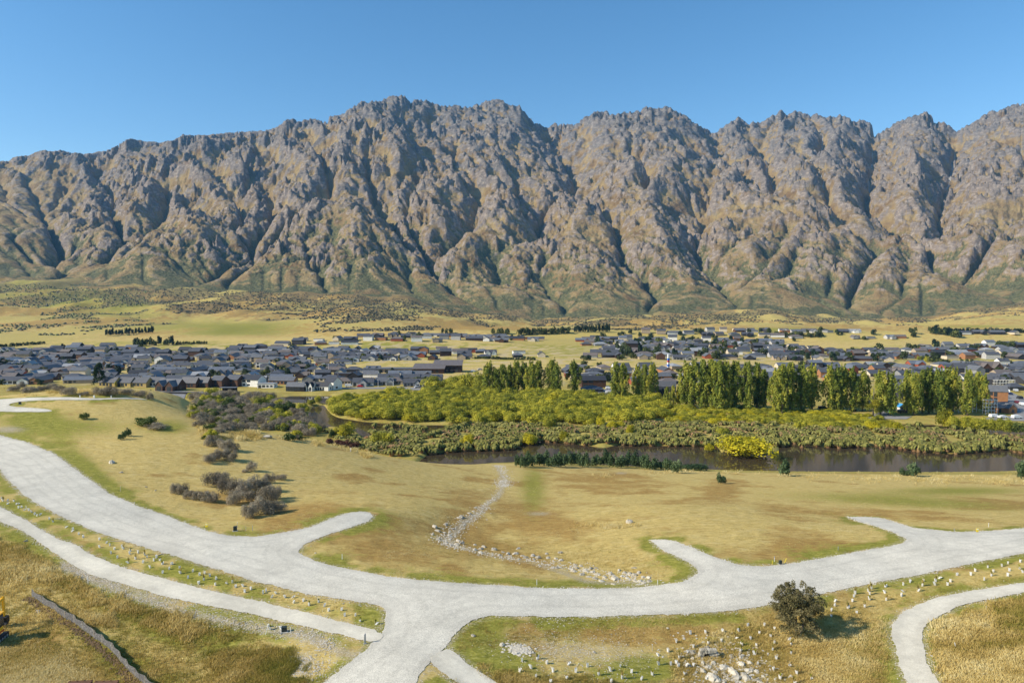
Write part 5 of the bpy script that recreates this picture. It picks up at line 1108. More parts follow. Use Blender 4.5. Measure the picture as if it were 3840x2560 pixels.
belt([(0,1302),(160,1290)], 13, LOW, 15, 18, 'dark bush in the far left hedge, # from the left', 'far left hedge')
belt([(1660,1252),(1690,1250)], 3, LOW, 22, 16, 'dark tree in the small clump above the terrace houses, # from the left', 'small clump above the terrace')
belt([(1850,1252),(1900,1252)], 4, [LOW[1]], 26, 22, 'grey-green gum tree behind the terrace houses, # from the left', 'gum trees behind the terrace')
belt([(1950,1256),(2130,1250)], 15, LOW, 30, 24, 'tree in the mixed belt right of the gum trees, # from the left', 'mixed belt right of the gums')
belt([(2155,1246),(2285,1246)], 20, PIN, 26, 12, 'tall dark pine in the straight plantation, # from the left', 'straight pine plantation')
belt([(3490,1250),(3540,1256),(3600,1268)], 10, PIN + LOW, 30, 24, 'dark tree in the grove of the right suburb, # from the left', 'grove of the right suburb')
belt([(3530,1246),(3840,1248)], 34, PIN, 15, 16, 'pine in the long far right belt, # from the left', 'long far right pine belt')
belt([(2920,1258),(3010,1262),(3080,1264)], 9, LOW, 22, 26, 'tree in the grove above the suburb knoll, # from the left', 'grove above the suburb knoll')
belt([(1790,1345),(2000,1350)], 20, LOW, 14, 18, 'bush in the dark hedge by the fairway, # from the left', 'dark hedge by the fairway')
belt([(3450,1352),(3560,1366),(3680,1370)], 18, LOW + [WILM[1]], 24, 26, 'olive tree in the gully of the right suburb, # from the left', 'olive trees in the suburb gully')
# far scrub on the fans: thousands of low dark bushes
rs_ = np.random.RandomState(44); n_ = 36000; px = rs_.uniform(-300, 4200, n_); yy = 1080 * (YT - 60) / (1080 + (YT - 60 - 1080) * rs_.rand(n_)) ; yy = rs_.uniform(1120, YT - 40, n_)
xx = (px - 1920) / FPX * yy
g = fbm(xx / 120, yy / 200, 4, 121) + .20 * sstep(1500, 2150, yy) + .35 * fbm(xx / 40, yy / 40, 3, 131)
ppx, ppy = project(xx, yy, 20 + 0 * xx)
for bx, by, rx, ry in ((900,1240,300,30),(3100,1228,520,18),(1830,1225,200,14),(500,1285,330,12)): g -= .8 * np.exp(-((ppx - bx) / rx) ** 2 - ((ppy - by) / ry) ** 2)
g += .5 * np.exp(-((ppx - 1250) / 500) ** 2 - ((ppy - 1180) / 50) ** 2) + .5 * np.exp(-((ppx - 2650) / 250) ** 2 - ((ppy - 1205) / 25) ** 2) + .4 * np.exp(-((ppx - 300) / 420) ** 2 - ((ppy - 1140) / 50) ** 2)
g += .10; k = g > .17; xx, yy = xx[k], yy[k]; zz = H(xx, yy); c = len(xx); r = rs_.uniform(1.2, 3.4, c); hh = r * rs_.uniform(.5, 1.1, c); a = rs_.rand(c) * 6.28
ang = a[:, None] + np.arange(5)[None] * 2 * math.pi / 5; rad = r[:, None] * rs_.uniform(.75, 1.2, (c, 5))
ring = np.stack([xx[:, None] + rad * np.cos(ang), yy[:, None] + rad * np.sin(ang), np.repeat((zz - .4)[:, None], 5, 1)], -1)
ring2 = np.stack([xx[:, None] + .7 * rad * np.cos(ang + .3), yy[:, None] + .7 * rad * np.sin(ang + .3), (zz + hh * .8)[:, None] + 0 * rad], -1)
top = np.stack([xx, yy, zz + hh], -1)[:, None]
V = np.concatenate([ring, ring2, top], 1).reshape(-1, 3)
fl = [(i, (i+1) % 5, 5 + (i+1) % 5) for i in range(5)] + [(i, 5 + (i+1) % 5, 5 + i) for i in range(5)] + [(5 + i, 5 + (i+1) % 5, 10) for i in range(5)]
F = (np.arange(c)[:, None, None] * 11 + np.array(fl)[None]).reshape(-1, 3)
tn = np.repeat(np.clip(.35 + .25 * rs_.randn(c) + .38 * (xx / yy < -.52), 0, 1), 11)
M_FS = leafmat('fan_scrub', (.050,.047,.026), (.11,.098,.058), (.20,.21,.07), .0, .0)
tag(ob('hill_scrub', mesh('hill_scrub', V, F, M_FS, False, {'tint': tn})), kind='stuff')
# ------------------------------------------------------------------ tree guards, stakes and other small things near the road
def v1(l): return [(x * .4209, 1900 + y * .4209) for x, y in l]
def v2(l): return [(960 + x * .4209, 1900 + y * .4209) for x, y in l]
def v3(l): return [(1920 + x * .4209, 1900 + y * .4209) for x, y in l]
def v4(l): return [(2880 + x * .4209, 1900 + y * .4209) for x, y in l]
def a1(l): return [(x * .4082, 1400 + y * .4082) for x, y in l]
m, t, b = newmat('guard_plastic', .5, .3); b.inputs['Base Color'].default_value = (.93, .92, .90, 1); b.inputs['Subsurface Weight'].default_value = 0.0
tr_ = t.nodes.new('ShaderNodeBsdfTranslucent'); tr_.inputs[0].default_value = (.93, .93, .90, 1); mx_ = t.nodes.new('ShaderNodeMixShader'); mx_.inputs[0].default_value = .58
t.links.new(b.outputs[0], mx_.inputs[1]); t.links.new(tr_.outputs[0], mx_.inputs[2]); t.links.new(mx_.outputs[0], t.nodes['Material Output'].inputs[0]); GUARD = m
STAKE = flat('weathered_stake', (.55, .47, .34), .8, .1); WHITE = flat('white_paint', (.78, .77, .73), .5, .3, .05); YEL = flat('yellow_marker', (.80, .62, .03), .5, .3, .05)
DARKG = flat('dark_utility_green', (.035, .045, .04), .5, .3); STEEL = flat('galvanised_steel', (.38, .39, .40), .45, .5, .08, metal=.4)
def guard_mesh(kind, seed):
    r_ = random.Random(seed); w, h_ = .135, .38; lean = {'upright': .02, 'leaning': .13, 'slumped': .2}[kind]; mb = MB(); n = 4; V = []
    rings = [(0, 1.0), (.5, .98), (1, 1.05 if kind != 'slumped' else 1.25)]
    for zt, s in rings:
        for k in range(n):
            a = math.pi/4 + k * math.pi/2; V.append((w * s * math.cos(a) * r_.uniform(.85, 1.15) + lean * zt, w * s * .8 * math.sin(a) * r_.uniform(.85, 1.15) + lean * .4 * zt * (-1) ** seed, h_ * zt * (1 if kind != 'slumped' else .72) + (r_.uniform(-.06, .05) if zt == 1 else 0)))
    F = [(j*n+k, j*n+(k+1) % n, (j+1)*n+(k+1) % n, (j+1)*n+k) for j in range(2) for k in range(n)]
    iV = [(x * .9 + .1 * lean, y * .9, z + (.0 if z > .1 else .02)) for x, y, z in V]; F2 = [tuple(i + len(V) for i in f[::-1]) for f in F]
    mb.add(V + iV, F + F2); top = [(2*n+k, 2*n+(k+1) % n, len(V)+2*n+(k+1) % n, len(V)+2*n+k) for k in range(n)]; mb.f += top; mb.mi += [0] * 4
    return mb.build('plant_guard', GUARD)
GM = {k: [guard_mesh(k, s) for s in range(3)] for k in ('upright', 'leaning', 'slumped')}
mb = MB()
for s in (-.13, .12): mb.box((s * .8, .02, .2), (.022, .022, .48))
STK2 = mb.build('guard_stakes', STAKE)
def sprout(seed, mat, n=26, h_=.36, sp=.16):
    R_ = np.random.RandomState(seed); V, F, T = [], [], []
    for q in range(n):
        a = R_.rand() * 6.28; i0 = len(V); r0 = R_.uniform(0, .05); r1 = R_.uniform(.05, sp); z1 = .38 + h_ * R_.uniform(.3, 1); w = .025
        for rr, zz, ww in ((r0, .25, w), (r1 * .6, (z1 + .3) * .55, w * 1.2), (r1, z1, w * .4)):
            V += [(rr * math.cos(a) - math.sin(a) * ww, rr * math.sin(a) + math.cos(a) * ww, zz), (rr * math.cos(a) + math.sin(a) * ww, rr * math.sin(a) - math.cos(a) * ww, zz)]; T += [R_.rand()] * 2
        for j in range(2): F.append((i0 + 2*j, i0 + 2*j + 1, i0 + 2*j + 3, i0 + 2*j + 2))
    return mesh('sprout', np.array(V), np.array(F), mat, False, {'tint': np.array(T)})
SPR = {'green': sprout(1, M_WIL, 34, .22), 'straw': sprout(2, M_GRASS, 22, .62, .26), 'rusty': sprout(3, M_RED, 26, .25)}
GA = v1([(258,20),(283,35),(310,55),(330,70),(350,62),(438,100),(475,122),(582,172),(636,208),(650,190),(700,235),(740,262),(886,280),(945,312),(978,332),(890,350),(1020,367),(990,403),(1087,348),(1101,361),(1165,383),(1155,408),(1230,397),(1047,440),(1146,487),(1208,452),(1290,418),(1310,438),(1393,440),(1370,467),(1425,465),(1445,502),(1274,487),(1340,530),(1450,577),(1507,543),(1522,502),(1540,500),(1600,535),(1608,577),(1720,563),(1776,597),(1825,585),(1870,605),(1816,638),(1773,670),(1675,622),(1925,635),(1918,685),(2022,668),(2070,663),(2098,705),(2170,697),(2181,748),(2237,724)]) + v2([(63,757),(88,742),(180,760),(138,795),(262,794),(324,795),(333,842),(421,828),(474,862),(558,838),(606,874),(648,915),(763,910),(790,960),(886,957),(931,1003),(1067,1032)]) + a1([(15,1137),(30,1160),(68,1160),(66,1187),(127,1163),(152,1193),(170,1188),(198,1218),(172,1223),(217,1245)])
GB = v2([(110,1055),(127,1080),(234,1105),(225,1075)])
GC = v3([(1588,1118),(1727,1117),(1879,1105),(2024,1097),(2100,1047),(2248,1052),(2203,1115),(1991,1157),(2126,1168),(1463,1190),(1618,1235),(1750,1213),(1868,1190),(2048,1223),(2177,1227),(1392,1275),(1305,1317),(1562,1295),(2038,1280),(2168,1303),(1490,1340),(1308,1390),(1415,1395),(1467,1388),(1480,1415),(1549,1410),(1616,1408),(2190,1390),(1640,1462),(1536,1487),(1730,1530)]) + v4([(60,1082),(24,1147),(183,1180),(56,1203),(207,1223),(39,1260),(205,1297),(75,1345),(193,1403),(50,1440),(257,1477),(110,1520),(380,1518),(235,1565)])
GD = v3([(1250,1483),(1150,1530),(1065,1460),(980,1515),(963,1408),(880,1448),(885,1553),(774,1483),(671,1413),(568,1458),(497,1393),(490,1522),(367,1460),(312,1385),(344,1555),(223,1342),(215,1500),(172,1425),(90,1360),(66,1453)])
GE = v4([(596,830),(597,870),(562,915),(565,965),(710,890),(751,833),(775,760),(764,787),(788,938),(861,880),(906,818),(905,765),(897,740),(917,717),(1044,703),(1043,753),(1055,818),(1190,786),(1210,743),(1204,682),(1262,657),(1336,738),(1377,693),(1385,650),(1489,682),(1492,650),(1521,624),(1601,685),(1628,655),(1683,597),(1809,594),(1847,562),(1926,638),(1958,528),(1990,603),(2006,567),(2086,517),(2135,603),(2137,493),(2151,558),(2237,538),(2248,478),(2273,574)])
rs = random.Random(88)
for L_, where, grp in ((GA, 'between road and lower path', 'plant guards on the verge between road and lower path'), (GB, 'beside the dark post', 'plant guards by the dark post'), (GC, 'around the boulders', 'plant guards around the boulders'), (GD, 'left of the boulders', 'plant guards left of the boulders'), (GE, 'right of the thorn tree', 'plant guards along the right verge')):
    L_ = sorted(L_)
    for i, (px, py) in enumerate(L_):
        x, y, z = at(px, py + 5.5); k = rs.choices(['upright', 'leaning', 'slumped'], [6, 3, 1.2])[0]; s = rs.uniform(.88, 1.1)
        o = ob('plant_guard', GM[k][rs.randrange(3)], None, (x, y, z - .03), rs.uniform(0, 6.28), s); sp_ = rs.random(); w_ = ''
        ob('stake_pair', STK2, o)
        if sp_ < .2: ob('sprout', SPR['green'], o); w_ = 'with green sprout '
        elif sp_ < (.45 if L_[0][0] > 2000 else .27): ob('sprout', SPR['straw'], o); w_ = 'with straw tuft '
        elif sp_ < .34 and L_[0][0] > 2000: ob('sprout', SPR['rusty'], o); w_ = 'with rusty sprout '
        tag(o, f'{k} white guard {w_}{where}, {ordw(i+1)} from left', 'plant guard', grp)
def stick(px, py, hpx, label, mat=WHITE, w=.06, lean=0.0, name='marker_stake', cat='stake', cap=None):
    x, y, z = at(px, py); h_ = hpx * y / FPX; mb = MB(); r = Matrix.Rotation(lean, 3, 'Y')
    mb.box(tuple(r @ Vector((0, 0, h_/2 - .05))), (w, w * .6, h_ + .1), rot=r); o = ob(name, mb.build(name, mat), None, (x, y, z)); tag(o, label, cat)
    if cap: mb = MB(); mb.box(tuple(r @ Vector((0, 0, h_ * .93))), (w * 1.25, w * .8, h_ * .12), rot=r); ob('painted_tip', mb.build('painted_tip', cap), o)
    return o
for px, py, hp, lb, kw in [(330,2190,32,'white survey stake on the stony strip below the lower path',{}),(98,1912,18,'white survey stake among the guards at the upper left verge',{}),(1283,2097,21,'white survey stake on the grass inside the driveway bend',{}),(1192,2258,20,'white survey stake behind the guards near the verge end',{}),(1090,2370,22,'short white stake right of the dark post at the path end',{}),(994,2380,34,'long white stake leaning left beside the plant guards',{'lean': .35}),(966,2356,24,'thin rusty stake leaning at the left of the dark post',{'mat': STAKE, 'lean': -.2}),(2013,2193,22,'white survey stake on the green verge below the rocks',{}),(2466,2190,18,'white survey stake at the right end of the rocks',{}),(2446,2440,28,'pale stake standing alone on the gravelly bank',{'mat': STAKE, 'cap': WHITE}),(3143,2063,16,'grey survey stake on the verge between the right driveways',{'mat': STEEL}),(3578,1996,16,'grey survey stake at the road edge left of the yellow marker',{'mat': STEEL}),(3707,1975,16,'pale survey stake in the grass right of the yellow marker',{}),(3698,2282,11,'short white peg inside the bend of the right path',{}),(3585,2430,24,'white stake leaning left inside the right path bend',{'lean': -.25}),(452,1842,20,'weathered stake on the verge halfway up the main road',{'mat': STAKE}),
    (890,1978,22,'pale stake directly behind the dark box by the road',{'mat': STAKE, 'cap': WHITE}),(922,1989,17,'yellowish peg between the dark box and the grey stake',{'mat': STAKE}),(947,1990,22,'grey stake right of the dark box by the road',{'mat': STEEL}),(2904,2105,20,'blue and white marker stake left of the small dark box',{'cap': flat('blue_tape', (.03, .12, .5), .5)}),(2896,2115,14,'yellow peg left of the small dark box',{'mat': YEL}),(2942,2110,20,'yellow stake leaning right beside the small dark box',{'mat': YEL, 'lean': .35}),(300,1490,9,'white edge marker on the far drive, leftmost',{'w': .2}),(353,1491,9,'grey-white edge marker on the far drive, second',{'w': .4}),(417,1491,8,'white edge marker on the far drive, third',{'w': .2}),(1315,1692,14,'pale stake at the top of the mown slope under the russet shrubs',{'w': .2}),(98,1512,10,'thin peg beside the dark box inside the far drive',{'mat': STAKE, 'w': .1})]:
    stick(px, py, hp, lb, **kw)
def marker(px, py, lb):
    x, y, z = at(px, py); e = ob('yellow_marker', None, None, (x, y, z)); h_ = 16 * y / FPX; tag(e, lb, 'marker')
    mb = MB(); mb.box((0, 0, h_ * .55), (.34, .05, h_ * .85), taper=1.0); mb.box((0, -.035, h_ * .75), (.26, .02, .12), m=1); ob('plate', mb.build('marker_plate', [YEL, WHITE]), e)
    mb = MB(); mb.box((0, .04, h_ * .3), (.06, .05, h_ * .75)); ob('post', mb.build('marker_post', STAKE), e)
marker(775, 1977, 'yellow marker board on the green verge left of the dark box'); marker(3665, 1995, 'yellow marker board on the verge of the right road')
def ubox(px, py, hpx, wpx, lb):
    x, y, z = at(px, py); h_ = hpx * y / FPX; w = wpx * y / FPX; e = ob('utility_box', None, None, (x, y, z)); tag(e, lb, 'utility box'); e.rotation_euler = (0, 0, .25)
    mb = MB(); mb.box((0, 0, h_ * .45), (w, w * .7, h_ * .9), taper=.95); ob('cabinet', mb.build('cabinet', DARKG), e)
    mb = MB(); mb.box((0, 0, h_ * .93), (w * 1.08, w * .8, h_ * .1), taper=.8); ob('lid', mb.build('cabinet_lid', DARKG), e); mb = MB(); mb.box((0, -w * .35, h_ * .45), (w * .8, .03, h_ * .7)); ob('door', mb.build('cabinet_door', DARKG), e)
    mb = MB(); mb.box((0, 0, .03), (w * 1.4, w * 1.1, .08)); ob('plinth', mb.build('plinth', CONC), e)
ubox(882, 1990, 19, 13, 'dark utility box on the green verge near the first driveway'); ubox(2926, 2114, 15, 11, 'small dark utility box with yellow pegs on the right verge'); ubox(75, 1516, 11, 8, 'dark utility box inside the loop of the far drive'); ubox(1066, 2368, 22, 20, 'dark square post box among guards at the lower path end')
# bollard at the junction
x, y, z = at(1369, 2412); e = ob('bollard', None, None, (x, y, z), .3); tag(e, 'grey steel post standing at the corner of lower path and road', 'bollard')
mb = MB(); mb.box((0, 0, .42), (.17, .12, .94)); ob('post', mb.build('bollard_post', STEEL), e); mb = MB(); mb.box((0.03, 0, .93), (.10, .13, .10)); ob('cap', mb.build('bollard_cap', STEEL), e); mb = MB(); mb.box((0, 0, .01), (.3, .25, .06)); ob('base', mb.build('bollard_base', CONC), e)
# ------------------------------------------------------------------ rocks
m, t, b = newmat('schist', .9, .15); tc = N(t, 'ShaderNodeTexCoord').outputs['Object']; n1_ = noise_nd(t, 2.2, 5, .65, tc); n2_ = noise_nd(t, 9, 3, .6, tc); oi = N(t, 'ShaderNodeObjectInfo')
f_ = mathn(t, 'ADD', mathn(t, 'MULTIPLY', n1_.outputs[0], .8), mathn(t, 'MULTIPLY', oi.outputs['Random'], .25))
t.links.new(ramp(t, f_, [(.3, (.20, .175, .13)), (.5, (.42, .38, .30)), (.75, (.64, .59, .48))]), b.inputs['Base Color']); bump(t, b, n2_.outputs[0], .6, .05); SCHIST = m
def rock_mesh(seed, flatn=.65):
    R_ = np.random.RandomState(seed); V = []; n, mrows = 8, 5
    for j in range(mrows):
        ph = -math.pi/2 + math.pi * (j + .5) / mrows
        for i in range(n): a = 6.28 * i / n + .3 * (j % 2); r = R_.uniform(.78, 1.18); V.append((r * math.cos(a) * math.cos(ph) * 1.15, r * math.sin(a) * math.cos(ph) * .85, r * math.sin(ph) * flatn))
    V += [(0, 0, -flatn * .9), (R_.uniform(-.2, .2), R_.uniform(-.2, .2), flatn * R_.uniform(.75, 1))]
    F = []
    for j in range(mrows - 1):
        for i in range(n): a, b_, c_, d_ = j*n+i, j*n+(i+1) % n, (j+1)*n+(i+1) % n, (j+1)*n+i; F += [(a, b_, c_), (a, c_, d_)]
    F += [(len(V)-2, (i+1) % n, i) for i in range(n)] + [(len(V)-1, (mrows-1)*n+i, (mrows-1)*n+(i+1) % n) for i in range(n)]
    return mesh('rock', np.array(V), F, SCHIST)
RKM = [rock_mesh(i, .55 + .1 * (i % 4)) for i in range(8)]
def rock(px, py, wpx, label, group=None, name='rock', sink=.3):
    x, y, z = at(px, py); r = wpx * y / FPX / 2; s = rs.uniform(.85, 1.15)
    o = ob(name, RKM[rs.randrange(8)], None, (x, y, z + r * (.35 - sink)), None, (r, r * s, r * rs.uniform(.7, 1)), rot=(rs.uniform(-.25, .25), rs.uniform(-.25, .25), rs.uniform(0, 6.28))); tag(o, label, 'rock', group); return o
CH = v2([(1590,180),(1612,215),(1690,160),(1572,245),(1630,290),(1675,230),(1750,195),(1720,258),(1722,290),(1695,320),(1740,345),(1788,340),(1800,308),(1832,330),(1805,100),(1832,92),(1895,60),(1950,340),(2000,380),(2030,360),(2000,410),(2120,385),(2165,435),(2205,405),(2245,420),(1945,385),(1955,10),(2260,440)])
for i, (px, py) in enumerate(sorted(CH)): rock(px, py, rs.uniform(14, 25), f'grey-white rock in the upper left part of the dry channel, {ordw(i+1)} from left', 'rocks of the upper dry channel')
CH2 = v3([(55,375),(30,420),(100,440),(120,455),(60,470),(195,470),(185,440),(235,455),(310,420),(325,458),(390,465),(435,478),(430,410),(370,545),(400,547),(430,540),(565,520),(575,545),(548,572),(515,548),(615,530),(650,560),(705,550),(755,545),(720,580),(660,575),(620,605),(755,605),(690,620),(740,640),(800,662),(830,628),(905,690),(880,600),(955,565),(1005,590),(1050,600),(1090,610),(1030,635),(1095,660),(1140,665),(1130,690),(1170,630),(1170,680),(1220,630),(1220,665),(1090,545),(1130,590),(980,620)])
for i, (px, py) in enumerate(sorted(CH2)): rock(px, py, rs.uniform(17, 29), f'pale rock sunk in grass in the lower dry channel, {ordw(i+1)} from left', 'rocks of the lower dry channel', sink=.45)
rock(*v3([(915, 645)])[0], 32, 'largest bright white boulder in the lower dry channel', name='boulder', sink=.1)
BO = [(1730,1247,60),(1600,1285,75),(1605,1335,50),(1890,1260,40),(2040,1330,70),(1955,1325,55),(2040,1385,80),(2115,1380,60),(2190,1390,30),(1890,1420,90),(1975,1455,120),(1890,1480,50),(2100,1440,80),(2145,1430,50),(2180,1455,60),(1790,1385,60),(1700,1380,60),(1745,1420,60),(1700,1450,70),(1780,1495,130),(1835,1440,50),(2000,1505,90),(2085,1495,100),(2180,1530,70),(2215,1555,60),(1945,1520,60),(2110,1568,60),(1840,1545,60),(1890,1565,70),(2270,1562,40),(1810,1470,50),(1660,1420,40),(2240,1500,44),(1930,1380,36),(2085,1350,36)]
BO = sorted(BO)
for i, (vx, vy, w) in enumerate(BO):
    px, py = v3([(vx, vy)])[0]; rock(px, py + w * .1, w * .46, f'{"large " if w > 85 else ("small " if w < 52 else "")}pale schist boulder below the stone headwall, {ordw(i+1)} from left', 'boulders below the headwall', 'boulder', .30)
for px, py, w, lb in [(1884,2420,26,'dark-sided boulder at the green corner right of the junction'),(418,1736,30,'flat white rock lying alone on the mown slope'),(455,1772,14,'small white stone below the flat rock on the mown slope'),(548,1825,10,'tiny pale stone left of another on the lower slope'),(583,1839,10,'tiny pale stone on the lower mown slope near the road'),(2360,1960,32,'pale boulder half hidden in straw grass on the paddock'),(32,1464,14,'white boulder on the left crest among brown bushes'),(97,2029,14,'white stone at the edge below the lower path'),(2228,2444,18,'flat pale rock on the gravelly bank'),(2350,2415,8,'small pale stone on the bank near the stake'),(3012,2390,9,'small pale stone at the foot of the thorn tree'),(1183,2073,10,'flat stone on the grass by the driveway bend'),(1287,2262,10,'white stone on the verge between road and guards'),(145,2293,22,'flat pale slab lying near the top of the silt fence'),(1775,2384,20,'flat grey stone in the green corner by the path')]:
    rock(px, py, w, lb)
# dark outcrop by the pond scrub
for i, (px, py, w) in enumerate(sorted([(800,1512,40),(830,1520,36),(782,1502,30),(1010,1528,40),(1050,1522,34),(1000,1640,36),(778,1566,26)])): rock(px, py, w, f'grey rock outcrop in the scrub left of the pond, {ordw(i+1)} from the left', 'outcrops in the pond scrub', 'rock_outcrop', .2)
# loose stones
PALE = flat('pale_stones', (.60, .555, .46), .9, .1, .2)
P3 = np.array([(0, 0, 1), (1, 0, 0), (0, 1, 0), (-1, 0, 0), (0, -1, 0)], float); F3 = np.array([(0, 1, 2), (0, 2, 3), (0, 3, 4), (0, 4, 1)])
def stones(zones, seed, name):
    R_ = np.random.RandomState(seed); Vs, Fs = [], []; b_ = 0
    for pts_, n_, spread, size in zones:
        X, Y, _ = qhit(np.array([p[0] for p in pts_], float), np.array([p[1] for p in pts_], float)); t_ = R_.rand(n_) * (len(pts_) - 1); i = np.minimum(t_.astype(int), len(pts_) - 2); f = t_ - i
        x = X[i] * (1-f) + X[i+1] * f + R_.randn(n_) * spread; y = Y[i] * (1-f) + Y[i+1] * f + R_.randn(n_) * spread; z = H(x, y); s = size * R_.uniform(.4, 1.4, n_); a = R_.rand(n_) * 6.28
        V = P3[None] * s[:, None, None] * R_.uniform(.6, 1.3, (n_, 5, 3)); V[:, :, 2] *= .6; c_, s_ = np.cos(a)[:, None], np.sin(a)[:, None]
        V = np.stack([V[..., 0]*c_ - V[..., 1]*s_ + x[:, None], V[..., 0]*s_ + V[..., 1]*c_ + y[:, None], V[..., 2] + z[:, None] + .03], -1)
        Vs.append(V.reshape(-1, 3)); Fs.append((np.arange(n_)[:, None, None] * 5 + F3[None]).reshape(-1, 3) + b_); b_ += n_ * 5
    return tag(ob(name, mesh(name, np.concatenate(Vs), np.concatenate(Fs), PALE)), kind='stuff')
stones([([(230,2120),(330,2165),(500,2235),(700,2300),(900,2340),(1150,2385),(1250,2430)], 2400, .7, .07), ([(1870,1745),(1895,1800),(1885,1825)], 900, 1.1, .14), ([(1885,1825),(1850,1870),(1800,1920),(1720,1975)], 420, .5, .12), ([(1820,1900),(1720,1975),(1660,2020),(1690,2045),(1800,2070),(2050,2110),(2250,2150),(2420,2180)], 1500, 1.0, .12),
        ([(2650,2470),(2720,2510),(2800,2560)], 700, 2.2, .16), ([(2000,2440),(2350,2450)], 1300, 2.6, .055), ([(1925,2430),(1965,2440)], 260, .5, .16), ([(1080,2480),(1180,2520)], 900, 1.2, .07), ([(3560,2450),(3640,2560)], 900, 1.0, .07),
        ([(600,2060),(1000,2180),(1400,2265)], 500, .5, .06), ([(2000,2335),(2900,2230),(3500,2140)], 900, .5, .06)], 5, 'loose_stones')
# gravel kicked off the edges of the road and paths
R_ = np.random.RandomState(8); ex, ey = [], []
for k, (pl, _) in POLYS.items():
    if k == 'gravel_drive': continue
    n_ = int(len(pl) * 7); i = R_.randint(0, len(pl), n_); dd = R_.randn(n_) * .33; a = R_.rand(n_) * 6.28; ex.append(pl[i, 0] + dd * np.cos(a)); ey.append(pl[i, 1] + dd * np.sin(a))
x = np.concatenate(ex); y = np.concatenate(ey); k = (np.abs(x) < .8 * y) & (y < 200) & (y > 40); x, y = x[k], y[k]; n_ = len(x); z = H(x, y) + .02; s = R_.uniform(.02, .065, n_) * (.6 + y / 120)
V = P3[None] * s[:, None, None] * R_.uniform(.6, 1.3, (n_, 5, 3)) + np.stack([x, y, z], -1)[:, None]
tag(ob('edge_gravel', mesh('edge_gravel', V.reshape(-1, 3), (np.arange(n_)[:, None, None] * 5 + F3[None]).reshape(-1, 3), GRAV2, False, {'edge': np.full(n_ * 5, 1.0)})), kind='stuff')
# stone headwall of the culvert
x, y, z = at(2652, 2462); e = ob('stone_headwall', None, None, (x, y, z)); tag(e, 'dry-stone culvert headwall above the boulders in the right foreground', 'stone wall'); sc_ = y / FPX
RB_ = random.Random(3)
bxm = []
for i in range(5):
    mb = MB(); mb.box((0, 0, 0), (RB_.uniform(.8, 1.1), .5, RB_.uniform(.8, 1)), taper=RB_.uniform(.85, 1)); bxm.append(mb.build('stone', SCHIST))
for j in range(7):
    wx0 = -38 * sc_ + j * 1.6 * sc_
    xx_ = wx0
    while xx_ < -wx0:
        L = RB_.uniform(7, 13) * sc_; hh_ = 4.6 * sc_
        zc = hh_ * (j + .5); cxm = xx_ + L/2
        if not (abs(cxm + 2 * sc_) < 9 * sc_ and j < 4): ob('stone', bxm[RB_.randrange(5)], e, (cxm, RB_.uniform(-.06, .06), zc), RB_.uniform(-.08, .08), (L * .95, 1.0, hh_))
        xx_ += L
mb = MB(); mb.tube((-2 * sc_, -.1, 8 * sc_), (-2 * sc_, .5, 8 * sc_), 8.5 * sc_, n=12); ob('pipe_mouth', mb.build('pipe_mouth', flat('dark_pipe', (.02, .02, .02), .8)), e)
# ------------------------------------------------------------------ silt fence
m, t, b = newmat('silt_cloth', .6, .3); tc = pos(t); w_ = noise_nd(t, 7, 4, .7, tc, .5); t.links.new(ramp(t, w_.outputs[0], [(.35, (.055, .055, .06)), (.55, (.16, .155, .155)), (.68, (.36, .35, .34))]), b.inputs['Base Color']); CLOTH = m
SF = v1([(285,800),(370,862),(490,930),(580,1000),(660,1035),(735,1095),(840,1175),(910,1215),(1000,1290),(1065,1370),(1125,1440),(1200,1520),(1290,1590),(1400,1670),(1520,1760)])
pts_ = [at(px, py) for px, py in SF]; e = ob('silt_fence', None, None, pts_[0]); tag(e, 'sagging dark grey silt fence running down the lower left slope', 'silt fence'); o0 = Vector(pts_[0])
for i in range(len(pts_)):
    p = Vector(pts_[i]) - o0; ln = rs.uniform(-.12, .12); mb = MB(); mb.box((p.x, p.y, p.z + .42), (.05, .05, .95)); ob('post', mb.build('fence_post', STAKE), e)
    if i + 1 < len(pts_):
        q = Vector(pts_[i+1]) - o0; d = (q - p); nrm = Vector((d.y, -d.x, 0)).normalized(); V, F = [], []; K = 8; sg = rs.uniform(.02, .12)
        for k in range(K + 1):
            t_ = k / K; c_ = p.lerp(q, t_); hz_ = float(H(c_.x + o0.x, c_.y + o0.y)) - o0.z; sag = sg * math.sin(math.pi * t_)
            for zz in (0, .32, .64, .92): V.append((c_.x + nrm.x * (.03 * math.sin(zz * 5 + k) + sag * zz * .8 - .02), c_.y + nrm.y * (.03 * math.sin(zz * 5 + k) + sag * zz * .8 - .02), hz_ + zz * (1 - sag) + (.0 if zz else -.05)))
        for k in range(K):
            for j in range(3): a_ = k * 4 + j; F.append((a_, a_ + 4, a_ + 5, a_ + 1))
        ob('cloth_panel', mesh('cloth_panel', np.array(V), F, CLOTH, True), e)
# clods along its foot
R_ = np.random.RandomState(5); SOIL = flat('turned_soil', (.17, .115, .075), .95, .05)
X, Y = np.array([p[0] for p in pts_]), np.array([p[1] for p in pts_]); n_ = 900; t_ = R_.rand(n_) * (len(pts_) - 1.01); i = t_.astype(int); f = t_ - i
x = X[i] * (1-f) + X[i+1] * f - .35 + R_.randn(n_) * .22; y = Y[i] * (1-f) + Y[i+1] * f - .3 + R_.randn(n_) * .22; z = H(x, y); s = R_.uniform(.05, .2, n_)
V = P3[None] * s[:, None, None] * R_.uniform(.6, 1.3, (n_, 5, 3)) + np.stack([x, y, z + .02], -1)[:, None]
tag(ob('soil_clods', mesh('soil_clods', V.reshape(-1, 3), (np.arange(n_)[:, None, None] * 5 + F3[None]).reshape(-1, 3), SOIL)), kind='stuff')
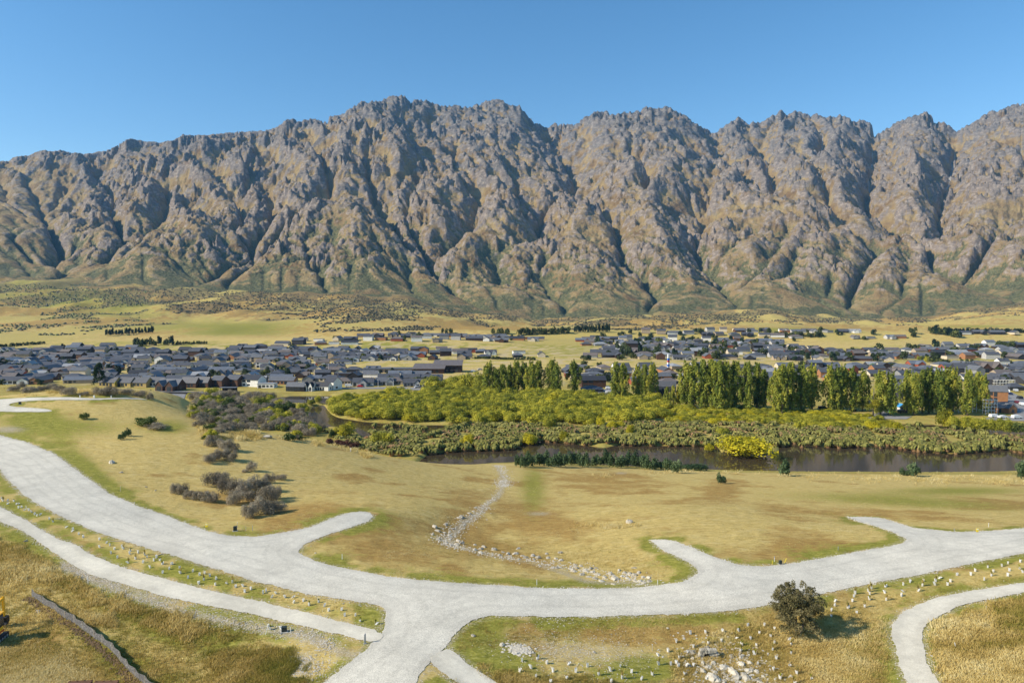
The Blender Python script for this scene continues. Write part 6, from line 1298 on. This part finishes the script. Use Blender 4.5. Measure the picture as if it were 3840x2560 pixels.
# ------------------------------------------------------------------ excavator at the left edge
EY = flat('machine_yellow', (.75, .40, .02), .4, .4, .05); ER = flat('machine_red', (.55, .03, .02), .4, .4, .05); EK = flat('machine_black', (.02, .02, .022), .6, .3); EO = flat('orange_beacon', (.9, .16, .02), .3, .5, .05)
x, y, z = at(-34, 2408); e = ob('excavator', None, None, (x, y, z), R(100)); tag(e, 'yellow and black mini excavator cut by the left frame edge', 'excavator')
for s in (-.85, .85):
    mb = MB(); prof = [(-1.2, .12), (-.95, 0), (.95, 0), (1.2, .12), (1.25, .38), (1.05, .6), (-1.05, .6), (-1.25, .38)]; mb.prism(prof, s - .2, s + .2); tr = ob('track', mb.build('track', EK), e)
    mb = MB()
    for k in range(5): mb.tube((-.85 + k * .42, s - .22, .27), (-.85 + k * .42, s + .22, .27), .15, n=10)
    ob('track_roller', mb.build('track_rollers', STEEL), tr)
mb = MB(); mb.box((-.25, 0, .75), (1.0, 1.3, .25)); ob('undercarriage', mb.build('undercarriage', EK), e)
mb = MB(); mb.box((-.35, 0, 1.2), (1.9, 1.75, .55), taper=.96); mb.box((-.35, 0, .95), (2.0, 1.8, .14), m=1); ob('house_body', mb.build('machine_body', [EY, ER]), e)
mb = MB(); mb.box((-1.15, 0, 1.3), (.5, 1.7, .8), taper=.9); mb.box((-1.15, 0, 1.05), (.53, 1.73, .2), m=1); ob('counterweight', mb.build('counterweight', [EY, EK]), e)
mb = MB(); mb.box((.2, -.35, 2.05), (1.15, 1.0, 1.25), taper=.88); cb = ob('cab', mb.build('cab', EK), e); mb = MB(); mb.box((.2, -.35, 2.1), (1.19, .9, .9), taper=.88); mb.box((.2, -.35, 2.1), (1.0, 1.04, .9), taper=.88); ob('cab_glass', mb.build('cab_glass', GLASS), cb)
mb = MB(); mb.box((.2, -.35, 2.74), (1.2, 1.05, .12)); ob('cab_roof', mb.build('cab_roof', EY), cb); mb = MB(); mb.tube((-.2, -.55, 2.8), (-.2, -.55, 3.02), .12, n=10); ob('beacon', mb.build('beacon', EO), cb)
mb = MB(); mb.prism([(.75, 1.3), (1.1, 1.2), (2.3, 3.0), (3.1, 3.1), (3.1, 3.35), (2.1, 3.3)], .25, .5); ob('boom', mb.build('boom', EY), e)
mb = MB(); mb.prism([(2.95, 3.45), (3.2, 3.4), (3.3, 1.2), (3.1, 1.2)], .28, .47); ob('dipper_arm', mb.build('dipper_arm', EY), e)
mb = MB(); mb.tube((1.0, .37, 1.5), (2.0, .37, 2.9), .07, n=8); ob('hydraulic_ram', mb.build('hydraulic_ram', STEEL), e)
mb = MB(); mb.prism([(2.75, 1.25), (3.35, 1.3), (3.5, .8), (3.2, .45), (2.75, .5), (2.95, .8)], 0, .75); ob('bucket', mb.build('bucket', EK), e)
# timber crates at the bottom edge
RUSTW = flat('rusty_brown_timber', (.16, .085, .05), .85, .15)
for px, lb in ((292, 'brown slatted timber crate at the bottom frame edge, left one'), (392, 'brown slatted timber crate at the bottom frame edge, right one')):
    x, y, z = at(px, 2606); e = ob('timber_crate', None, None, (x, y, z), .1); tag(e, lb, 'crate', 'timber crates at the bottom edge')
    for sx_ in (-.9, -.3, .3, .9):
        for sy_ in (-.5, .5): mb = MB(); mb.box((sx_, sy_, .5), (.09, .09, 1.12 + .1 * ((sx_ * 10) % 3 > 1))); ob('post', mb.build('crate_post', RUSTW), e)
    for k in range(5):
        for sy_ in (-.56, .56): mb = MB(); mb.box((0, sy_, .14 + k * .2), (2.0, .035, .14)); ob('slat', mb.build('crate_slat', RUSTW), e)
    mb = MB(); mb.box((0, 0, .98), (2.0, 1.1, .05)); ob('deck', mb.build('crate_deck', RUSTW), e)
# pale plank offcuts
for px, py, L, rz_, lb in [(214,1946,26,.15,'pale timber plank lying on the verge between the guards'),(440,2029,60,.02,'thin bleached branch lying along the road edge'),(600,2080,22,.9,'short dry stick at the road edge right of the branch')]:
    x, y, z = at(px, py); l = L * y / FPX; mb = MB(); mb.box((0, 0, .06), (l, .12 if L < 30 else .05, .08)); tag(ob('plank' if L == 26 else 'dry_branch', mb.build('plank', STAKE), None, (x, y, z), rz_), lb, 'timber')
# ------------------------------------------------------------------ vehicles
m, t, b = newmat('tyre_rubber', .8, .2); b.inputs['Base Color'].default_value = (.02, .02, .02, 1); TYRE = m
def carparts(kind):
    L, W_, hh_ = {'car': (4.5, 1.85, 1.45), 'suv': (4.8, 1.95, 1.8), 'van': (5.2, 2.0, 2.1)}[kind]; c_ = L/2; s = hh_ / 1.45
    P_ = {'car': [(-c_, .35), (-c_ + .1, .85), (-1.5, .95), (-.95, 1.42), (.75, 1.45), (1.55, .98), (c_ - .1, .82), (c_, .4)], 'suv': [(-c_, .4), (-c_ + .1, 1.0), (-2.1, 1.7), (.9, 1.8), (1.5, 1.15), (c_ - .1, 1.05), (c_, .45)], 'van': [(-c_, .4), (-c_ + .05, 1.9), (-2.3, 2.1), (1.2, 2.1), (1.9, 1.3), (c_ - .1, 1.15), (c_, .45)]}[kind]
    mb = MB(); mb.prism(P_, -W_/2, W_/2); body = mb.build('car_body', WHITE)
    mb = MB(); z0, z1 = .98 * s, hh_ - .1; x0, x1 = (-1.35, 1.05) if kind == 'car' else (-2.0, 1.1)
    mb.box(((x0 + x1)/2, 0, (z0 + z1)/2), (x1 - x0, W_ + .03, (z1 - z0) * .8), taper=.9); gl = mb.build('car_windows', GLASS)
    mb = MB(); mb.tube((0, -.11, 0), (0, .11, 0), .33, n=12); wh = mb.build('car_wheel', TYRE); return body, gl, wh, L, W_
CARM = {k: carparts(k) for k in ('car', 'suv', 'van')}
CARC = {k: flat(k + '_car_paint', v, .3, .5, .03) for k, v in {'white': (.78, .78, .76), 'red': (.50, .02, .02), 'navy': (.02, .03, .08), 'grey': (.18, .19, .20), 'black': (.015, .015, .018), 'silver': (.45, .46, .47), 'maroon': (.16, .02, .03)}.items()}
for px, py, kind, colr, rz_, lb in [(1308,1451,'van','white',.1,'white van parked on the street right of the tall white house'),(1350,1451,'car','red',0,'red car parked right of the white van on the front street'),(1565,1455,'car','silver',.5,'silver car at the end of the front street by the willows'),(2244,1470,'suv','red',.2,'red car parked in the gap between the poplar clumps'),(2284,1459,'suv','white',0,'white van-like car above the red car in the poplar gap'),(2284,1476,'suv','white',0,'white car right of the red car in the poplar gap'),
    (3749,1478,'suv','white',1.2,'white car leftmost on the right-hand street'),(3776,1472,'van','white',1.2,'white van behind the dark blue car on the right street'),(3787,1480,'car','navy',1.3,'dark blue car on the right-hand street'),(3776,1494,'car','grey',1.3,'grey car in the middle of the right-hand street'),(3824,1496,'suv','black',1.3,'black SUV on the right side of the right street'),(3813,1512,'car','maroon',1.2,'maroon car near the cedar house at the right edge'),(3832,1520,'suv','white',1.2,'white SUV at the frame edge below the maroon car'),(3808,1468,'suv','silver',1.2,'silver car at the top of the right-hand street'),
    (3728,1566,'suv','white',.1,'white utility car left in front of the unfinished cedar house'),(3760,1568,'car','white',.1,'white car in the middle before the unfinished cedar house'),(3812,1570,'suv','white',.1,'white utility car right in front of the unfinished house'),(3085,1536,'suv','black',0,'black car glimpsed under the poplars, left one'),(3195,1542,'car','navy',0,'dark car glimpsed under the poplars, right one'),(3383,1548,'suv','black',.1,'black car parked below the blue hut'),(1185,1372,'car','red',.4,'red car parked by the left end of the golf fairway'),(1215,1370,'car','white',.4,'white car right of the red one by the fairway'),(1775,1395,'suv','white',.3,'white car on the parking beside the school'),(1800,1388,'car','silver',.3,'silver car on the parking beside the school')]:
    x, y = map(float, on_plane(px, py, 1.3)); bd, gl, wh, L, W_ = CARM[kind]; z = float(H(x, y)); e = ob('parked_car', None, None, (x, y, z + .12), rz_); tag(e, lb, 'van' if kind == 'van' else 'car')
    setmat(ob('body', bd, e), CARC[colr]); ob('windows', gl, e)
    for sx_ in (-L * .31, L * .31):
        for sy_ in (-W_/2, W_/2): ob('wheel', wh, e, (sx_, sy_, .33))
# ------------------------------------------------------------------ street pieces in the town
def sheet(name, poly, dz, mat, grid=3.0):
    X, Y, Z = hit([p[0] for p in poly], [p[1] for p in poly], 1500); P_ = np.stack([X, Y], 1); out = []
    for i in range(len(P_)):
        k = max(1, int(np.linalg.norm(P_[(i+1) % len(P_)] - P_[i]) / grid)); out += [P_[i] + (P_[(i+1) % len(P_)] - P_[i]) * q / k for q in range(k)]
    return tag(ob(name, drape(name, np.array(out), dz, mat, grid)), kind='structure')
ASPH = gravelmat('pale_asphalt', (.20, .20, .195), (.26, .255, .25), (.33, .325, .315))
sheet('street', [(1258,1453),(1400,1452),(1500,1450),(1620,1457),(1660,1466),(1560,1463),(1480,1460),(1380,1458),(1255,1458)], .14, ASPH)
sheet('street', [(3700,1462),(3762,1458),(3800,1474),(3860,1500),(3930,1550),(3900,1580),(3700,1576),(3690,1566),(3800,1560),(3800,1520),(3750,1490),(3700,1480)], .14, ASPH)
sheet('street', [(2215,1478),(2290,1452),(2305,1452),(2310,1490),(2300,1500),(2230,1492)], .14, ASPH)
sheet('street', [(3290,1500),(3350,1560),(3420,1562),(3400,1572),(3000,1562),(2900,1552),(2860,1548),(2900,1546),(3280,1556),(3260,1520)], .14, ASPH)
sheet('street', [(580,1462),(640,1464),(720,1468),(860,1474),(860,1479),(700,1472),(560,1466)], .16, ASPH)
PINKS = flat('fresh_framing_timber', (.55, .28, .16), .8, .1)
def lattice(px, py, wpx, hpx, depth, lb, name, cat, mat, nx=4, nz=4, brace=True):
    x, y = map(float, on_plane(px, py, 1.3)); s = y / FPX; w, h_ = wpx * s, hpx * s; e = ob(name, None, None, (x, y, float(H(x, y))), .05); tag(e, lb, cat)
    for i in range(nx + 1):
        for yy in (-depth/2, depth/2): mb = MB(); mb.tube((-w/2 + w * i / nx, yy, 0), (-w/2 + w * i / nx, yy, h_), .09, n=5); ob('upright', mb.build('upright', mat), e)
    for k in range(1, nz + 1):
        for yy in (-depth/2, depth/2): mb = MB(); mb.tube((-w/2 - .3, yy, h_ * k / nz), (w/2 + .3, yy, h_ * k / nz), .08, n=5); ob('ledger', mb.build('ledger', mat), e)
        mb = MB(); mb.box((0, 0, h_ * k / nz - .25), (w, depth * .7, .06)); ob('platform', mb.build('platform', STAKE), e)
    if brace: mb = MB(); mb.tube((-w/2, -depth/2 - .05, 0), (w/2, -depth/2 - .05, h_), .07, n=5); ob('brace', mb.build('brace', mat), e)
    return e
lattice(3712, 1552, 46, 54, 2.0, 'pale scaffold tower standing left of the unfinished cedar house', 'scaffold', 'scaffolding', WHITE)
lattice(3762, 1446, 82, 22, 2.0, 'long low scaffold round a dark house at the car street', 'scaffold', 'scaffolding', WHITE, 7, 2)
lattice(2888, 1514, 36, 52, 8, 'reddish timber frame of a new house between poplar clumps', 'timber_framework', 'building frame', PINKS, 4, 3)
lattice(3620, 1545, 70, 44, 3.0, 'white scaffold glimpsed behind the rightmost poplar clump', 'scaffold', 'scaffolding', WHITE, 5, 3)
# striped mast
x, y = map(float, on_plane(2506, 1389, 1.3)); s = y / FPX; e = ob('striped_mast', None, None, (x, y, float(H(x, y))), .3); tag(e, 'tall mast wrapped in blue, white and red standing above the roofs', 'mast')
BLU_ = flat('blue_wrap', (.05, .17, .55), .5); REDP = flat('red_wrap', (.45, .05, .05), .5)
for k in range(8):
    mb = MB(); w = (2.6 - k * .12); mb.box((0, 0, (k + .5) * 62 * s / 8), (w * .8, w * .7, 62 * s / 8 - .02)); ob('mast_section', mb.build('mast_section', [BLU_, WHITE, BLU_, WHITE, REDP, BLU_, WHITE, WHITE][k]), e)
mb = MB(); mb.box((0, 0, .4), (6, 3, .8)); ob('base', mb.build('mast_base', CONC), e)
# playground
x, y = map(float, on_plane(3272, 1394, 1.3)); s = y / FPX; e = ob('play_tower', None, None, (x, y, float(H(x, y)))); tag(e, 'timber play tower with two pale slides behind the poplars', 'playground')
for sx_ in (-2, 2):
    for sy_ in (-2, 2): mb = MB(); mb.tube((sx_, sy_, 0), (sx_, sy_, 6), .18, n=6); ob('post', mb.build('tower_post', STAKE), e)
mb = MB(); mb.box((0, 0, 2.6), (4.4, 4.4, .2)); mb.box((0, -2.1, 3.3), (4.2, .1, 1.1)); ob('deck', mb.build('tower_deck', STAKE), e)
mb = MB(); mb.add([(-2.6,-2.6,5.8),(2.6,-2.6,5.8),(2.6,2.6,5.8),(-2.6,2.6,5.8),(0,0,7.6)], [(0,1,4),(1,2,4),(2,3,4),(3,0,4),(3,2,1,0)]); ob('roof', mb.build('tower_roof', flat('green_canvas', (.08, .14, .07), .7)), e)
for a_, b__ in (((-2, -1, 3.0), (-11, -3, .3)), ((5, 2, 6.8), (1.5, -8, .4))): mb = MB(); mb.tube(a_, b__, .75, n=8); ob('slide', mb.build('slide', flat('bleached_slide', (.55, .48, .36), .5)), e)
# blue hut and green tarp
x, y = map(float, on_plane(3374, 1540, 1.3)); s = y / FPX; e = ob('site_hut', None, None, (x, y, float(H(x, y))), .1); tag(e, 'small white hut with bright blue gable roof between the poplars', 'hut')
w, r = MB(), MB(); gable_walls(w, 5, 26 * s, 2.6, 1.3, 0, 0, math.pi/2); gable_roof(r, 5, 26 * s, 2.6, 1.3, 0, 0, math.pi/2); ob('wall', w.build('hut_wall', WM['white']), e); ob('roof', r.build('hut_roof', flat('bright_blue', (.06, .30, .62), .5)), e); f = ob('window', WIN[0][0], e, (0, -2.55, 1.5)); ob('pane', WIN[0][1], f)
x, y = map(float, on_plane(3345, 1547, 1.3)); mb = MB(); mb.box((0, 0, .9), (2.6, 2.0, 1.8), taper=.75); mb.box((0, 0, .1), (2.9, 2.3, .2)); tag(ob('site_skip', mb.build('site_skip', flat('lime_cover', (.12, .50, .06), .5)), None, (x, y, float(H(x, y)))), 'lime green covered skip left of the blue hut', 'skip')
# open pavilion by the left pond lawn, retaining wall, lamps
x, y = map(float, on_plane(858, 1470, 1.3)); s = y / FPX; e = ob('pavilion', None, None, (x, y, float(H(x, y))), .05); tag(e, 'dark open pavilion with flat roof on the lawn left of the pond', 'pavilion'); w = 56 * s
for sx_ in (-w/2 + .3, -w/6, w/6, w/2 - .3):
    for sy_ in (-1.8, 1.8): mb = MB(); mb.box((sx_, sy_, 1.4), (.2, .2, 2.8)); ob('post', mb.build('pavilion_post', WM['black']), e)
mb = MB(); mb.box((0, 0, 2.95), (w + 1, 5, .3)); ob('roof', mb.build('pavilion_roof', RM['slate grey']), e); mb = MB(); mb.box((0, 1.9, 1.3), (w, .12, 2.6)); ob('back_wall', mb.build('pavilion_wall', WM['black']), e); mb = MB(); mb.box((0, 0, .45), (w * .6, .6, .1)); ob('bench', mb.build('pavilion_bench', WM['brown timber']), e)
xa, ya = map(float, on_plane(612, 1478, 1.3)); xb, yb = map(float, on_plane(745, 1479, 1.3)); mb = MB(); mb.box(((xa + xb)/2, (ya + yb)/2, 1.9), (math.hypot(xb - xa, yb - ya), .4, 1.8), rz=math.atan2(yb - ya, xb - xa)); mb.box(((xa + xb)/2, (ya + yb)/2, 2.85), (math.hypot(xb - xa, yb - ya) + .3, .6, .12), rz=math.atan2(yb - ya, xb - xa))
tag(ob('retaining_wall', mb.build('retaining_wall', WM['charcoal'])), 'long dark low wall on the grass right of the left crest', 'wall')
for i, (px, py, h_) in enumerate([(1418,1452,28),(1476,1452,24),(1232,1398,34),(342,1312,20),(2952,1262,16)]):
    x, y = map(float, on_plane(px, py, 1.3)) if py > 1350 else at(px, py)[:2]; hh_ = h_ * y / FPX; e = ob('street_lamp', None, None, (x, y, float(H(x, y)))); tag(e, ['street lamp on the front street, left of two','street lamp on the front street, right of two','tall lamp post rising over roofs before the fairway','thin pale pole above the far edge of the left town','thin pole at the far edge of the right suburb'][i], 'street lamp')
    mb = MB(); mb.tube((0, 0, 0), (0, 0, hh_), .12, .07); ob('pole', mb.build('lamp_pole', WHITE), e); mb = MB(); mb.box((0, -.5, hh_), (.35, 1.3, .15)); ob('lamp_head', mb.build('lamp_head', WHITE), e)
for i, px in enumerate((1172, 1252)):
    x, y = map(float, on_plane(px, 1384, 1.3)); e = ob('goal_posts', None, None, (x, y, float(H(x, y)))); tag(e, ['white goal posts on the playing field, left pair','white goal posts on the playing field, right pair'][i], 'goal posts')
    for sx_ in (-2.2, 2.2): mb = MB(); mb.tube((sx_, 0, 0), (sx_, 0, 7), .12); ob('upright', mb.build('goal_upright', WHITE), e)
    mb = MB(); mb.tube((-2.2, 0, 3), (2.2, 0, 3), .1); ob('crossbar', mb.build('goal_crossbar', WHITE), e)
# orange digger on the far plot
x, y = map(float, on_plane(3686, 1391, 2)); e = ob('orange_digger', None, None, (x, y, float(H(x, y)))); tag(e, 'small orange digger on the plot above the right suburb', 'excavator')
mb = MB(); mb.box((0, 0, .4), (3, 2.2, .8)); ob('tracks', mb.build('digger_tracks', EK), e); mb = MB(); mb.box((-.3, 0, 1.6), (2.6, 2, 1.4), taper=.9); ob('body', mb.build('digger_body', EO), e); mb = MB(); mb.tube((1, 0, 2), (3.2, 0, 4), .25); mb.tube((3.2, 0, 4), (5, 0, 1.5), .2); ob('boom', mb.build('digger_boom', EO), e)
